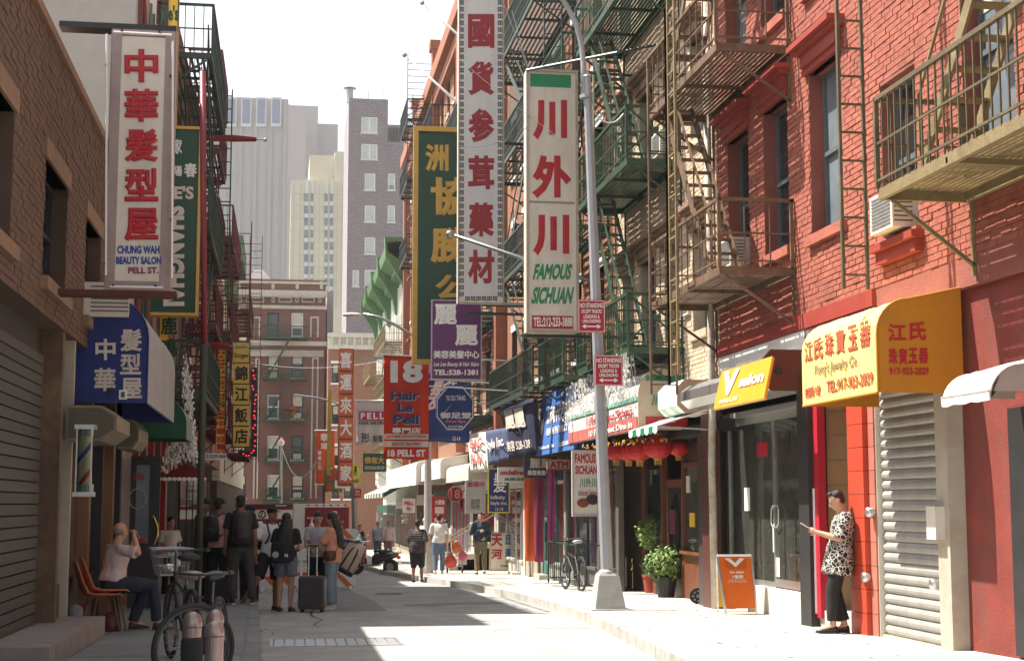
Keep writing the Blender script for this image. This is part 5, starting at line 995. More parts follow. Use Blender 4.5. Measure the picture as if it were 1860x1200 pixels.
# draped navy awning banner
def sidecloth(name, label, pts, X, m, cat='banner', fold=.06, side=None):
    """cloth along the street; pts pixel corners (far top, near top, near bottom, far bottom) on plane X"""
    tl, tr, br, bl = [RX(*p, X) for p in pts]; t = thing(name, br, label, cat); nx, nz = 12, 8; g = MB(); rows = []
    for j in range(nz + 1):
        v = j / nz; L_ = tl.lerp(bl, v); R_ = tr.lerp(br, v); rows.append([L_.lerp(R_, i / nx) + Vector((fold * math.sin(i * 1.1 + v * 2) * v, 0, 0)) for i in range(nx + 1)])
    W = nx + 1; g.add([q for r in rows for q in r], [(j * W + i, (j + 1) * W + i, (j + 1) * W + i + 1, j * W + i + 1) for j in range(nz) for i in range(nx)]); o = g.build('cloth', m, t, smooth=True, fix=False); md = o.modifiers.new('s', 'SOLIDIFY'); md.thickness = .012
    if side: MB().prism([tr + Vector((0, -.01, 0)), br + Vector((0, -.01, 0)), Vector((XR, br.y - .01, br.z)), Vector((XR, tr.y - .01, tr.z))], (0, .01, 0)).build('side_panel', side, t)
    return t, (tl, tr, br, bl)
def SC(t, q, body, f0, f1, v0, v1, m, bold=.03, **k):
    tl, tr, br, bl = q; P = lambda f, v: (bl.lerp(tl, v)).lerp(br.lerp(tr, v), f) + Vector((-.075, 0, 0)); text3(t, body, P(f0, v0), P(f1, v0), P(f0, v1), m, bold, **k)
t, q = sidecloth('navy_awning', 'navy blue drooping salon awning with pale characters left of the blue pharmacy awning', ((905, 732), (974, 724), (977, 826), (922, 834)), 5.9, mat('dark_navy_cloth', (.012, .013, .045), r=.7), 'awning', fold=.1); SC(t, q, '麗麗', .2, .8, .5, .85, cream, .03); SC(t, q, '美容 528-1381', .15, .95, .12, .3, cream, .02)
t, q = sidecloth('grey_blue_awning', 'grey blue awning with white lettering ending in Inc beyond the navy awning', ((882, 782), (922, 776), (924, 834), (884, 846)), 5.9, mat('slate_blue_cloth', (.06, .08, .15), r=.8), 'awning'); SC(t, q, 'Style Inc.', .1, .95, .35, .7, whitel, .03)
t, q = sidecloth('white_red_awning', 'white awning with faded red lettering beyond the grey blue awning', ((848, 788), (882, 784), (884, 856), (852, 858)), 5.9, wfab, 'awning'); SC(t, q, 'BAC', .3, .95, .6, .85, paint((.6, .15, .12)), .04); SC(t, q, 'RUN', .3, .95, .2, .45, paint((.6, .15, .12)), .04)
for x0, x1, yt, yb, X, c, lb in ((802, 851, 838, 871, 5.9, offw, 'plain cream rounded awning over the shop with the round 18 sign'), (757, 800, 830, 868, 5.7, wfab, 'white awning with dark lettering beyond the plain cream one'), (702, 756, 836, 880, 5.5, wfab, 'far white awnings crowded above the stoop')):
    y1_, y0_ = RX(x0, yb, X).y, RX(x1, yb, X).y; awning('shop_awning', lb, y0_, y1_, X, RX(x1, yb, X).z, RX(x1, yt, X).z + .1, c, c, rr=.2)
gs = thing('green_striped_awning', RY(690, 905, 62), 'green and cream striped sloping awning far down on the right pavement', 'awning'); a = RX(700, 905, 5.3); b = RX(665, 905, 5.3)
for k in range(14): y0 = a.y + (b.y - a.y) * k / 14; MB().prism([Vector((XR, y0, a.z + .95)), Vector((5.2, y0, a.z + .3)), Vector((5.2, y0, a.z + .05)), Vector((XR, y0, a.z + .9))], (0, (b.y - a.y) / 14, 0)).build('stripe', [sgreen, offw][k % 2], gs)
# blue awnings on the left
bl_ = mat('cobalt_awning', (.015, .03, .16), r=.55, v=.08, s=1.5, b=.06, dirt=.2, dc=(.02, .03, .10)); wl_ = mat('pale_streaked_awning', (.34, .32, .32), r=.7, v=.12, s=6, dirt=.5, dc=(.22, .20, .20), streak=.15)
ba = awning('blue_salon_awning', 'dark blue awning with pale Chinese characters over the barber shop', 19.0, 23.6, -1.66, 2.53, 3.95, wl_, bl_, Xw=XL - .3, rr=.5); Y = 18.985; cl_ = mat('awning_cream_letter', (.55, .50, .45), r=.6)
for ch, q in (('中', (173, 615, 210, 654)), ('華', (171, 668, 210, 710)), ('髮', (218, 597, 258, 638)), ('型', (218, 642, 256, 680)), ('屋', (219, 686, 258, 725))): TY(ba, ch, *q, Y, cl_, .03, name='character')
patchY(ba, 216, 708, 231, 725, Y - .012, whitep, 'sticker'); patchY(ba, 196, 704, 206, 718, Y - .012, inkb, 'sticker'); TY(ba, '喜', 219, 711, 228, 722, Y - .02, inkb, .01)
ga = awning('green_awning', 'dark green awning with a pale front just behind the blue one', 24.9, 26.4, -1.55, 2.35, 3.1, mat('pale_green_front', (.25, .27, .24), r=.8), paint((.008, .07, .03), 'dark_green_cloth'), Xw=XL, rr=.4)
ra = thing('maroon_awning', (-1.9, 31, 2.0), 'maroon canvas awning with a scalloped white edge over the takeaway window', 'awning'); a = RY(318, 872, 30); mr_ = mat('maroon_canvas', (.13, .01, .015), r=.8); zz = RY(360, 866, 30).z
R = []; 
for k in range(7): f = k / 6; R.append([Vector((XL + 1.05 * f, y, zz + .34 - .30 * f ** 1.6)) for y in (28.0, 30.5, 33.0)])
o = MB().loft(R, cap=False, closed=False).build('canopy', mr_, ra, fix=False); o.modifiers.new('s', 'SOLIDIFY').thickness = .01
MB().prism([Vector((XL, 28, zz + .34))] + [Vector((XL + 1.05 * k / 6, 28, zz + .34 - .30 * (k / 6) ** 1.6)) for k in range(7)] + [Vector((XL + 1.05, 28, zz - .06)), Vector((XL, 28, zz - .06))], (0, .01, 0)).build('side_panel', mr_, ra)
g = MB()
for k in range(12): x = XL + 1.05 * k / 12; g.ell((x + .04, 27.99, zz - .07), (.045, .008, .035), 8, 6)
g.build('scallops', whitep, ra)
# octagonal shutter housings under the blue awning
tanh = mat('tan_housing', (.22, .18, .12), r=.5, v=.2, dirt=.4, dc=(.12, .09, .06))
for i, (Y, x0, x1, yc, lb) in enumerate(((17.6, 120, 212, 768, 'nearer octagonal tan shutter housing under the blue awning'), (21.5, 214, 252, 788, 'farther octagonal tan shutter housing behind the first one'))):
    c = RY((x0 + x1) / 2, yc, Y); w = (RY(x1, yc, Y).x - RY(x0, yc, Y).x) / 2; h = .2; pr = [(-w, -h), (w * .4, -h), (w, -h * .4), (w, h * .4), (w * .4, h), (-w, h)]; t = thing('shutter_housing', c, lb, 'shutter box', 'octagonal housings on the left'); MB().prism([c + Vector((x, 0, z)) for x, z in pr], (0, 1.5, 0)).build('case', tanh, t); MB().prism([c + Vector((x * .9, -.01, z * .85)) for x, z in pr], (0, .008, 0)).build('end_cap', mat('olive_cap', (.10, .09, .06), r=.5), t)
# ================================================================ shopfronts farther along the right pavement
def shopfront(label, Y0, Y1, m_pil, m_glass, door_m, fas_m, X=XR, riser=.5, mull=2, door_at=.7, recess=.25):
    z0 = gz((Y0 + Y1) / 2, SW) - .05; t = thing('shopfront', (X, (Y0 + Y1) / 2, z0), label, 'shopfront'); H = z0 + 2.5
    for y in (Y0, Y1 - .28): gfl(t, 'pilaster', X - .06, X + .05, y, y + .28, z0, H + .45, m_pil)
    gfl(t, 'fascia', X - .08, X + .02, Y0 + .28, Y1 - .28, H, H + .5, fas_m)
    w = Y1 - Y0 - .56; yd = Y0 + .28 + w * door_at; dw = min(.95, w * .3)
    for a, b in ((Y0 + .28, yd), (yd + dw, Y1 - .28)):
        if b - a < .3: continue
        gfl(t, 'stall_riser', X - .04, X + .03, a, b, z0, z0 + riser, m_pil); s_ = gfl(t, 'shop_window', X - .02, X - .005, a + .05, b - .05, z0 + riser, H - .1, m_glass)
        for k in range(mull + 1): y = a + (b - a - .05) * k / mull; gfl(s_, 'mullion', X - .05, X - .021, y, y + .05, z0 + riser, H, door_m)
        gfl(s_, 'sill', X - .1, X - .041, a, b, z0 + riser - .06, z0 + riser - .001, m_pil)
    d = gfl(t, 'door', X - .03, X - .004, yd + .05, yd + dw - .05, z0 + .05, z0 + 2.15, door_m); gfl(d, 'door_glass', X - .04, X - .031, yd + .17, yd + dw - .17, z0 + .5, z0 + 2.0, m_glass); gfl(t, 'step', X - .3, X - .05, yd, yd + dw, z0, z0 + .15, conc)
    return t
greyp = mat('grey_shop_paint', (.30, .29, .27), r=.6, dirt=.4, dc=(.2, .19, .17)); tealp = mat('teal_paint', (.03, .14, .12)); pinkp = mat('pink_paint', (.5, .16, .18))
shopfront('narrow dark shop bay with green railings in front, left of the lamp post', 31.6, 35.4, mat('dark_pier', (.10, .09, .08), r=.5, dirt=.3), glass, blackm, blackm)
shopfront('grey painted shop bay behind the orange curtain', 35.5, 39.0, greyp, glass, tealp, navy)
shopfront('pale shopfront behind the printing board', 41.6, 47.2, mat('pale_shop_paint', (.5, .46, .4), dirt=.4, dc=(.3, .27, .24)), glass, greyp, offw, door_at=.1)
shopfront('cream shopfront with the round red eighteen sign', 47.4, 53.5, offw, glass, blackm, wfab)
shopfront('shopfront with a red menu poster in the window', 53.7, 60, offw, glassL, crimson, offw, door_at=.4)
shopfront('tan columned shopfront beyond the stoop', 60.2, 67, mat('tan_columns', (.38, .32, .24), dirt=.3), glass, crimson, sgreen)
shopfront('row of narrow tan doors near the scooter', 67.2, 76, mat('tan_columns'), glass, wood, offw, mull=4)
shopfront('far shopfront under the gold hung awning', 76.2, 90, mat('tan_columns'), glass, greyp, offw, mull=6)
# corrugated grey gate + curtains
shopfront('dark restaurant window bay just left of the wooden door', 29.75, 31.5, mat('dark_pier'), glass, wood, blackm, door_at=.75)
shopfront('farthest plain shopfront at the end of the right pavement', 90.2, 108, mat('tan_columns'), glass, greyp, sgreen, mull=8)
t = thing('slatted_gate', (6.66, 40.3, gz(40, SW)), 'grey half raised slatted gate between the orange curtain and the printing shop', 'shutter')
for k in range(16): gfl(t, 'slat', 6.6, 6.64, 39.4, 41.3, .75 + k * .085 - .2, .82 + k * .085 - .2, mat('grey_slat', (.28, .27, .25), rnd=.08))
gfl(t, 'gate_panel', 6.62, 6.66, 39.4, 41.3, gz(40, SW), .5, mat('tan_columns'))
for (x, Y, w, m_, lb) in ((963, 38.4, .34, orange, 'long orange cloth hanging beside the shop door'), (979, 37.0, .26, mat('rose_cloth', (.25, .03, .08), r=.8), 'dark rose cloth strip next to the orange one'), (1001, 34.8, .2, mat('magenta_cloth', (.3, .05, .16), r=.8), 'magenta cloth strip nearest the bicycle')):
    p = RY(x, 870, Y); g = MB(); R = []
    for j in range(12): f = j / 11; z = p.z + .25 - f * (p.z + .25 - gz(Y, SW) - .45); R.append([Vector((p.x + w * (q - .5) * (1 - .25 * f), Y + .03 * math.sin(q * 9 + f * 3), z)) for q in [i / 8 for i in range(9)]])
    g.loft(R, cap=False, closed=False); o = g.build('hanging_cloth', m_, smooth=True, fix=False); o.modifiers.new('s', 'SOLIDIFY').thickness = .01; tag(o, lb, 'cloth')
# hanging small signs
def small(name, px, Y, face, lab, texts=(), frame=None, fw=.02, th=.06, hangers=True):
    t = board(name, px, Y, face, lab, frame=frame, fw=fw, th=th)
    for s_, q, m_, b_ in texts: TY(t, s_, *q, Y - .002, m_, b_)
    if hangers:
        for x in (px[0] + 3, px[2] - 3): a = RY(x, px[1], Y + th / 2); MB().tube([a, a + Vector((0, 0, .12))], .008, 5).build('hanger', blackm, t)
    return t
small('delivery_sign', (904, 848, 965, 876), 39.5, whitel, 'small white hanging sign with slanted red delivery lettering', (('ondelivery', (908, 853, 961, 865), signred, .04), ('美團送餐', (916, 867, 956, 873), kgreen, .03)))
small('black_hair_sign', (952, 829, 1012, 867), 36.0, paint((.03, .02, .05), 'violet_black'), 'black hanging sign with white Chinese hair salon characters', (('麗麗', (962, 832, 1002, 850), cream, .02), ('美容美髮中心', (958, 853, 1008, 863), whitel, .03)))
small('cash_sign', (994, 833, 1036, 853), 34.5, mat('beige_face', (.52, .45, .36)), 'beige hanging sign reading ATM in dark red', (('ATM', (998, 837, 1032, 850), signred, .05),), frame=signred)
small('style_salon_sign', (886, 850, 926, 931), 40.5, navy, 'navy sign with yellow edge, white brush character and Infinity Style lettering', (('髮', (896, 858, 920, 894), whitel, .01), ('Infinity', (891, 899, 918, 908), cream, .02), ('Style Inc.', (891, 910, 922, 918), cream, .02), ('12-14', (900, 921, 914, 927), cream, .02)), frame=mat('acid_yellow', (.55, .5, .05)), fw=.03, hangers=False)
t = small('menu_blade_sign', (1040, 817, 1086, 937), 29.0, mat('menu_white', (.62, .57, .52), r=.5, v=.04), 'white blade sign reading Famous Sichuan with a food picture behind the lamp post', (('FAMOUS', (1044, 823, 1082, 841), signred, .04), ('SICHUAN', (1045, 845, 1084, 861), signred, .04), ('川外川', (1053, 867, 1084, 885), kgreen, .02), ('Authentic Sichuan', (1050, 889, 1084, 900), paint((.4, .12, .1)), .01)), frame=alu, th=.1)
g = MB(); c = RY(1059, 913, 28.98); g.ell(c, (.12, .008, .09), 12, 6); g.build('food_picture', paint((.2, .04, .02)), t); c = RY(1076, 907, 28.98); MB().ell(c, (.13, .009, .1), 12, 6).build('food_picture', paint((.03, .02, .02)), t)
t = board('printing_board', (889, 966, 943, 1036), 45.0, cream, 'cream board on the pavement painted with red and blue Chinese characters and PRINTING CORP', frame=mat('brown_edge', (.3, .2, .12)), fw=.02, th=.05); bp = paint((.05, .16, .28), 'poster_blue')
for ch, q, m_ in (('天', (892, 969, 913, 992), signred), ('印', (917, 968, 938, 992), bp), ('河', (892, 996, 912, 1015), signred), ('務', (917, 995, 938, 1015), bp)): TY(t, ch, *q, 45 - .002, m_, .04, name='character')
TY(t, 'PRINTING', 918, 1018, 939, 1022, 44.998, inkb, .03); TY(t, 'CORP', 909, 1025, 924, 1029, 44.998, inkb, .03)
# round 18 sign, menu poster, etc
Y = 46; t = thing('round_sign', RY(826, 912, Y), 'round dark red sign with a pink eighteen and ring above the pavement', 'sign'); c = RY(827, 897, Y); MB().tube([c, c + Vector((0, .08, 0))], .24, 28).build('disc', paint((.08, .015, .02)), t)
g = MB(); g.tube([c + Vector((.22 * math.cos(q), -.005, .22 * math.sin(q))) for q in [k * math.pi / 14 for k in range(29)]], .014, 5); g.build('neon_ring', paint((.7, .12, .12)), t); TY(t, '18', 818, 888, 836, 905, Y - .004, paint((.7, .12, .12)), .02); hang(t, [c + Vector((.2, .05, .1)), Vector((XR, Y + .05, c.z + .1))], .015, blackm)
small('menu_poster', (782, 901, 810, 952), 52.0, mat('poster_red', (.40, .02, .03), v=.06), 'tall red menu poster with white characters and a small picture panel', (('大蘊魚', (790, 907, 808, 916), whitel, .03), ('菜單', (788, 940, 806, 948), whitel, .02)), hangers=False); patchY(bpy.data.objects['menu_poster'], 790, 920, 806, 932, 52, cream, 'picture')
small('price_board', (845, 872, 882, 932), 44.5, mat('price_white', (.5, .48, .44)), 'white price board with a red heading behind the walking man', (('進福中', (848, 874, 880, 884), signred, .02), ('御菜', (855, 900, 872, 925), mat('greyink', (.15, .15, .15)), .01)), hangers=False)
small('pell_small_sign', (732, 905, 754, 931), 54, cream, 'small white hanging sign with pink block letters above the stoop', (('PELL', (734, 910, 752, 917), paint((.45, .02, .14)), .05), ('形', (738, 920, 748, 928), inkb, .01)))
small('dark_green_sign', (659, 823, 702, 856), 62, sgreen, 'dark green sign with gold characters left of the red banner', (('佛有大', (662, 829, 698, 842), gold, .03), ('VEGETARIAN DIM SUM', (662, 846, 698, 852), cream, .02)))
small('oval_letter_sign', (608, 872, 640, 886), 72, whitel, 'white strip sign with black lettering behind the crossing sign', (('DELUXE', (615, 875, 638, 883), inkb, .03),))
t = thing('barber_pole', RY(736, 953, 52), 'small striped barber pole on the far right pavement wall', 'barber pole'); c = RY(736, 953, 52)
def barber(t, p0, p1, r, cage=True):
    d = p1 - p0; cols = [paint((.03, .05, .3)), whitel, paint((.5, .03, .03)), mat('pale_yellow', (.62, .55, .32))]
    nt_, seg = 3.0, 40
    for q in range(8):
        g = MB(); R = []
        for j in range(seg + 1): f = j / seg; a0 = 2 * math.pi * (q / 8 + f * 1.1); a1 = 2 * math.pi * ((q + 1) / 8 + f * 1.1); R.append([p0 + d * f + Vector((r * math.cos(a), r * math.sin(a), 0)) for a in (a0, (a0 + a1) / 2, a1)])
        g.loft(R, cap=False, closed=False); g.build('stripe', cols[[0, 3, 3, 3, 2, 3, 3, 3][q]], t, smooth=True, fix=False)
    for p in (p0, p1): MB().tube([p - Vector((0, 0, .04)), p + Vector((0, 0, .04))], r * 1.25, 14).build('cap', steel, t)
barber(t, RY(736, 948, 52), RY(736, 936, 52), .1)
Y = 17.0; t = thing('barber_pole', RY(152, 895, Y), 'large glass cased barber pole with yellow, blue and red stripes on the left wall', 'barber pole'); barber(t, RY(154, 886, Y), RY(154, 786, Y), .075)
g = MB(); a = RY(138, 893, Y); b = RY(171, 780, Y)
for x in (a.x, b.x - .015): g.box(x, x + .015, Y - .12, Y - .105, a.z, b.z)
g.box(a.x - .02, b.x + .02, Y - .13, Y + .12, a.z - .05, a.z); g.box(a.x - .02, b.x + .02, Y - .13, Y + .12, b.z, b.z + .05); g.build('case_frame', alu, t); MB().box(a.x + .016, b.x - .016, Y - .115, Y - .112, a.z, b.z).build('case_glass', glassmat('case_glass', (.03, .03, .03), .02, clear=.9), t)
# ================================================================ far lamp posts
def pole(t, x, y, h, r0, r1, m): p = Vector((x, y, gz(y, SW))); MB().tube([p, p + Vector((0, 0, h))], [r0, r1], 10).build('pole', m, t); return p
P = Vector((RY(647, 985, 62).x, 62, gz(62, SW))); t = thing('lamp_post', P, 'grey lamp post with a red pagoda lantern on a long curved arm', 'lamp post'); MB().tube([P, RY(636, 700, 62)], [.12, .07], 8).build('pole', steel, t)
am = [RY(x, y, 62) for x, y in ((637, 742), (620, 736), (600, 728), (575, 722), (545, 718), (534, 717))]; MB().tube(am, [.05] * 6, 6).build('arm', alu, t)
c = RY(533, 722, 62); MB().tube([RY(534, 716, 62), RY(533, 732, 62)], .03, 6).build('stem', alu, t)
n = 8; prof = [(734, .02), (738, .05), (741, .12), (744, .22), (746, .34), (745.4, .36)]; R = []
for y, r in prof: q = RY(532, y, 62); R.append([q + Vector((r * math.cos(2 * math.pi * k / n), r * math.sin(2 * math.pi * k / n), .03 if (y < 745.9 and y > 745) else 0)) for k in range(n)])
MB().loft(R).build('pagoda_shade', mat('pagoda_red', (.35, .07, .05), r=.5), t); MB().ell(RY(532, 751, 62), (.13, .13, .2), 12, 8).build('globe', mat('amber_globe', (.5, .38, .15), r=.2), t, smooth=True)
sx = RY(641, 857, 61.7); w = (RY(655, 0, 61.7).x - RY(628, 0, 61.7).x) / 2
cs = thing('crossing_sign', sx - Vector((0, 0, .45)), 'bright yellow green pentagon crossing sign with two walking figures and AHEAD plate', 'sign'); fy = mat('fluorescent_yellow', (.62, .68, .04), r=.4, v=.04)
q = lambda x, y: RY(x, y, 61.7)
MB().prism([q(628, 866), q(655, 866), q(655, 853), q(641.5, 838), q(628, 853)], (0, .02, 0)).build('panel', fy, cs); MB().prism([q(628, 878), q(655, 878), q(655, 868), q(628, 868)], (0, .02, 0)).build('plate', fy, cs); TY(cs, 'AHEAD', 631, 870, 652, 876, 61.7, inkb, .04)
for x0 in (636, 646):
    g = MB(); h = RY(x0, 848, 61.69); g.ell(h, (.045, .008, .045), 8, 6); g.bar(RY(x0, 850, 61.69), RY(x0, 857, 61.69), .07, .01); g.bar(RY(x0, 856, 61.69), RY(x0 - 2.5, 863, 61.69), .035, .01); g.bar(RY(x0, 856, 61.69), RY(x0 + 2.5, 863, 61.69), .035, .01); g.bar(RY(x0, 851, 61.69), RY(x0 - 3, 855, 61.69), .03, .01); g.bar(RY(x0, 851, 61.69), RY(x0 + 3, 855, 61.69), .03, .01); g.build('walking_figure', inkb, cs)
small('parking_sign_far', (643, 887, 656, 904), 61.8, redsign, 'tiny red parking sign on the far lamp post', (('NO', (646, 890, 653, 894), whitel, .05), ('STOPPING', (645, 896, 654, 899), whitel, .03)), hangers=False, th=.01)
P = Vector((RY(511, 975, 95).x, 95, gz(95, SW))); t = thing('lamp_post', P, 'slim pale post with a white globe and green street name plate', 'lamp post'); MB().tube([P, RY(511, 805, 95)], [.1, .07], 8).build('pole', steel, t); MB().ell(RY(511, 803, 95), (.2, .2, .22), 10, 8).build('globe', whitel, t, smooth=True); MB().tube([RY(511, 799, 95), RY(511, 794, 95)], .05, 6).build('beacon', rb, t)
a = RY(494, 906, 94.8); b = RY(509, 901, 94.8); MB().box(a.x, b.x, 94.8, 94.83, a.z, b.z).build('name_plate', kgreen, t)
P = Vector((RY(777, 1035, 44.5).x, 44.5, gz(44.5, SW))); t = thing('lamp_post', P, 'thick pale lamp post with a cobra head arm reaching left above the red banner', 'lamp post'); top = RY(777, 640, 44.5); MB().tube([P, P + Vector((0, 0, 1)), top], [.17, .12, .08], 10).build('pole', mat('pale_post', (.48, .46, .43), r=.6, dirt=.3, dc=(.3, .28, .25)), t)
MB().tube([RY(x, y, 44.5) for x, y in ((777, 645), (765, 622), (745, 606), (715, 588), (690, 576), (660, 570))], .045, 6).build('arm', alu, t, smooth=True); 
c = RY(640, 572, 44.5); MB().ell(c, (.30, .13, .075), 14, 8).build('lamp_head', mat('lamp_head_cream', (.62, .56, .48), r=.4), t, smooth=True)
# ================================================================ wires and string lights
def wire(label, pts, sag, r=.006, m=None, cat='cable', name='cable'):
    P_ = []; a, b = pts
    for k in range(13): f = k / 12; p = a.lerp(b, f); p.z -= sag * 4 * f * (1 - f); P_.append(p)
    tag(MB().tube(P_, r, 5).build(name, m or blackm, smooth=True), label, cat); return P_
wh = mat('white_cable', (.6, .6, .58))
wire('white cable looping from the lamp post to the green fire escape', (RY(1055, 155, 22.86), Vector((5.72, 25, RX(1147, 190, 5.72).z))), .35, .012, wh)
wire('thin black wire crossing in front of the medicine sign towards the left', (RY(832, 105, 30), Vector((5.7, 26, 7.2))), .1, .005)
wire('dark wire from the medicine sign down to the Sichuan sign', (RY(832, 265, 29.5), RY(957, 232, 27.9)), .15, .006)
wire('thin pale wire crossing the street near the tenement', (Vector((-2.3, 90, 9.6)), Vector((6.6, 88, 9.8))), .5, .012, wh); wire('sagging wire from the slim post to the orange banner', (RY(513, 815, 94.9), RY(574, 838, 75)), 1.2, .02, wh)
wire('black wire hanging along the fire escapes on the left', (Vector((-1.4, 27, 6.4)), Vector((-1.3, 44, 7.0))), .6, .008)
def lightstring(label, pts, n, drop, m, seed):
    random.seed(seed); t = thing('string_lights', pts[0], label, 'string lights'); g = MB(); w_ = MB()
    for k in range(n):
        f = k / n; p = pts[0].lerp(pts[1], f); z = random.uniform(0, drop); q = p + Vector((random.uniform(-.08, .08), random.uniform(-.1, .1), -z)); g.ell(q, (.018, .018, .03), 5, 4)
        if k % 4 == 0: w_.tube([p, p + Vector((random.uniform(-.05, .05), 0, -drop * .5)), p + Vector((random.uniform(-.1, .1), 0, -drop))], .005, 4)
    tag(g.build('bulbs', m, t), kind='stuff'); w_.build('cable', wh, t); return t
lightstring('white icicle lights draped along the restaurant awning edge', (Vector((5.9, 25.2, 3.85)), Vector((5.9, 31.5, 3.75))), 260, .75, whitel, 5)
lightstring('white icicle lights hanging from the green balcony corner', (Vector((5.72, 24.9, 3.85)), Vector((5.72, 27, 3.85))), 120, .6, whitel, 6)
lightstring('white fairy lights tangled beside the green awning on the left', (RY(338, 640, 27), RY(352, 800, 27)), 160, .5, whitel, 8); lightstring('white fairy lights hanging over the takeaway on the left', (RY(300, 815, 27), RY(352, 775, 27)), 110, .45, whitel, 9)
lightstring('coloured festoon bulbs above the red lanterns', (RY(1060, 806, 27), RY(1215, 794, 25.5)), 34, .08, yel, 10)
# ================================================================ pavement things on the right
# potted shrubs
leafm = mat('shrub_leaf', (.06, .12, .03), r=.45, v=.35, s=9, b=0, spec=.5); leafy = mat('shrub_leaf_light', (.14, .22, .04), r=.45, v=.3, s=9, b=0)
def bush(t, c, r, n, m, seed, sz=.06, zs=1.0):
    random.seed(seed); g = MB()
    for k in range(n):
        while True:
            d = Vector([random.uniform(-1, 1) for _ in range(3)])
            if .25 < d.length < 1: break
        lump = 1 + .22 * noise.noise(d * 2.5 + Vector((seed, 0, 0))); p = c + Vector((d.x * r * lump, d.y * r * lump, d.z * r * zs * lump)); nrm = (d.normalized() + Vector([random.uniform(-.7, .7) for _ in range(3)]) + Vector((0, 0, .4))).normalized(); u = nrm.orthogonal().normalized(); u.rotate(Matrix.Rotation(random.uniform(0, 6.28), 3, nrm)); v = nrm.cross(u); s = sz * random.uniform(.6, 1.25)
        g.add([p - u * s, p + v * s * .42 - u * .1 * s, p + u * s + nrm * -.2 * s, p - v * s * .42 - u * .1 * s, p + nrm * .1 * s], [(0, 1, 4), (1, 2, 4), (2, 3, 4), (3, 0, 4)])
    return tag(g.build('foliage', m, t, fix=False), kind='stuff')
def potted(label, base, h, pot_m, pr, ph_, crowns, seed):
    t = thing('potted_shrub', base, label, 'potted plant'); MB().tube([base, base + Vector((0, 0, ph_)), base + Vector((0, 0, ph_ + .001)), base + Vector((0, 0, ph_ + .04))], [pr * .75, pr, pr * 1.1, pr * 1.1], 16).build('pot', pot_m, t)
    st = MB(); random.seed(seed)
    for c, r, n, m_ in crowns:
        cc = base + Vector(c)
        for k in range(4): st.tube([base + Vector((random.uniform(-.05, .05), random.uniform(-.05, .05), ph_)), base.lerp(cc, .6) + Vector((random.uniform(-.06, .06), random.uniform(-.06, .06), 0)), cc + Vector((random.uniform(-.1, .1), random.uniform(-.1, .1), 0))], [.014, .01, .005], 5)
    st.build('stem', mat('stem_brown', (.12, .08, .05)), t)
    for i, (c, r, n, m_) in enumerate(crowns): bush(t, base + Vector(c), r, n, m_, seed + i)
bp_ = mat('black_pot', (.02, .02, .02), r=.4); B0 = G(1210, 1084, .14); potted('leafy light green shrub in a black pot at the front of the restaurant plants', B0, 1, bp_, .2, .33, [((0, 0, .62), .34, 900, leafy), ((-.12, .1, .5), .26, 300, leafm)], 11)
B1 = G(1182, 1076, .14); potted('taller darker tree shrub in a terracotta pot behind the front one', B1, 1, mat('terracotta_pot', (.35, .06, .03), r=.6), .15, .3, [((0.05, -.1, 1.15), .36, 1000, leafy), ((.1, .1, .5), .28, 400, leafm)], 21)
B2 = G(1168, 1070, .14); potted('small shrub in a dark pot at the left of the restaurant plants', B2, 1, bp_, .13, .28, [((-.05, 0, .55), .2, 320, leafy)], 31)
# A-frame board
ab = G(1341, 1116, .14); t = thing('sandwich_board', ab, 'orange folding sandwich board with a white V and salon lettering on the pavement', 'sign board'); Yf = ab.y
a, b, c, d = RY(1317, 1112, Yf), RY(1374, 1112, Yf), RY(1371, 1010, Yf), RY(1309, 1010, Yf); zt_ = c.z; zb_ = gz(Yf, SW) + .05
bk = Vector((0, .38, 0)); tilt = Vector((0, .17, 0)); op = mat('board_orange', (.62, .12, .01), r=.4, v=.04, b=.02)
fl, fr_ = Vector((a.x, Yf, zb_ + .04)), Vector((b.x, Yf, zb_ + .04)); tl_, tr_ = Vector((d.x, Yf, zt_)) + tilt, Vector((c.x, Yf, zt_)) + tilt
g = MB(); g.add([fl, fr_, tr_, tl_, fl + Vector((0, .015, 0)), fr_ + Vector((0, .015, 0)), tr_ + Vector((0, .015, 0)), tl_ + Vector((0, .015, 0))], [(0, 1, 2, 3), (7, 6, 5, 4), (0, 4, 5, 1), (1, 5, 6, 2), (2, 6, 7, 3), (3, 7, 4, 0)]); g.build('front_panel', op, t)
off = Vector((0, .36, 0)); g = MB(); g.add([fl + off, fr_ + off, tr_ + Vector((0, .03, 0)), tl_ + Vector((0, .03, 0))], [(0, 1, 2, 3)]); o = g.build('rear_panel', mat('board_yellow', (.6, .4, .03)), t); o.modifiers.new('s', 'SOLIDIFY').thickness = .012
for p, q in ((fl, tl_), (fr_, tr_), (fl + off, tl_ + Vector((0, .03, 0))), (fr_ + off, tr_ + Vector((0, .03, 0)))):
    dn = (p - q).normalized(); MB().bar(p + dn * .08, q, .025).build('leg', alu, t)
MB().bar(tl_ + Vector((0, 0, .01)), tr_ + Vector((0, 0, .01)), .03).build('top_rail', whitep, t)
def AB(body, f0, f1, v0, v1, m, bold): P_ = lambda f, v: fl.lerp(tl_, v).lerp(fr_.lerp(tr_, v), f); text3(t, body, P_(f0, v0), P_(f1, v0), P_(f0, v1), m, bold)
P_ = lambda f, v: fl.lerp(tl_, v).lerp(fr_.lerp(tr_, v), f) + Vector((0, -.006, 0)); g = MB(); g.prism([P_(.2, .96), P_(.36, .96), P_(.5, .87), P_(.64, .96), P_(.8, .96), P_(.5, .79)], (0, .004, 0)); g.build('v_logo', whitel, t)
g = MB()
for k in range(11): f = .2 + k * .06; g.prism([P_(f, .76), P_(f + .012, .76), P_(f + .012, .95), P_(f, .95)], (0, .002, 0))
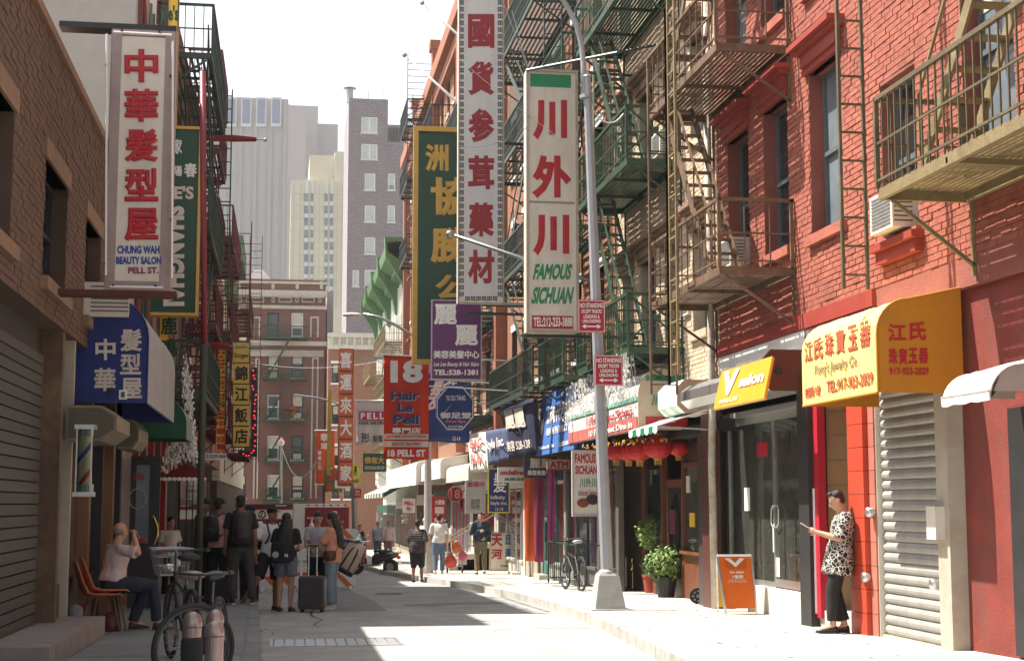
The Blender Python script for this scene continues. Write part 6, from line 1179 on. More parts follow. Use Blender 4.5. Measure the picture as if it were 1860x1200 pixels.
g.build('logo_lines', paint((.25, .04, .01)), t); AB('the salon', .3, .72, .67, .72, whitel, .03); AB('V髮廊', .34, .7, .57, .64, whitel, .02); AB('8 Pell Street, NY 10013', .24, .76, .535, .555, whitel, .01); AB('212-349-1797 212-619-3300', .2, .8, .50, .52, whitel, .01)
# hand truck
hb = G(1278, 1096, .14); t = thing('hand_truck', hb, 'black folding hand truck leaning against the dark granite post', 'hand truck'); z0 = hb.z; rbm = mat('rubber', (.03, .03, .03), r=.8)
for dx, dy in ((-.10, 0), (.16, -.25)):
    c = hb + Vector((dx, dy, .13)); w_ = MB().tube([c + Vector((-.025, 0, 0)).lerp(Vector((0, -.03, 0)), .8), c + Vector((0, .03, 0))], .13, 24).build('wheel', rbm, t); g = MB()
    for k in range(8): a = k * math.pi / 4; g.tube([c + Vector((.08 * math.cos(a), -.034, .08 * math.sin(a))), c + Vector((.08 * math.cos(a), -.03, .08 * math.sin(a)))], .017, 8)
    g.tube([c + Vector((0, -.038, 0)), c + Vector((0, -.03, 0))], .03, 10); g.build('hub_holes', steel, w_)
g = MB(); h0 = hb + Vector((-.06, -.02, .16)); h1 = hb + Vector((.12, .1, 1.15)); dx = Vector((.24, -.12, 0))
g.tube([h0, h1, h1 + dx * .2 + Vector((0, 0, .08)), h1 + dx * .8 + Vector((0, 0, .08)), h1 + dx, h0 + dx], .014, 7); g.build('frame', blackm, t)
g = MB()
for k in range(7): q = h0.lerp(h1, .1 + k * .13); g.tube([q, q + dx], .008, 5)
g.build('cross_bars', blackm, t); MB().box(hb.x - .1, hb.x + .2, hb.y - .3, hb.y - .05, z0 + .01, z0 + .02).build('toe_plate', steel, t); MB().ell(h1 + dx * .5 + Vector((0, 0, .1)), (.06, .05, .09), 10, 8).build('cloth_grip', mat('rag_grey', (.4, .4, .38)), t, smooth=True)
# green railing by bicycle
rl = thing('stair_railing', (6.35, 32.3, gz(32, SW)), 'green iron stair railing behind the parked bicycle', 'railing'); z = gz(32, SW)
g = MB()
for yy in (30.6, 34.2):
    g.bar((6.0, yy, z), (6.0, yy, z + .95), .035)
for h in (.12, .93): g.bar((6.0, 30.6, z + h), (6.0, 34.2, z + h), .03); g.bar((6.0, 30.6, z + h), (6.68, 30.6, z + h), .03); g.bar((6.0, 34.2, z + h), (6.68, 34.2, z + h), .03)
g.build('frame', greenfe, rl)
for k in range(1, 14): MB().bar((6.0, 30.6 + k * .257, z + .12), (6.0, 30.6 + k * .257, z + .93), .014).build('baluster', greenfe, rl)
for k in range(1, 5): MB().bar((6.0 + k * .14, 34.2, z + .12), (6.0 + k * .14, 34.2, z + .93), .014).build('baluster', greenfe, rl)
# bicycles
bsteel = mat('bike_steel', (.10, .10, .10), r=.35, m=.6)
def bicycle(label, base, head, front_basket=False, rack=False, m=None, saddle_m=None, scale=1.0, name='bicycle', steer=0.0):
    """base: ground point below the rear wheel; head: angle the bicycle points to"""
    t = thing(name, base, label, 'bicycle'); f = Vector((math.cos(head), math.sin(head), 0)); s = Vector((-f.y, f.x, 0)); U = Vector((0, 0, 1)); m = m or blackm
    def P(a, b, c=0): return base + f * a * scale + U * b * scale + s * c * scale
    f0 = f
    for a in (0, 1.05):
        f = f0 if a == 0 else f0 * math.cos(steer) + s * math.sin(steer); c = P(0, .34) + f0 * a * scale; g = MB(); g.tube([c + (f * math.cos(q) + U * math.sin(q)) * .335 for q in [k * math.pi / 20 for k in range(41)]], .021, 8, cap=False); w = g.build('wheel', rbm, t, smooth=True)
        g = MB(); g.tube([c + (f * math.cos(q) + U * math.sin(q)) * .31 for q in [k * math.pi / 20 for k in range(41)]], .012, 6, cap=False); g.build('rim', bsteel, w)
        g = MB(); 
        for k in range(28): q = k * 2 * math.pi / 28; g.tube([c + s * (.03 if k % 2 else -.03), c + (f * math.cos(q) + U * math.sin(q)) * .31], .0022, 3)
        g.tube([c - s * .06, c + s * .06], .02, 8); g.build('spokes', bsteel, w)
    f = f0
    g = MB(); 
    for a, b, r in ((P(.42, .3), P(.3, .72), .018), (P(.32, .64), P(.88, .74), .018), (P(.42, .3), P(.9, .66), .02), (P(.42, .3, .03), P(0, .34, .06), .01), (P(.42, .3, -.03), P(0, .34, -.06), .01), (P(.31, .68, .02), P(0, .34, .06), .009), (P(.31, .68, -.02), P(0, .34, -.06), .009), (P(.92, .62), P(.87, .82), .02), (P(.92, .62, .03), P(1.05, .34, .05), .014), (P(.92, .62, -.03), P(1.05, .34, -.05), .014)): g.tube([a, b], r, 8)
    g.build('frame', m, t); MB().tube([P(.3, .7), P(.27, .92)], .013, 8).build('seat_post', bsteel, t)
    sd = MB(); sd.loft([[P(a, .95 + c * .03, w_ * math.cos(q)) + U * (.035 * math.sin(q)) for q in [k * math.pi / 6 for k in range(12)]] for a, w_, c in ((.14, .05, 1), (.16, .1, 1.2), (.22, .11, 1), (.3, .07, .8), (.4, .03, .8), (.44, .015, .6))]); sd.build('saddle', saddle_m or blackm, t, smooth=True)
    hb_ = MB(); hb_.tube([P(.87, .8), P(.85, 1.0), P(.9, 1.02)], .014, 8); hb_.tube([P(.72, 1.03, .29), P(.86, 1.03, .2), P(.92, 1.02, .05), P(.92, 1.02, -.05), P(.86, 1.03, -.2), P(.72, 1.03, -.29)], .012, 8); hh = hb_.build('handlebar', bsteel, t)
    for c in (.27, -.27): MB().tube([P(.78, 1.032, c * .97), P(.7, 1.032, c * 1.05)], .017, 8).build('grip', blackm, hh)
    c = P(.42, .3, .05); g = MB(); g.tube([c, c + s * .01], .09, 16); g.bar(c, c + U * -.16 + f * .02, .02, .015); g.bar(c - s * .1, c - s * .1 + U * .16, .02, .015); g.box(*sorted((c.x - .04, c.x + .04)), *sorted((c.y - .04, c.y + .04)), c.z - .18, c.z - .16); g.build('crank', steel, t)
    if rack:
        g = MB(); 
        for cc in (-.07, 0, .07): g.tube([P(-.28, .74, cc), P(.28, .74, cc)], .008, 5)
        for cc in (-.08, .08): g.tube([P(0, .34, cc), P(-.1, .74, cc)], .008, 5)
        g.build('rear_rack', blackm, t)
    if front_basket:
        g = MB(); 
        for h, w_, d0, d1 in ((.0, .13, .98, 1.28), (.09, .14, .96, 1.31), (.18, .16, .94, 1.34), (.26, .18, .92, 1.36)):
            q = [P(d0, .78 + h, w_), P(d1, .78 + h, w_), P(d1, .78 + h, -w_), P(d0, .78 + h, -w_), P(d0, .78 + h, w_)]; g.tube(q, .004 if h < .25 else .007, 4)
        for k in range(9):
            v = k / 8; g.tube([P(.98 + .3 * v, .78, .13), P(.92 + .44 * v, 1.04, .18)], .003, 3); g.tube([P(.98 + .3 * v, .78, -.13), P(.92 + .44 * v, 1.04, -.18)], .003, 3); g.tube([P(.98, .78, -.13 + .26 * v), P(.92, 1.04, -.18 + .36 * v)], .003, 3); g.tube([P(1.28, .78, -.13 + .26 * v), P(1.36, 1.04, -.18 + .36 * v)], .003, 3); g.tube([P(.98 + .3 * v, .78, -.13), P(.98 + .3 * v, .78, .13)], .003, 3)
        g.build('basket', steel, t); g = MB(); g.ell(P(1.1, .84, .03), (.07, .05, .05)); g.ell(P(1.18, .9, -.05), (.05, .05, .06)); g.build('basket_contents', alu, t)
    return t
lb_ = Vector((-.52, 13.3, gz(13.3, SW))); bicycle('small black bicycle facing the camera with its front wheel turned behind the bollards', lb_, math.radians(-100), steer=math.radians(-52), scale=.84)
lc_ = Vector((-.78, 14.0, gz(14, SW))); bicycle('second bicycle with a wire front basket pointing away behind the near one', lc_, math.radians(104), front_basket=True, scale=.97)
t = tag(MB().ell(lb_ + Vector((-.2, -.55, .84)), (.11, .09, .04), 12, 8).build('plastic_bag', mat('pinkish_bag', (.28, .19, .18), r=.3, b=.3), smooth=True), 'crumpled pale bag tied over the handlebar of the near bicycle', 'bag')
bicycle('silver and black bicycle with a grey plastic saddle cover parked by the green railing', G(1052, 1072, .14) + Vector((0, -.2, 0)), math.radians(97), saddle_m=mat('saddle_cover', (.5, .5, .5), r=.3), m=mat('bike_dark', (.03, .03, .035), r=.3))
# bollards and wrapped stub on the left
bm_ = mat('bollard_steel', (.36, .27, .24), r=.35, m=.55, v=.12, dirt=.3, dc=(.2, .13, .11))
for x, Y, yt, lb, sleeve in ((390, 9.8, 1126, 'front steel bollard with a domed cap in the lower left', 0), (391, 10.9, 1106, 'rear steel bollard with a domed cap just behind the front one', 0), (350, 10.0, 1110, 'steel bollard wrapped in a black rubber sleeve', 1)):
    p = RY(x, yt, Y); z0 = gz(Y, SW); t = thing('bollard', (p.x, Y, z0), lb, 'bollard', 'steel bollards by the left kerb'); r = .058; MB().tube([(p.x, Y, z0), (p.x, Y, p.z - .1)], r, 20).build('post', bm_, t, smooth=False)
    g = MB(); zs = p.z - .1; g.loft([[Vector((p.x + rr * math.cos(2 * math.pi * k / 20), Y + rr * math.sin(2 * math.pi * k / 20), zs + h)) for k in range(20)] for rr, h in ((.0605, 0), (.0625, .01), (.0625, .03), (.06, .05), (.05, .075), (.03, .092), (.008, .1))]); g.build('cap', bm_, t, smooth=True)
    if sleeve: MB().tube([(p.x, Y, z0), (p.x, Y, zs - .08), (p.x, Y, zs - .06)], [.07, .07, .062], 18).build('rubber_sleeve', rbm, t, smooth=True)
lk = thing('bicycle_lock', RY(375, 1158, 10.4), 'thick black lock clamped between the bollards', 'lock'); c = RY(374, 1158, 10.4); MB().tube([c + Vector((.0, 0, -.1)), c + Vector((0, 0, .08))], .07, 12).build('body', rbm, lk, smooth=True); MB().tube([c + Vector((-.09, 0, 0)), c + Vector((.1, .1, .02))], .03, 10).build('clamp', blackm, lk)
# street pole on the left
P0 = Vector((-1.28, 24.6, gz(24.6, SW))); t = thing('street_pole', P0, 'thin dark green street pole with a maroon upper part between signs and people', 'pole'); p1, p2 = RY(371, 625, 24.6), RY(368, 130, 24.6); MB().tube([P0, p1], .055, 10).build('lower_pole', mat('olive_pole', (.045, .05, .03), r=.5), t, smooth=True); MB().tube([p1, p2], .05, 10).build('upper_pole', mat('maroon_pole', (.2, .02, .03), r=.5), t, smooth=True)
# chairs (moulded shells, stacked two)
def shell_chair(base, head, label, col, dz=0):
    f = Vector((math.cos(head), math.sin(head), 0)); s = Vector((-f.y, f.x, 0)); U = Vector((0, 0, 1)); t = thing('shell_chair', base, label, 'chair', 'stacked orange chairs'); P = lambda a, b, c: base + f * a + s * b + U * (c + dz); R = []
    for a, z, w, lip in ((.24, .43, .19, .0), (.2, .445, .21, .01), (.05, .43, .225, .03), (-.1, .42, .225, .045), (-.19, .44, .22, .05), (-.235, .5, .215, .05), (-.27, .6, .21, .035), (-.30, .72, .2, .02), (-.325, .82, .17, .01), (-.33, .84, .12, 0)):
        R.append([P(a + (lip * abs(q) ** 2 if z > .47 else 0), w * q, z + (lip * abs(q) ** 2.5 if z < .5 else 0)) for q in [k / 5 - 1 for k in range(11)]])
    o = MB().loft(R, cap=False, closed=False).build('seat_shell', col, t, smooth=True, fix=False); md = o.modifiers.new('s', 'SOLIDIFY'); md.thickness = .012
    for a, b in ((.2, .2), (.2, -.2), (-.22, .2), (-.22, -.2)): MB().tube([P(a * .6, b * .6, .42), P(a, b * 1.05, 0 - dz)], [.013, .011], 8).build('leg', mat('leg_brown', (.12, .06, .03), r=.4), t)
    return t
och = mat('orange_plastic', (.62, .17, .08), r=.35, v=.06, b=.02); cb_ = Vector((-2.08, 19.2, gz(19.2, SW))); shell_chair(cb_, math.radians(15), 'upper orange moulded plastic chair the old man sits on', och, .05); shell_chair(cb_ + Vector((-.07, -.03, 0)), math.radians(15), 'lower orange moulded plastic chair of the stacked pair', och, 0)
tag(MB().loft([[Vector((cb_.x + .05 + rx * math.cos(a), cb_.y - .05 + ry * math.sin(a), cb_.z + z)) for a in [k * math.pi / 6 for k in range(12)]] for z, rx, ry in ((0, .1, .07), (.02, .12, .08), (.12, .11, .07), (.2, .07, .03), (.23, .03, .015))]).build('handbag', mat('brown_leather', (.09, .025, .015), r=.4), smooth=True), 'small brown bag on the ground under the orange chairs', 'bag')
# ================================================================ street end: barricades, truck, banner, car, scooter, stoop
so_, sw_ = mat('reflect_orange', (.62, .13, .03), r=.5), mat('reflect_white', (.68, .68, .66), r=.5)
def barricade(x0, x1, Y, ys, label):
    z0 = gz(Y); A = RY(x0, 1000, Y).x; B = RY(x1, 1000, Y).x; t = thing('barricade', ((A + B) / 2, Y, z0), label, 'barricade', 'striped barricades across the street')
    for yt, yb_ in ys:
        zt = RY(x0, yt, Y).z; zb_ = RY(x0, yb_, Y).z; rail = MB().box(A, B, Y, Y + .03, zb_, zt).build('rail', sw_, t); w = .2; k = 0; x = A
        while x < B - .1: MB().prism([Vector((x, Y - .004, zb_)), Vector((min(x + w * .8, B), Y - .004, zb_)), Vector((max(x + w * .8 - (zt - zb_), A), Y - .004, zt)), Vector((max(x - (zt - zb_), A), Y - .004, zt))], (0, .003, 0)).build('stripe', so_, rail) if x - (zt - zb_) >= A - .05 else None; x += w * 1.8
    for x in (A + .1, B - .15):
        MB().bar((x, Y + .035, z0), (x, Y + .035, zt + .45), .05).build('post', whitep, t); MB().bar((x, Y - .4, z0 + .05), (x, Y + .45, z0 + .05), .07).build('foot', whitep, t)
barricade(470, 560, 35, ((958, 978), (995, 1018), (1046, 1068)), 'left orange and white striped barricade behind the tourists'); barricade(575, 648, 36, ((960, 978), (1000, 1020), (1044, 1066)), 'right orange and white striped barricade behind the suitcase')
jb = thing('traffic_barrel', RY(535, 1060, 38), 'pale jersey barrier block behind the barricades', 'barrier'); a = RY(480, 1062, 38); b = RY(640, 1030, 38); MB().prism([Vector((a.x, 38, a.z)), Vector((a.x, 38.5, a.z)), Vector((a.x, 38.35, b.z)), Vector((a.x, 38.15, b.z))], (b.x - a.x, 0, 0)).build('block', offw, jb); MB().box(a.x + .3, b.x - .3, 38.05, 38.1, a.z + .1, a.z + .3).build('strip', so_, jb)
# box truck seen from behind
Y = 72; z0 = gz(72); A, B = RY(548, 0, Y).x, RY(637, 0, Y).x; zt = RY(0, 914, Y).z; t = thing('box_truck', ((A + B) / 2, Y, z0), 'white box truck with a dark red printed panel at the end of the street', 'truck'); MB().box(A, B, Y, Y + 4.2, z0 + .65, zt).build('cargo_box', whitep, t)
a, b = RY(553, 985, Y - .02), RY(634, 921, Y - .02); pnl = MB().box(a.x, b.x, Y - .03, Y - .004, z0 + .8, b.z).build('printed_panel', mat('truck_red', (.22, .012, .025), r=.35, v=.15, s=1), t)
for s_, q, m_ in (('新豪酒', (601, 936, 616, 942), gold), ('和的生活', (605, 944, 625, 950), gold), ('KAI', (612, 953, 622, 959), whitel), ('MOUTAI', (558, 938, 575, 943), whitel)): TY(pnl, s_ if s_ != 'MOUTAI' else 'BAIJIU', *q, Y - .03, m_, .02)
g = MB(); c = RY(608, 931, Y - .035); g.ell(c, (.13, .01, .09), 10, 6); g.build('emblem', whitel, pnl); g = MB(); c = RY(566, 952, Y - .04); g.tube([c - Vector((0, 0, .35)), c, c + Vector((0, 0, .1)), c + Vector((0, 0, .25))], [.12, .12, .04, .04], 10); g.build('printed_bottle', whitel, pnl)
for x in (560, 575, 588, 601, 614, 627): c = RY(x, 917, Y - .01); MB().box(c.x - .06, c.x + .06, Y - .02, Y - .001, c.z - .03, c.z + .03).build('marker_light', paint((.2, .03, .02)), t)
MB().box(A + .3, B - .3, Y + 4.25, Y + 6, z0 + .5, z0 + 2.3).build('cab', whitep, t); MB().box(A + .2, B - .2, Y - .1, Y + 6, z0 + .45, z0 + .65).build('chassis', blackm, t)
for x in (A + .25, B - .25):
    for y in (Y + .9, Y + 5.2): MB().tube([(x - .15, y, z0 + .4), (x + .15, y, z0 + .4)], .4, 18).build('wheel', rbm, t)
# white banner on hoarding
Y = 85; t = board('street_banner', (440, 921, 546, 946), Y, whitep, 'long white banner with black characters and dark red borders across the street end', frame=mat('dark_red_border', (.25, .02, .04)), fw=.12, th=.1)
for ch, x0, x1 in (('優', 448, 461), ('の', 469, 483)): TY(t, ch, x0, 926, x1, 942, Y, inkb, .03, name='character')
t = board('one_way_sign', (500, 914, 522, 921), 84, inkb, 'black one way arrow sign above the white banner'); TY(t, 'ONE WAY', 505, 916, 521, 919.5, 84, whitel, .05); g = MB(); c = RY(503, 917.5, 83.99); g.prism([c + Vector((-.08, 0, 0)), c + Vector((.03, 0, .07)), c + Vector((.03, 0, -.07))], (0, .004, 0)); g.build('arrow', whitel, t)
hoard = tag(MB().box(RY(436, 0, 86).x, RY(556, 0, 86).x, 86, 86.2, gz(86), RY(0, 915, 86).z).build('hoarding', mat('hoarding_dark', (.07, .05, .05))), 'dark hoarding fence carrying the white banner', 'fence')
# black saloon seen from behind
def car(label, cx, Y, m, W=1.78):
    z0 = gz(Y); t = thing('parked_car', (cx, Y, z0), label, 'car'); Lh = 4.5
    def ring_(y, w, zb_, zt, zc): return [Vector((cx + w * a, y, z0 + z)) for a, z in ((-1, zb_ + .12), (-1, zt - .12), (-.92, zt), (-.5, zt + .02), (.5, zt + .02), (.92, zt), (1, zt - .12), (1, zb_ + .12), (.9, zb_), (-.9, zb_))]
    w = W / 2; MB().loft([ring_(Y + a, w * b, c, d, 0) for a, b, c, d in ((0, .86, .35, .8), (.06, .95, .28, .92), (.5, 1, .25, .98), (1.6, 1, .25, .95), (3.0, 1, .25, .92), (4.1, .98, .26, .85), (4.45, .85, .3, .7))]).build('body', m, t, smooth=False)
    R = [[Vector((cx + w * a, Y + y, z0 + z)) for a in (-b, -b * .9, b * .9, b)] for y, z, b in ((.55, .96, .88), (1.25, 1.38, .7), (1.5, 1.43, .68), (2.5, 1.44, .68), (3.3, .95, .88))]
    c = MB(); c.loft([[Vector((cx - w * b, Y + y, z0 + z)), Vector((cx + w * b, Y + y, z0 + z)), Vector((cx + w * .9, Y + y, z0 + .93)), Vector((cx - w * .9, Y + y, z0 + .93))] for y, z, b in ((.52, .97, .86), (1.25, 1.38, .7), (1.5, 1.43, .68), (2.5, 1.44, .68), (3.3, .97, .86))]); cb = c.build('cabin', m, t)
    MB().prism([Vector((cx - w * .76, Y + .60, z0 + 1.02)), Vector((cx + w * .76, Y + .60, z0 + 1.02)), Vector((cx + w * .64, Y + 1.2, z0 + 1.365)), Vector((cx - w * .64, Y + 1.2, z0 + 1.365))], (0, -.02, .015)).build('rear_window', glassmat('car_glass', (.10, .14, .15), .05), cb)
    for s in (-1, 1):
        MB().prism([Vector((cx + s * w * .82, Y + .9, z0 + 1.02)), Vector((cx + s * w * .85, Y + 2.9, z0 + 1.02)), Vector((cx + s * w * .72, Y + 2.5, z0 + 1.36)), Vector((cx + s * w * .72, Y + 1.4, z0 + 1.36))], (s * .03, 0, 0)).build('side_window', glass, cb)
        MB().box(*sorted((cx + s * w * .55, cx + s * w * .93)), Y - .0, Y + .12, z0 + .66, z0 + .84).build('tail_light', mat('tail_red', (.45, .01, .01), r=.15), t)
        MB().tube([(cx + s * w * 1.0, Y + 3.0, z0 + 1.0), (cx + s * w * 1.12, Y + 3.0, z0 + 1.02)], .07, 8).build('mirror', m, t)
        for y in (.85, 3.6):
            wh_ = MB().tube([(cx + s * (w - .2), Y + y, z0 + .32), (cx + s * (w + .01), Y + y, z0 + .32)], .32, 20).build('wheel', rbm, t); MB().tube([(cx + s * (w + .01), Y + y, z0 + .32), (cx + s * (w + .02), Y + y, z0 + .32)], .2, 14).build('rim', alu, wh_)
    MB().box(cx - .26, cx + .26, Y - .015, Y + .02, z0 + .55, z0 + .68).build('number_plate', cream, t); MB().box(cx - w * .9, cx + w * .9, Y - .06, Y + .1, z0 + .3, z0 + .5).build('bumper', m, t); return t
car('black saloon car with red tail lights parked beyond the tote bag', RY(636, 0, 57).x, 57, mat('car_black', (.012, .013, .016), r=.12, v=.05, b=0, spec=.8))
# scooter
sc = G(678, 1043); sc.y = 48.5; t = thing('scooter', sc, 'black and chrome motor scooter parked at the kerb beyond the tote bag', 'scooter'); hd = math.radians(150); f = Vector((math.cos(hd), math.sin(hd), 0)); s = Vector((-f.y, f.x, 0)); U = Vector((0, 0, 1)); P = lambda a, b, c=0: sc + f * a + U * b + s * c
for a in (-.6, .62): w_ = MB().tube([P(a, .25, -.055), P(a, .25, .055)], .25, 18).build('wheel', rbm, t); MB().tube([P(a, .25, -.06), P(a, .25, .06)], .13, 12).build('rim', alu, w_)
E3 = (f, s, U); MB().loft([[P(a, z0_ + (z1_ - z0_) * (.5 + .5 * math.sin(k * math.pi / 6)), w_ * math.cos(k * math.pi / 6)) for k in range(12)] for a, w_, z0_, z1_ in ((.02, .1, .28, .62), (-.12, .15, .3, .68), (-.4, .17, .42, .72), (-.65, .15, .5, .74), (-.85, .07, .56, .7))]).build('rear_body', mat('scooter_paint', (.03, .03, .035), r=.15, spec=.8), t, smooth=True); MB().ell(P(-.33, .74), (.36, .13, .055), 14, 8, E3).build('seat', rbm, t, smooth=True); MB().obox(P(.1, .3), (.3, .15, .03), E3).build('footboard', steel, t)
MB().loft([[P(.42 + .05 * abs(c) * -4 + (z - .3) * .12, z, c) for c in (-.2 * k_, -.1 * k_, 0, .1 * k_, .2 * k_)] for z, k_ in ((.3, .8), (.55, 1), (.8, .8), (.95, .5))], cap=False, closed=False).build('leg_shield', mat('scooter_paint'), t, smooth=True)
MB().tube([P(.62, .25), P(.5, .6), P(.38, 1.02)], .03, 8).build('fork', alu, t); MB().tube([P(.3, 1.06, -.32), P(.4, 1.04, -.1), P(.4, 1.04, .1), P(.3, 1.06, .32)], .018, 8).build('handlebar', alu, t); MB().ell(P(.46, .98), (.09, .09, .09), 10, 8).build('headlight', glassL, t, smooth=True)
for c in (-.3, .3): MB().tube([P(.38, 1.06, c * .8), P(.36, 1.22, c)], .01, 5).build('mirror_stem', alu, t); MB().ell(P(.36, 1.26, c), (.02, .06, .045), 8, 6, E3).build('mirror', alu, t)
MB().ell(P(-.88, .55), (.05, .12, .06), 8, 6, E3).build('tail_light', mat('tail_red'), t); MB().obox(P(-.92, .4), (.01, .1, .07), E3).build('number_plate', whitel, t); MB().tube([P(-.3, .2, -.16), P(-.75, .25, -.18)], .05, 8).build('exhaust', alu, t)
# stoop with railings
st_ = thing('stoop', G(730, 1030, .14), 'stone stoop with pale iron handrails behind the man in the dark tee', 'steps'); Yq = 47.6
for k in range(5): MB().box(5.2 + k * .28, XR, Yq, Yq + 1.5, gz(Yq, SW), gz(Yq, SW) + .17 * (k + 1)).build('step', conc, st_)
for y in (Yq, Yq + 1.45):
    g = MB(); a = Vector((5.15, y, gz(Yq, SW))); g.bar(a, a + Vector((0, 0, .85)), .05); g.bar(a + Vector((0, 0, .85)), a + Vector((1.5, 0, 1.75)), .045); g.bar(a + Vector((0, 0, .3)), a + Vector((1.5, 0, 1.2)), .03)
    for k in range(1, 5): q = a + Vector((k * .3, 0, .18 * k)); g.bar(q, q + Vector((0, 0, .85)), .025)
    g.build('handrail', mat('tan_columns'), st_)
for x, Y, z1, m_ in ((722, 56, 2.2, crimson),): p = RY(x, 0, Y); gfl(st_, 'door_reveal', 6.5, 6.72, 49.3, 50.2, gz(50, SW), 1.3, m_)
# folding cart rack beside cart pusher

# ================================================================ wear on the ground
random.seed(77); g = MB()
for k in range(420):
    y = random.uniform(13, 45); x = random.uniform(cr(y) + .25, 6.5); r = random.uniform(.012, .035); n = 7; z = gz(y, SW + .0055); g.add([(x + r * math.cos(a * 6.283 / n), y + r * math.sin(a * 6.283 / n) * 1.2, z) for a in range(n)], [tuple(range(n))])
tag(g.build('gum_spots', mat('gum_grey', (.2, .19, .17), r=.9), fix=False), kind='stuff')
def pcrack(pts, w): 
    g = MB(); R = []
    for i, (x, y) in enumerate(pts): R.append([Vector((x - w * random.uniform(.3, 1), y, gz(y, SW + .0055))), Vector((x + w * random.uniform(.3, 1), y + w, gz(y, SW + .0055)))])
    g.loft(R, cap=False, closed=False); struct(g.build('pavement_crack', tar, fix=False))
for k in range(12):
    y0 = random.uniform(14, 38); x0 = random.uniform(cr(y0) + .3, 5.6); p = [(x0, y0)]
    for j in range(10): p.append((min(p[-1][0] + random.uniform(.02, .22), 6.5), p[-1][1] + random.uniform(-.12, .2)))
    pcrack(p, .006)
g = MB()
for k in range(90):
    y = random.uniform(13, 40); s_ = random.choice([0, 1]); x = (cr(y) - random.uniform(.03, .35)) if s_ else (cl(y) + random.uniform(.03, .25)); r = random.uniform(.01, .04); a = random.uniform(0, 3); z = gz(y, .008); g.add([(x + r * math.cos(a), y + r * math.sin(a), z), (x - r * .4 * math.sin(a), y + r * .4 * math.cos(a), z + .012), (x - r * math.cos(a), y - r * math.sin(a), z), (x + r * .4 * math.sin(a), y - r * .4 * math.cos(a), z + .004)], [(0, 1, 2, 3)])
tag(g.build('litter', mat('litter_paper', (.5, .46, .4), r=.9), fix=False), kind='stuff')
mc = thing('manhole_cover', (2.3, 33, gz(33)), 'round iron manhole cover in the shaded middle of the road', 'manhole cover'); MB().tube([(2.3, 33, gz(33)), (2.3, 33, gz(33, .012))], .36, 28).build('frame', steel, mc); MB().tube([(2.3, 33, gz(33, .012)), (2.3, 33, gz(33, .018))], .3, 28).build('lid', blackm, mc)
# window displays and stickers on the right shops
for (y, z, w, h, m_) in ((24.7, 1.2, .3, .4, whitel), (25.3, 1.4, .25, .3, crimson), (25.9, .9, .3, .25, yel), (26.2, 1.5, .2, .3, whitel)): MB().box(7.13, 7.148, y, y + w, z, z + h).build('notice', m_, rest)
for (y, z, w, h, m_) in ((21.3, 2.0, .5, .2, crimson), (22.2, 1.2, .25, .35, whitel)): MB().box(6.975, 6.984, y, y + w, z, z + h).build('notice', m_, shop)
for i, (y, z, w, h, m_) in enumerate(((17.5, 1.2, .3, .4, whitep), (17.6, .7, .25, .3, signred), (20.3, 1.5, .3, .4, yel), (20.6, 1.0, .3, .3, whitep), (21.7, 1.3, .35, .45, signred))): MB().box(XL - .169, XL - .16, y, y + w, z, z + h).build('poster', m_, low)
# ================================================================ people
random.seed(21)
BAKE = []
skinm = mat('skin_light', (.48, .27, .18), r=.5, v=.08, s=9, b=.05, bs=90); skind = mat('skin_tanned', (.25, .12, .07), r=.5, v=.08, b=.05, bs=90)
hairb = mat('hair_black', (.012, .01, .01), r=.4, v=.3, s=30, b=.5, bs=120); hairg = mat('hair_grey', (.22, .19, .17), r=.6, v=.3, s=30, b=.5, bs=120)
def cloth(n, c, **k): return mat(n, c, r=.85, v=.1, s=8, b=.25, bs=30, **k)
def lring(c, x, y, rx, ry, n=14): return [c + x * (rx * math.cos(2 * math.pi * k / n)) + y * (ry * math.sin(2 * math.pi * k / n)) for k in range(n)]
def limb(mb, pts, rad, n=12, flat=1.0, end=True):
    """tapered tube through joints with rounded ends, radii interpolated"""
    P_, R_ = [], []
    for i in range(len(pts) - 1):
        for k in range(4): f = k / 4; P_.append(pts[i].lerp(pts[i + 1], f)); R_.append(rad[i] + (rad[i + 1] - rad[i]) * f)
    P_.append(pts[-1]); R_.append(rad[-1]); mb.tube(P_, R_, n); mb.ell(pts[0], (rad[0],) * 3, 10, 8); mb.ell(pts[-1], (rad[-1],) * 3, 10, 8) if end else None
    for p, r in zip(pts[1:-1], rad[1:-1]): mb.ell(p, (r * 1.0,) * 3, 10, 8)
def finish(mb, name, m, par, vox, it=3, disp=0.0, extra=None):
    o = mb.build(name, m, par, smooth=True, fix=True); r = o.modifiers.new('r', 'REMESH'); r.mode = 'VOXEL'; r.voxel_size = vox; r.use_smooth_shade = True
    s = o.modifiers.new('s', 'SMOOTH'); s.iterations = it; s.factor = .5; BAKE.append((o, disp, extra)); return o
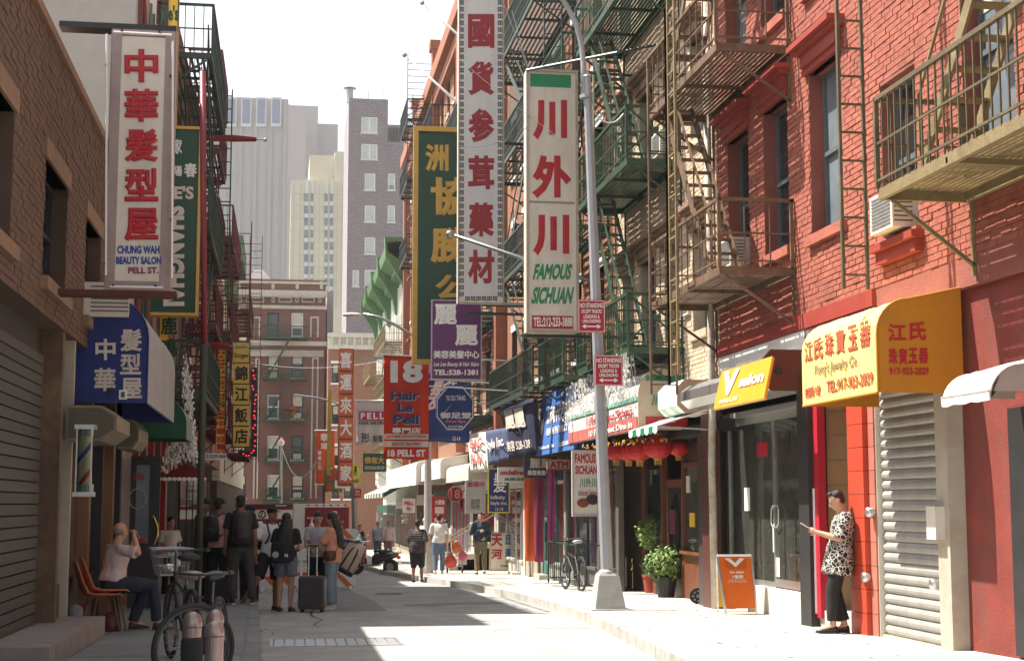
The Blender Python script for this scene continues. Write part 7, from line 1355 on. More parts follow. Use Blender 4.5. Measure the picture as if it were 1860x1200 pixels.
def person(label, loc, face, H=1.72, J=None, build=1.0, skin=None, hair='short', hairm=None, shirt=None, sleeve=.55, hem=None, pants=None, leg=1.0, shoes=None, shoe_m=None, vox=.016, lean=0, cap=None, head_dir=None, fem=False, skirt=False, hands=True, loose=1.0, bare_ankle=False, curl=(.5, .5), eyes=False, headpitch=0.0, shoe_white=False):
    """face: heading (radians) the body looks to. J: joint overrides in body space for a 1.75 m figure, x right, y forward, z up."""
    skin = skin or skinm; hairm = hairm or hairb; S = H / 1.75; f = Vector((math.cos(face), math.sin(face), 0)); r = Vector((f.y, -f.x, 0)); U = Vector((0, 0, 1)); loc = Vector(loc)
    T = lambda a: loc + (r * a[0] + f * a[1] + U * a[2]) * S
    q = dict(pel=(0, 0, .95), chest=(0, .0, 1.27), neck=(0, -.01, 1.46), head=(0, .03, 1.62), shR=(.18, -.01, 1.41), shL=(-.18, -.01, 1.41), elR=(.23, -.03, 1.13), elL=(-.23, -.03, 1.13), wrR=(.24, .06, .89), wrL=(-.24, .06, .89), hpR=(.09, 0, .93), hpL=(-.09, 0, .93), knR=(.10, .02, .50), knL=(-.10, .02, .50), anR=(.10, -.02, .09), anL=(-.10, -.02, .09), toR=(.12, .14, .04), toL=(-.12, .14, .04))
    q.update(J or {}); V = {k: T(v) for k, v in q.items()}; b = build
    t = thing('person', loc, label, 'person'); sw = (V['shR'] - V['shL']).normalized(); sp = (V['neck'] - V['pel']).normalized(); fw = sp.cross(sw).normalized() * -1
    if fw.dot(f) < 0: fw = -fw
    fx = .86 if fem else 1.0
    def torso(mb, g=0.0, hemf=0.0, top=True):
        hp = (V['hpR'] - V['hpL']).normalized(); pl = V['pel']; ch = V['chest']; nk = V['neck']; R = []
        prof = [(pl - sp * .10 * S, hp, .12 * b, .095 * b), (pl - sp * .04 * S, hp, .158 * b, .115 * b), (pl + sp * .06 * S, hp, .15 * b, .11 * b), (pl.lerp(ch, .55), (hp + sw).normalized(), .132 * b * fx, .1 * b), (ch, sw, .158 * b * fx, .112 * b), (ch.lerp(nk, .45), sw, .168 * fx * b, .108 * b), (ch.lerp(nk, .78), sw, .14 * fx, .085), (nk - sp * .01 * S, sw, .07, .062)]
        for c, x, rx, ry in prof: R.append(lring(c, x, fw, (rx + g) * S, (ry + g) * S))
        mb.loft(R)
        for s_ in 'RL': limb(mb, [V['chest'].lerp(V['neck'], .5) + (V['sh' + s_] - V['chest'].lerp(V['neck'], .5)) * .3, V['sh' + s_]], [(.075 + g) * S * fx, (.052 + g) * S * fx], 10)
        if g == 0:
            mb.ell(ch - fw * .0, (.1 * S,) * 3)
    def arm(mb, s_, g=0.0, upto=1.0):
        a, e, w = V['sh' + s_], V['el' + s_], V['wr' + s_]; R_ = [(.05 + g) * S * fx, (.041 + g) * S * fx, (.027 + g) * S * fx]
        if upto >= 1: limb(mb, [a, a.lerp(e, .5), e, e.lerp(w, .35), w.lerp(a, 0)] if True else 0, [R_[0], .047 * S * fx + g * S, R_[1], .040 * S * fx + g * S, R_[2]])
        else: limb(mb, [a, a.lerp(e, upto)], [R_[0], (.056 + g * 1.6) * S * fx], end=False)
    def legs(mb, g=0.0, upto=1.0):
        for s_ in 'RL':
            h, k, a = V['hp' + s_], V['kn' + s_], V['an' + s_]; rr = [.092 * b, .078 * b, .058, .056, .036]; pts = [h, h.lerp(k, .45), k, k.lerp(a, .35), a]; n = 5
            if upto < 1:
                L_ = upto * 2
                if L_ <= 1: pts = [h, h.lerp(k, .5 * L_), h.lerp(k, L_)]; rr = [.092 * b, .085 * b, .078 * b]
                else: pts = [h, h.lerp(k, .45), k, k.lerp(a, (L_ - 1) * .5), k.lerp(a, L_ - 1)]; rr = [.092 * b, .078 * b, .058, .056, .05]
            elif g: rr[-1] = .05
            limb(mb, pts, [(x + g) * S for x in rr], end=not g)
    # --- body
    mb = MB(); torso(mb); legs(mb)
    for s_ in 'RL': arm(mb, s_)
    hd = V['head']; ha = (head_dir if head_dir is not None else face); hf = Vector((math.cos(ha) * math.cos(headpitch), math.sin(ha) * math.cos(headpitch), math.sin(headpitch))); hr = Vector((math.sin(ha), -math.cos(ha), 0)); hu = hr.cross(hf); A3 = (hr, hf, hu)
    Q = lambda x, y, z: hd + (hr * x + hf * y + hu * z) * S
    limb(mb, [V['neck'] - sp * .04 * S, Q(0, -.02, -.06)], [.062 * S * fx, .052 * S * fx], 12)
    mb.ell(Q(0, -.012, .035), (.074 * S, .092 * S, .086 * S), 16, 12, A3); mb.ell(Q(0, .012, -.03), (.063 * S, .074 * S, .082 * S), 16, 12, A3); mb.ell(Q(0, .035, -.075), (.036 * S, .04 * S, .034 * S), 12, 8, A3)
    mb.ell(Q(0, .09, -.022), (.014 * S, .024 * S, .026 * S), 8, 6, A3); mb.ell(Q(0, .07, .015), (.048 * S, .018 * S, .012 * S), 10, 6, A3); mb.ell(Q(0, .078, -.058), (.024 * S, .010 * S, .010 * S), 8, 6, A3)
    for s_ in (-1, 1): mb.ell(Q(.074 * s_, -.008, -.012), (.012 * S, .02 * S, .032 * S), 8, 6, A3)
    for s_ in 'RL':
        a, to = V['an' + s_], V['to' + s_]; limb(mb, [a, a.lerp(to, .5) + Vector((0, 0, -.01)), to], [.036 * S, .038 * S, .03 * S], 10)
        w = V['wr' + s_]; d = (w - V['el' + s_]).normalized(); mb.ell(w + d * .045 * S, (.036 * S, .02 * S, .05 * S), 10, 8, (fw.cross(d).normalized(), d.cross(fw.cross(d)).normalized(), d))
    ex = MB()
    if hands:
        for i_, s_ in enumerate('RL'):
            w = V['wr' + s_]; d = (w - V['el' + s_]).normalized(); inn = (V['neck'] - w); inn = (inn - d * inn.dot(d)); inn = (sw * (-1 if s_ == 'R' else 1)); inn = (inn - d * inn.dot(d)).normalized(); side = d.cross(inn).normalized(); cu = curl[i_]
            if side.dot(fw) < 0: side = -side
            pc = w + d * .085 * S
            for k, (o_, L_) in enumerate(((.027, .068), (.009, .078), (-.009, .072), (-.026, .056))):
                p = w + d * .07 * S + side * o_ * S; pts = [p]; dd = d.copy()
                for j in range(3): dd = (dd + inn * cu * .75).normalized(); pts.append(pts[-1] + dd * L_ * S * (.42, .33, .25)[j])
                ex.tube([p - d * .02 * S] + pts, [.0095 * S, .0095 * S, .009 * S, .008 * S, .006 * S], 6)
            p = w + d * .03 * S + side * .024 * S; q1 = p + (d * .6 + side * .7 + inn * .3).normalized() * .035 * S; q2 = q1 + (d * .9 + side * .15 + inn * .5 * cu).normalized() * .03 * S; ex.tube([p, q1, q2], [.013 * S, .010 * S, .0075 * S], 6)
    bo = finish(mb, 'body', skin, t, max(vox * .8, .009) if H else vox, it=2, extra=ex if hands else None)
    # --- clothes
    g = .016 * loose
    if pants is not None:
        mb = MB(); pl = V['pel']; hp = (V['hpR'] - V['hpL']).normalized()
        mb.loft([lring(c, hp, fw, rx * S, ry * S) for c, rx, ry in ((pl - sp * .12 * S, .14 * b + g, .105 * b + g), (pl - sp * .03 * S, .162 * b + g, .118 * b + g), (pl + sp * .07 * S, .15 * b + g, .112 * b + g), (pl + sp * .1 * S, .145 * b + g, .106 * b + g))])
        legs(mb, g + (.008 if leg < .7 else 0), leg if leg < 1 else 1.0)
        finish(mb, 'trousers' if leg > .7 else 'shorts', pants, t, vox, disp=.010)
    if shirt is not None:
        mb = MB(); pl, ch, nk = V['pel'], V['chest'], V['neck']; hp = (V['hpR'] - V['hpL']).normalized(); h_ = -.02 if hem is None else hem; e = .02 * loose
        R = [(pl + sp * (h_ - .02) * S, hp, .15 * b + e + .02, .12 * b + e + .02), (pl + sp * h_ * S, hp, .174 * b + e + (.028 if h_ < -.1 else .0), .134 * b + e + (.03 if h_ < -.1 else .0)), (pl + sp * .09 * S, hp, .170 * b + e, .130 * b + e), (pl.lerp(ch, .6), (hp + sw).normalized(), .146 * b * fx + e, .108 * b + e), (ch, sw, .162 * b * fx + e, .116 * b + e), (ch.lerp(nk, .45), sw, .172 * b * fx + e * .7, .112 * b + e * .7), (ch.lerp(nk, .8), sw, .14 * fx + e * .4, .088 + e * .4), (nk - sp * .012 * S, sw, .078, .07)]
        mb.loft([lring(c, x, fw, rx * S, ry * S) for c, x, rx, ry in R])
        for s_ in 'RL':
            base_ = ch.lerp(nk, .5); limb(mb, [base_ + (V['sh' + s_] - base_) * .3, V['sh' + s_]], [(.078 + e * .6) * S * fx, (.056 + e * .6) * S * fx], 10)
            if sleeve >= 1: arm(mb, s_, .012 * loose, 1)
            elif sleeve > 0: arm(mb, s_, .014 * loose, sleeve * 1.3)
        finish(mb, 'shirt', shirt, t, vox, disp=.012)
    for s_ in 'RL':
        if shoe_m is None: break
        a, to = V['an' + s_], V['to' + s_]; d = (to - a); d.z = 0; d = d.normalized(); sd = d.cross(U); z0 = min(a.z - .085 * S, to.z - .035 * S); base_ = Vector((a.x, a.y, z0)); mbs = MB(); R = []
        for u, w_, h_ in ((-.055, .02, .05), (-.045, .034, .085), (0, .038, .095), (.05, .042, .082), (.11, .046, .06), (.16, .042, .048), (.195, .026, .038), (.205, .01, .025)):
            R.append([base_ + d * u * S + sd * (w_ * math.cos(k * math.pi / 6)) * S + U * ((h_ * .5 + h_ * .5 * math.sin(k * math.pi / 6)) * S) for k in range(12)])
        mbs.loft(R); so_ = mbs.build('shoe', shoe_m, t, smooth=True); sl_ = MB(); 
        sl_.loft([[base_ + d * u * S + sd * w_ * S + U * z * S for w_ in (-w1, w1)] + [base_ + d * u * S + sd * w_ * S + U * (z + .018) * S for w_ in (w1, -w1)] for u, w1, z in ((-.058, .03, 0), (0, .04, 0), (.1, .047, 0), (.17, .043, 0), (.21, .02, .004))]); sl_.build('sole', whitel if shoe_white else rbm, so_)
    # --- hair
    if hair == 'short':
        hm = MB(); hm.ell(Q(0, -.03, .052), (.079 * S, .088 * S, .078 * S), 16, 12, A3); hm.ell(Q(0, -.055, .0), (.07 * S, .058 * S, .07 * S), 12, 10, A3); hm.ell(Q(0, .03, .105), (.056 * S, .045 * S, .032 * S), 12, 8, A3); finish(hm, 'hair', hairm, t, vox * .7, it=1, disp=.006)
    elif hair == 'long':
        hm = MB(); hm.ell(Q(0, -.018, .04), (.086 * S, .1 * S, .09 * S), 16, 12, A3); bk = -hf; bk.z = 0; bk = bk.normalized(); c0 = Q(0, -.06, 0); c1 = V['neck'] + bk * .085 * S; c2 = V['neck'].lerp(V['chest'], .9) + bk * .135 * S; c3 = V['chest'].lerp(V['pel'], .35) + bk * .15 * S
        hm.loft([lring(c, hr, bk, rx * S, ry * S) for c, rx, ry in ((c0, .09, .075), (c1, .12, .065), (c2, .145, .05), (c3, .115, .035), (c3 - U * .06, .07, .02))]); finish(hm, 'hair', hairm, t, vox * .8, it=1, disp=.01)
    elif hair == 'bun':
        hm = MB(); hm.ell(Q(0, -.02, .045), (.08 * S, .096 * S, .084 * S), 16, 12, A3); hm.ell(Q(0, -.1, .05), (.04 * S,) * 3, 10, 8, A3); finish(hm, 'hair', hairm, t, vox * .7, it=1, disp=.004)
    elif hair == 'balding':
        hm = MB(); hm.ell(Q(0, -.035, .015), (.079 * S, .083 * S, .06 * S), 16, 12, A3); finish(hm, 'hair', hairm, t, vox * .7, it=1, disp=.004)
    if cap:
        hm = MB(); hm.ell(Q(0, -.012, .065), (.085 * S, .1 * S, .075 * S), 16, 12, A3); cp = finish(hm, 'cap', cap, t, vox * .7, it=2); g_ = MB(); R = []
        for v in (0, .5, 1): R.append([Q(.075 * math.cos(a) * (1 - .15 * v), .06 + .03 * math.sin(a) + .075 * v * (.6 + .4 * math.sin(a)), .055 - .012 * v) for a in [k * math.pi / 8 for k in range(9)]])
        g_.loft(R, cap=False, closed=False); o_ = g_.build('brim', cap, cp, smooth=True, fix=False); o_.modifiers.new('s', 'SOLIDIFY').thickness = .006
    if eyes:
        for s_ in (-1, 1): g_ = MB(); g_.ell(Q(.03 * s_, .083, .0), (.013 * S, .006 * S, .005 * S), 8, 6, A3); g_.build('eye', blackm, t); g_ = MB(); g_.ell(Q(.03 * s_, .084, .018), (.019 * S, .006 * S, .004 * S), 8, 6, A3); g_.build('eyebrow', hairm, t)
        g_ = MB(); g_.ell(Q(0, .086, -.058), (.019 * S, .005 * S, .006 * S), 8, 6, A3); g_.build('lips', mat('lip', (.35, .12, .1), r=.4), t)
    return t, V, fw, sw, sp, S
def backpack(label, V, fw, sw, S, m=blackm, w=.15, h=.22, d=.09):
    c = V['chest'] - fw * (.135 + d) * S + Vector((0, 0, -.03)); t = thing('backpack', c - Vector((0, 0, h)), label, 'backpack'); up = (V['neck'] - V['pel']).normalized(); mb = MB(); mb.loft([lring(c + up * z * S, sw, fw, w * k * S, d * k2 * S, 14) for z, k, k2 in ((-h, .75, .6), (-h * .85, .98, 1), (0, 1, 1.05), (h * .6, .95, .95), (h * .9, .75, .75), (h, .45, .4))])
    o = mb.build('bag_body', m, t, smooth=True); mb = MB(); mb.loft([lring(c - fw * d * .75 * S + up * z * S, sw, fw, w * .72 * S * k, .04 * S, 12) for z, k in ((-h * .75, .8), (-h * .6, 1), (-.02, 1), (.02, .8))]); mb.build('pocket', m, t, smooth=True)
    for s_, n_ in ((1, 'shR'), (-1, 'shL')):
        a = V[n_].lerp(V['neck'], .38) + up * .05 * S; MB().tube([c + up * h * .8 * S + sw * s_ * .07 * S, a - fw * .05 * S + up * .02, a + fw * .05 * S, V['chest'] + fw * .145 * S + sw * s_ * .11 * S, V['chest'] - up * .12 * S + fw * .10 * S + sw * s_ * .15 * S, c - up * h * .6 * S + sw * s_ * .11 * S], .017, 6).build('strap', m, t, smooth=True)
    return t
R_ = math.radians
blk = cloth('cloth_black', (.014, .014, .015)); wht = cloth('cloth_white', (.68, .66, .63)); dgr = cloth('cloth_charcoal', (.05, .045, .045)); nvy = cloth('cloth_navy', (.02, .03, .05)); jea = cloth('cloth_jeans', (.10, .15, .23)); jeal = cloth('cloth_light_jeans', (.20, .27, .34)); pnk = cloth('cloth_pink', (.60, .35, .30)); kha = cloth('cloth_khaki', (.14, .11, .06)); ltg = cloth('cloth_pale_grey', (.36, .35, .38)); sal = cloth('cloth_salmon', (.62, .27, .18)); teal_ = cloth('cloth_dark_blue', (.015, .035, .06))
shb = mat('shoe_black', (.02, .018, .018), r=.4); shw = mat('shoe_white', (.65, .63, .6), r=.6); shbr = mat('shoe_brown', (.07, .025, .015), r=.35)
# --- man with phone, right doorway
pat = mat('patterned_shirt', (.012, .012, .013), r=.8, v=.1, b=.2, bs=30)
def starpattern(M):
    t_ = M.node_tree; N = t_.nodes; L_ = t_.links; P = N['Principled BSDF']; tc = [k for k in N if k.type == 'TEX_COORD'][0]; vo = N.new('ShaderNodeTexVoronoi'); vo.feature = 'DISTANCE_TO_EDGE'; vo.inputs['Scale'].default_value = 13; L_.new(tc.outputs['Object'], vo.inputs['Vector'])
    v2 = N.new('ShaderNodeTexVoronoi'); v2.feature = 'DISTANCE_TO_EDGE'; v2.inputs['Scale'].default_value = 17; mp = N.new('ShaderNodeMapping'); mp.inputs['Location'].default_value = (.37, .2, .6); L_.new(tc.outputs['Object'], mp.inputs[0]); L_.new(mp.outputs[0], v2.inputs['Vector'])
    mi = N.new('ShaderNodeMath'); mi.operation = 'MINIMUM'; L_.new(vo.outputs['Distance'], mi.inputs[0]); L_.new(v2.outputs['Distance'], mi.inputs[1]); lt = N.new('ShaderNodeMath'); lt.operation = 'LESS_THAN'; lt.inputs[1].default_value = .035; L_.new(mi.outputs[0], lt.inputs[0])
    mx = N.new('ShaderNodeMix'); mx.data_type = 'RGBA'; mx.inputs[6].default_value = (.012, .012, .013, 1); mx.inputs[7].default_value = (.6, .55, .48, 1); L_.new(lt.outputs[0], mx.inputs[0]); L_.new(mx.outputs[2], P.inputs['Base Color'])
starpattern(pat)
g0 = G(1527, 1143, .14); g0 = Vector((6.45, 17.1, gz(17.1, SW)))
t, V, fw, sw, sp, S = person('young man in a black and white patterned shirt reading a phone by the red doorway', g0, R_(168), 1.70, dict(pel=(0, .0, .93), chest=(0, -.05, 1.24), neck=(0, -.06, 1.42), head=(0, .02, 1.57), shR=(.18, -.07, 1.38), shL=(-.18, -.07, 1.38), elR=(.2, .0, 1.12), elL=(-.2, .02, 1.12), wrR=(.07, .26, 1.20), wrL=(-.07, .27, 1.20), knR=(.10, .05, .5), knL=(-.07, .10, .5), anR=(.02, -.05, .09), anL=(-.05, .10, .09), toR=(.04, .10, .04), toL=(-.05, .26, .04)), shirt=pat, sleeve=.75, hem=-.22, pants=blk, leg=.93, shoe_m=shb, vox=.013, loose=1.5, headpitch=-.45, hair='short', eyes=True, curl=(.8, .8))
ph = thing('phone', V['wrR'].lerp(V['wrL'], .5), 'light coloured phone held in both hands by the man in the patterned shirt', 'phone'); c = V['wrR'].lerp(V['wrL'], .5) + fw * .12 + Vector((0, 0, .05)); MB().obox(c, (.036, .072, .005), (sw, (fw + Vector((0, 0, .5))).normalized(), (Vector((0, 0, 1)) - fw * .5).normalized())).build('case', mat('phone_pink', (.6, .5, .45), r=.3), ph)
# --- seated old man
g0 = Vector((-2.02, 19.25, gz(19.25, SW))); t, V, fw, sw, sp, S = person('old man in a pale pink shirt sitting on the orange chair holding his head', g0, R_(22), 1.68, dict(pel=(0, -.02, .60), chest=(0, .03, .9), neck=(0, .02, 1.08), head=(-.0, .08, 1.24), shR=(.19, .02, 1.03), shL=(-.19, .02, 1.03), elR=(.36, .2, .98), elL=(-.2, .2, .82), wrR=(.16, .2, 1.2), wrL=(-.06, .26, 1.12), hpR=(.1, .02, .58), hpL=(-.1, .02, .58), knR=(.17, .46, .56), knL=(-.12, .46, .53), anR=(.19, .52, .12), anL=(-.1, .30, .1), toR=(.23, .70, .04), toL=(-.1, .44, .04)), build=1.1, hair='balding', hairm=hairg, shirt=cloth('cloth_pale_pink', (.58, .45, .44)), sleeve=.7, hem=.04, pants=nvy, shoe_m=shbr, vox=.013, loose=1.2, head_dir=R_(40), curl=(.9, .9))
# --- tourist group
def at(x, Y, h=0): p = RY(x, 900, Y); return Vector((p.x, Y, gz(Y, h)))
person('man in a dark navy tee and black cap standing behind the thin street pole', at(370, 27.2, SW), R_(-20), 1.78, dict(elR=(.25, .05, 1.12), wrR=(.16, .25, 1.0)), skin=skind, shirt=nvy, pants=blk, shoe_m=shb, cap=blk, vox=.018, hair=None)
t, V, fw, sw, sp, S = person('man in a pink tee and black cap among the tourists left of the black backpack', at(398, 27.0, SW), R_(60), 1.78, skin=skind, shirt=pnk, pants=blk, shoe_m=shb, cap=blk, vox=.018, hair='short'); backpack('dark backpack worn by the man in the pink tee', V, fw, sw, S)
t, V, fw, sw, sp, S = person('man in a black tee and grey trousers seen from behind at the kerb', at(438, 26.0, SW), R_(98), 1.80, dict(anR=(.22, -.05, .09), toR=(.27, .1, .04), knR=(.17, .02, .5), anL=(-.1, -.05, .09)), skin=skind, shirt=blk, pants=dgr, shoe_m=shb, shoe_white=True, cap=blk, vox=.016, hair='short', build=1.08, loose=1.3); backpack('large black backpack on the man in grey trousers', V, fw, sw, S, w=.165, h=.26, d=.1)
person('man in a white tee and dark cap facing the camera behind the black backpack', at(456, 27.6, 0), R_(-100), 1.80, skin=skind, shirt=wht, pants=blk, shoe_m=shb, cap=blk, vox=.018, hair=None, eyes=True)
t, V, fw, sw, sp, S = person('man in a white tee, black shorts and cap stepping wide beside the kerb', at(494, 26.6, 0), R_(-60), 1.76, dict(hpR=(.1, 0, .92), knR=(.3, .10, .55), anR=(.52, -.08, .10), toR=(.60, .08, .04), anL=(-.12, -.05, .09), toL=(-.14, .1, .04), elR=(.3, -.02, 1.12), wrR=(.3, .02, .86)), skin=skind, shirt=wht, pants=blk, leg=.47, shoe_m=shb, cap=blk, vox=.016, hair=None, eyes=True, head_dir=R_(-40)); backpack('slim black backpack on the man in the white tee', V, fw, sw, S)
t, V, fw, sw, sp, S = person('woman with long black hair in a black tee and grey denim shorts', at(521, 26.2, 0), R_(80), 1.66, dict(elR=(.24, .04, 1.1), wrR=(.15, .22, 1.06)), skin=skinm, shirt=blk, pants=cloth('cloth_grey_denim', (.12, .15, .18)), leg=.36, shoe_m=shb, vox=.016, hair='long', fem=True, hem=-.04, loose=1.6)
tb = thing('tote_bag', V['pel'], 'black tote bag with a white round print on the back of the long haired woman', 'bag'); c = V['pel'] - fw * .2 - sw * .05 + Vector((0, 0, .12)); MB().loft([lring(c + Vector((0, 0, z)), sw, fw, .17 * k, .05, 12) for z, k in ((-.2, .9), (-.18, 1), (.1, .95), (.17, .8))]).build('bag_body', blk, tb, smooth=True); MB().tube([c - sw * .08 - fw * .062 + Vector((0, 0, -.06)), c - sw * .08 - fw * .055 + Vector((0, 0, -.06))], .055, 16).build('round_print', ltg, tb)
text3(tb, 'N', *(lambda p, r: (p, p + r * .05, p + Vector((0, 0, .06))))(c + sw * .08 - fw * .075 + Vector((0, 0, -.1)), Vector((1, 0, 0))), whitel, .03); MB().tube([c - sw * .12 + Vector((0, 0, .14)), V['shL'] - fw * .05 + Vector((0, 0, .05)), V['shL'] + fw * .05, c - sw * .1 + fw * .2 + Vector((0, 0, .1))], .012, 6).build('strap', blk, tb)
person('young woman in a pale grey tee and black trousers facing the camera behind the suitcase', at(578, 27.4, 0), R_(-82), 1.70, dict(elR=(.22, .03, 1.13), wrR=(.12, .26, 1.03), elL=(-.22, .03, 1.13), wrL=(-.10, .24, 1.0)), shirt=ltg, pants=blk, shoe_m=shb, vox=.014, hair='bun', fem=True, eyes=True, hairm=hairb, headpitch=-.25, loose=.9)
t, V, fw, sw, sp, S = person('woman in a salmon tee and light jeans with long black hair', at(606, 26.9, 0), R_(158), 1.68, dict(elR=(.2, .18, 1.16), wrR=(.12, .42, 1.12), elL=(-.2, .18, 1.14), wrL=(-.08, .4, 1.1), knR=(.1, .04, .5), anR=(.1, .02, .09), toR=(.1, .18, .04)), shirt=sal, sleeve=.6, pants=jeal, shoe_m=shw, shoe_white=True, vox=.014, hair='long', fem=True, loose=1.5, hem=-.1)
sb = thing('shoulder_bag', V['pel'], 'small dark brown shoulder bag at the hip of the woman in the salmon tee', 'bag'); c = V['pel'] - sw * .0 + Vector((-.06, -.24, .03)); MB().loft([lring(c + Vector((0, 0, z)), Vector((1, 0, 0)), Vector((0, 1, 0)), .11 * k, .045 * k, 12) for z, k in ((-.1, .7), (-.07, 1), (.03, 1), (.07, .8))]).build('bag_body', shbr, sb, smooth=True); MB().tube([c + Vector((.1, 0, .05)), V['chest'] + Vector((.14, -.14, 0)), V['shR'].lerp(V['neck'], .4) + Vector((.03, 0, .06))], .008, 5).build('strap', shbr, sb)
tt = thing('tote_bag', at(640, 27.6, .25), 'large beige canvas holdall with black straps hanging behind the woman in salmon', 'bag'); c = RY(637, 1012, 27.2); E_ = (Vector((.86, 0, -.5)), Vector((0, 1, 0)), Vector((.5, 0, .86))); MB().loft([lring(c + E_[2] * z, E_[0], E_[1], .19 * k, .1 * k2, 14) for z, k, k2 in ((-.30, .8, .8), (-.28, 1, 1), (.0, .95, 1), (.22, .8, .6), (.3, .72, .15))]).build('bag_body', mat('canvas_beige', (.42, .33, .25), r=.9, b=.3), tt, smooth=True)
MB().loft([lring(c + E_[2] * z, E_[0], E_[1], .193 * k, .103 * k2, 14) for z, k, k2 in ((-.305, .8, .8), (-.285, 1, 1), (-.22, 1, 1))]).build('bag_base', blk, tt, smooth=True)
for d in (-.09, .07): MB().tube([c + E_[0] * d + E_[2] * -.25 - E_[1] * .105, c + E_[0] * d * .8 + E_[2] * .1 - E_[1] * .1, c + E_[2] * .3, RY(622, 980, 27.0)], .016, 6).build('strap', blk, tt)
def suitcase(label, base, w, h, d, m, rz, handle=.5, hc=alu):
    t = thing('suitcase', base, label, 'suitcase'); f = Vector((math.cos(rz), math.sin(rz), 0)); s = Vector((-f.y, f.x, 0)); U = Vector((0, 0, 1)); R = []
    def rr(k, z): return [base + U * z + f * x * k + s * y * k for x, y in ((-w / 2 + .03, -d / 2), (w / 2 - .03, -d / 2), (w / 2, -d / 2 + .03), (w / 2, d / 2 - .03), (w / 2 - .03, d / 2), (-w / 2 + .03, d / 2), (-w / 2, d / 2 - .03), (-w / 2, -d / 2 + .03))]
    MB().loft([rr(.9, .05), rr(1, .08), rr(1, h - .04), rr(.9, h)]).build('shell', m, t)
    for k in range(5): x = -w * .36 + k * w * .18; p = base + f * x - s * (d / 2 + .003); MB().obox(p + U * (h / 2 + .02), (.012, .006, h * .38), (f, s, U)).build('rib', m, t)
    for x in (-1, 1):
        for y in (-1, 1): p = base + f * x * w * .38 + s * y * d * .33; MB().tube([p + U * .03 - f * .015, p + U * .03 + f * .015], .03, 10).build('wheel', rbm, t)
    if handle: MB().tube([base + f * -.07 + U * h, base + f * -.07 + U * (h + handle)], .009, 6).build('handle_tube', hc, t); MB().tube([base + f * .07 + U * h, base + f * .07 + U * (h + handle)], .009, 6).build('handle_tube', hc, t); MB().tube([base + f * -.085 + U * (h + handle), base + f * .085 + U * (h + handle)], .018, 6).build('grip', blackm, t)
    return t
suitcase('dark grey ribbed hard suitcase with a tall silver handle in the middle of the road', at(570, 25.9, 0), .44, .60, .26, mat('suitcase_grey', (.06, .05, .055), r=.35), R_(-12))
suitcase('black soft suitcase on the pavement beside the man in grey trousers', at(398, 25.6, SW), .38, .52, .25, blk, R_(10), handle=0)
person('woman in a white tee sitting behind the takeaway window on the left', at(344, 30.6, SW) + Vector((-.35, 0, -.1)), R_(-60), 1.6, shirt=wht, pants=blk, shoe_m=shb, vox=.02, hair='bun', fem=True)
# --- walkers
walk = lambda a=.25: dict(knR=(.1, a * .6, .52), anR=(.1, a, .10), toR=(.1, a + .16, .05), knL=(-.1, -.02, .5), anL=(-.1, -a, .13), toL=(-.1, -a + .13, .05), elR=(.24, -.1, 1.13), wrR=(.23, -.08, .88), elL=(-.24, .04, 1.13), wrL=(-.23, .18, .92))
t, V, fw, sw, sp, S = person('heavy man in a charcoal tee with white print and black shorts walking away', G(758, 1057), R_(75), 1.66, walk(.12), skin=skind, shirt=dgr, sleeve=.75, pants=blk, leg=.6, shoe_m=shb, cap=blk, vox=.02, build=1.25, loose=1.8, hem=-.1)
for i, s_ in enumerate(('FRIENDS FIRST', 'ALWAYS ON', 'THE ROAD AGAIN', 'AND AGAIN')):
    p = V['chest'] - fw * .19 - sw * .13 + Vector((0, 0, .1 - i * .06)); text3(t, ['IIII IIIII', 'III IIII', 'IIII III II', '- - - - -'][i], p, p + sw * .26, p + Vector((0, 0, .03)), ltg, .02) if False else MB().box(p.x, p.x + .26, p.y - .035, p.y - .03, p.z, p.z + .014).build('shirt_print', ltg, t)
person('man in a white polo shirt and jeans walking away on the right pavement', G(797, 1042, SW), R_(85), 1.70, walk(.12), skin=skinm, shirt=wht, sleeve=.7, pants=jea, shoe_m=shw, vox=.02, build=1.05, loose=1.5)
t, V, fw, sw, sp, S = person('dark haired woman in white pushing a loaded shopping cart ahead of her', G(816, 1036, SW) + Vector((.05, 1.5, -.02)), R_(60), 1.58, walk(.15), shirt=wht, pants=blk, shoe_m=shb, vox=.022, hair='short', fem=True)
ct = thing('shopping_cart', G(826, 1040, SW), 'folding shopping cart piled with red bags and parcels beside the woman in white', 'cart'); b0 = G(826, 1040, SW); g = MB()
for x in (-.2, .2): g.tube([b0 + Vector((x, 0, .15)), b0 + Vector((x, .1, 1.05))], .012, 5); g.tube([b0 + Vector((x, -.3, .15)), b0 + Vector((x, -.3, .7))], .01, 5)
for z in (.2, .4, .6): g.tube([b0 + Vector((-.2, 0, z)), b0 + Vector((.2, 0, z)), b0 + Vector((.2, -.3, z)), b0 + Vector((-.2, -.3, z)), b0 + Vector((-.2, 0, z))], .007, 4)
g.build('frame', steel, ct)
for x in (-.22, .22): MB().tube([b0 + Vector((x - .02, 0, .12)), b0 + Vector((x + .02, 0, .12))], .12, 14).build('wheel', rbm, ct)
redb = mat('red_plastic_bag', (.60, .07, .03), r=.35, b=.4, bs=15)
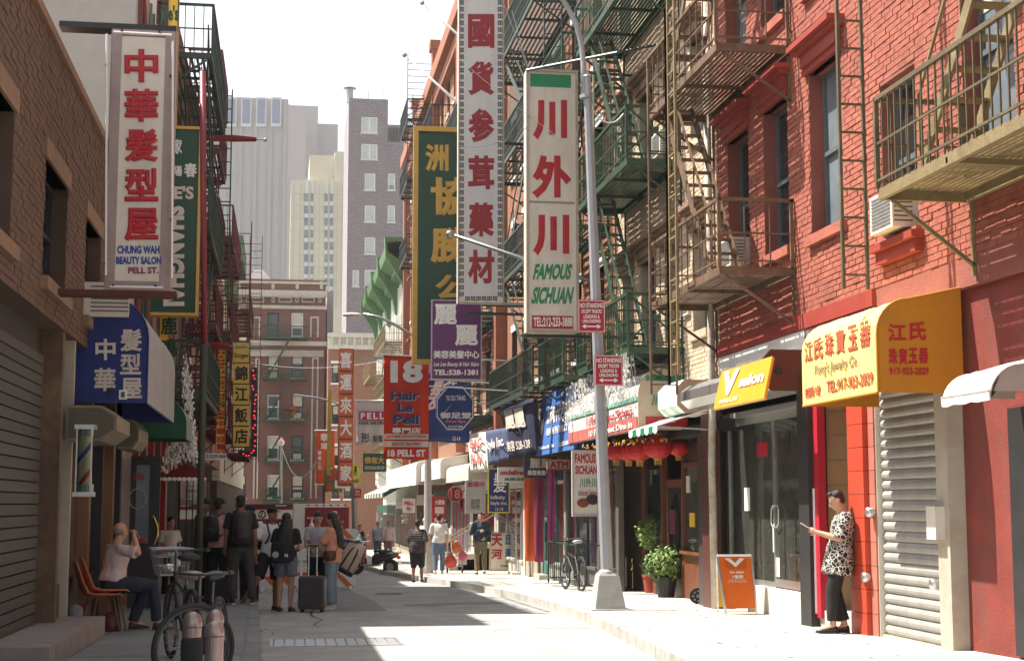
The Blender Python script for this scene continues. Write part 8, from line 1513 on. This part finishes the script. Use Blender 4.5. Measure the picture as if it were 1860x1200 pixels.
for dx, dz, rr, m_, lb in ((-.15, .35, .19, redb, 'big red plastic bag slung on the side of the shopping cart'), (.02, .75, .15, mat('red_orange_parcel', (.62, .14, .04), r=.5, b=.3), 'orange red parcel on top of the shopping cart'), (.2, .5, .14, mat('pink_parcel', (.6, .12, .16), r=.5, b=.3), 'pink parcel on the right side of the cart')):
    c = b0 + Vector((dx, -.25, dz)); tag(MB().loft([lring(c + Vector((0, 0, z * rr)), Vector((1, 0, 0)), Vector((0, 1, 0)), rr * k, rr * k * .8, 12) for z, k in ((-1, .4), (-.7, .85), (0, 1), (.6, .7), (1, .35), (1.4, .15))]).build('shopping_bag', m_, smooth=True), lb, 'bag')
wk = walk(.22); wk.update(elR=(.27, .05, 1.15), wrR=(.02, .2, 1.22), elL=(-.26, .0, 1.14), wrL=(-.14, .14, 1.03))
t, V, fw, sw, sp, S = person('man in a dark blue shirt and khaki trousers walking towards the camera on the pavement', G(873, 1042, SW), R_(-100), 1.74, wk, skin=skinm, shirt=teal_, sleeve=1, pants=kha, shoe_m=shb, vox=.018, eyes=True, loose=1.3)
b_ = thing('shoulder_bag', V['pel'], 'black shoulder bag under the arm of the man in the dark blue shirt', 'bag'); c = V['pel'] + Vector((.22, .02, .12)); MB().loft([lring(c + Vector((0, 0, z)), Vector((1, 0, 0)), Vector((0, 1, 0)), .08 * k, .13 * k, 12) for z, k in ((-.17, .7), (-.14, 1), (.1, 1), (.16, .7))]).build('bag_body', blk, b_, smooth=True); MB().tube([c + Vector((0, 0, .15)), V['shL'] + Vector((0, 0, .06)), V['shL'].lerp(V['neck'], .5) + Vector((0, -.02, .07))], .012, 5).build('strap', blk, b_)
person('person in a pale pink shirt and dusty mauve trousers standing far down the pavement', G(705, 1021, SW), R_(80), 1.66, shirt=cloth('cloth_pale_pink', (.55, .42, .42)), sleeve=1, pants=cloth('cloth_mauve', (.22, .12, .13)), shoe_m=shb, vox=.025, hairm=hairg, hands=False)
person('person in a pale blue shirt half hidden beside the pink shirted one', G(693, 1021, SW) + Vector((-.1, 1, 0)), R_(60), 1.62, shirt=cloth('cloth_pale_blue', (.4, .44, .5)), pants=jea, shoe_m=shb, vox=.025, hairm=hairg, hands=False)
person('dark clothed person standing behind the car and scooter', Vector((RY(664, 0, 64).x, 64, gz(64))), R_(-60), 1.65, shirt=blk, pants=blk, shoe_m=shb, vox=.025, hands=False)
person('white haired person in white by the stoop between the two walkers', Vector((RY(778, 0, 50).x, 50, gz(50, SW))), R_(70), 1.66, shirt=wht, pants=ltg, shoe_m=shb, vox=.025, hairm=mat('hair_white', (.6, .58, .55), r=.7), hands=False)
# --- bake the blended figures into plain meshes
dg = bpy.context.evaluated_depsgraph_get()
for o, disp, extra in BAKE:
    me = bpy.data.meshes.new_from_object(o.evaluated_get(dg)); 
    if disp:
        me.calc_loop_triangles() if False else None
        off_ = Vector((hash(o.name) % 17, 0, 0)); nn = [v.normal.copy() for v in me.vertices]
        for v, n_ in zip(me.vertices, nn):
            c = v.co; w_ = noise.noise(Vector((c.x * 9, c.y * 9, c.z * 5)) + off_) + .5 * noise.noise(Vector((c.x * 22, c.y * 22, c.z * 11)) + off_); v.co = c + n_ * disp * w_
    if extra:
        bm = bmesh.new(); bm.from_mesh(me); e = bpy.data.meshes.new('e'); e.from_pydata(extra.v, [], extra.f); bm.from_mesh(e); bmesh.ops.recalc_face_normals(bm, faces=bm.faces); bm.to_mesh(me); bm.free(); bpy.data.meshes.remove(e)
    mats = list(o.data.materials); o.modifiers.clear(); o.data = me
    if not me.materials:
        for q_ in mats: me.materials.append(q_)
    me.shade_smooth()
# ================================================================ air
hz = bpy.data.materials.new('haze_air'); hz.use_nodes = True; n_ = hz.node_tree.nodes; n_.remove(n_['Principled BSDF']); pv = n_.new('ShaderNodeVolumePrincipled'); pv.inputs['Density'].default_value = HAZE; pv.inputs['Color'].default_value = (1, .975, .94, 1); pv.inputs['Anisotropy'].default_value = .3
hz.node_tree.links.new(pv.outputs[0], [k for k in n_ if k.type == 'OUTPUT_MATERIAL'][0].inputs['Volume'])
g = MB().box(-150, 220, -30, 560, -4, 150); h = g.build('haze', hz); struct(h, 'stuff'); h.visible_shadow = True
scn.cycles.volume_bounces = 0
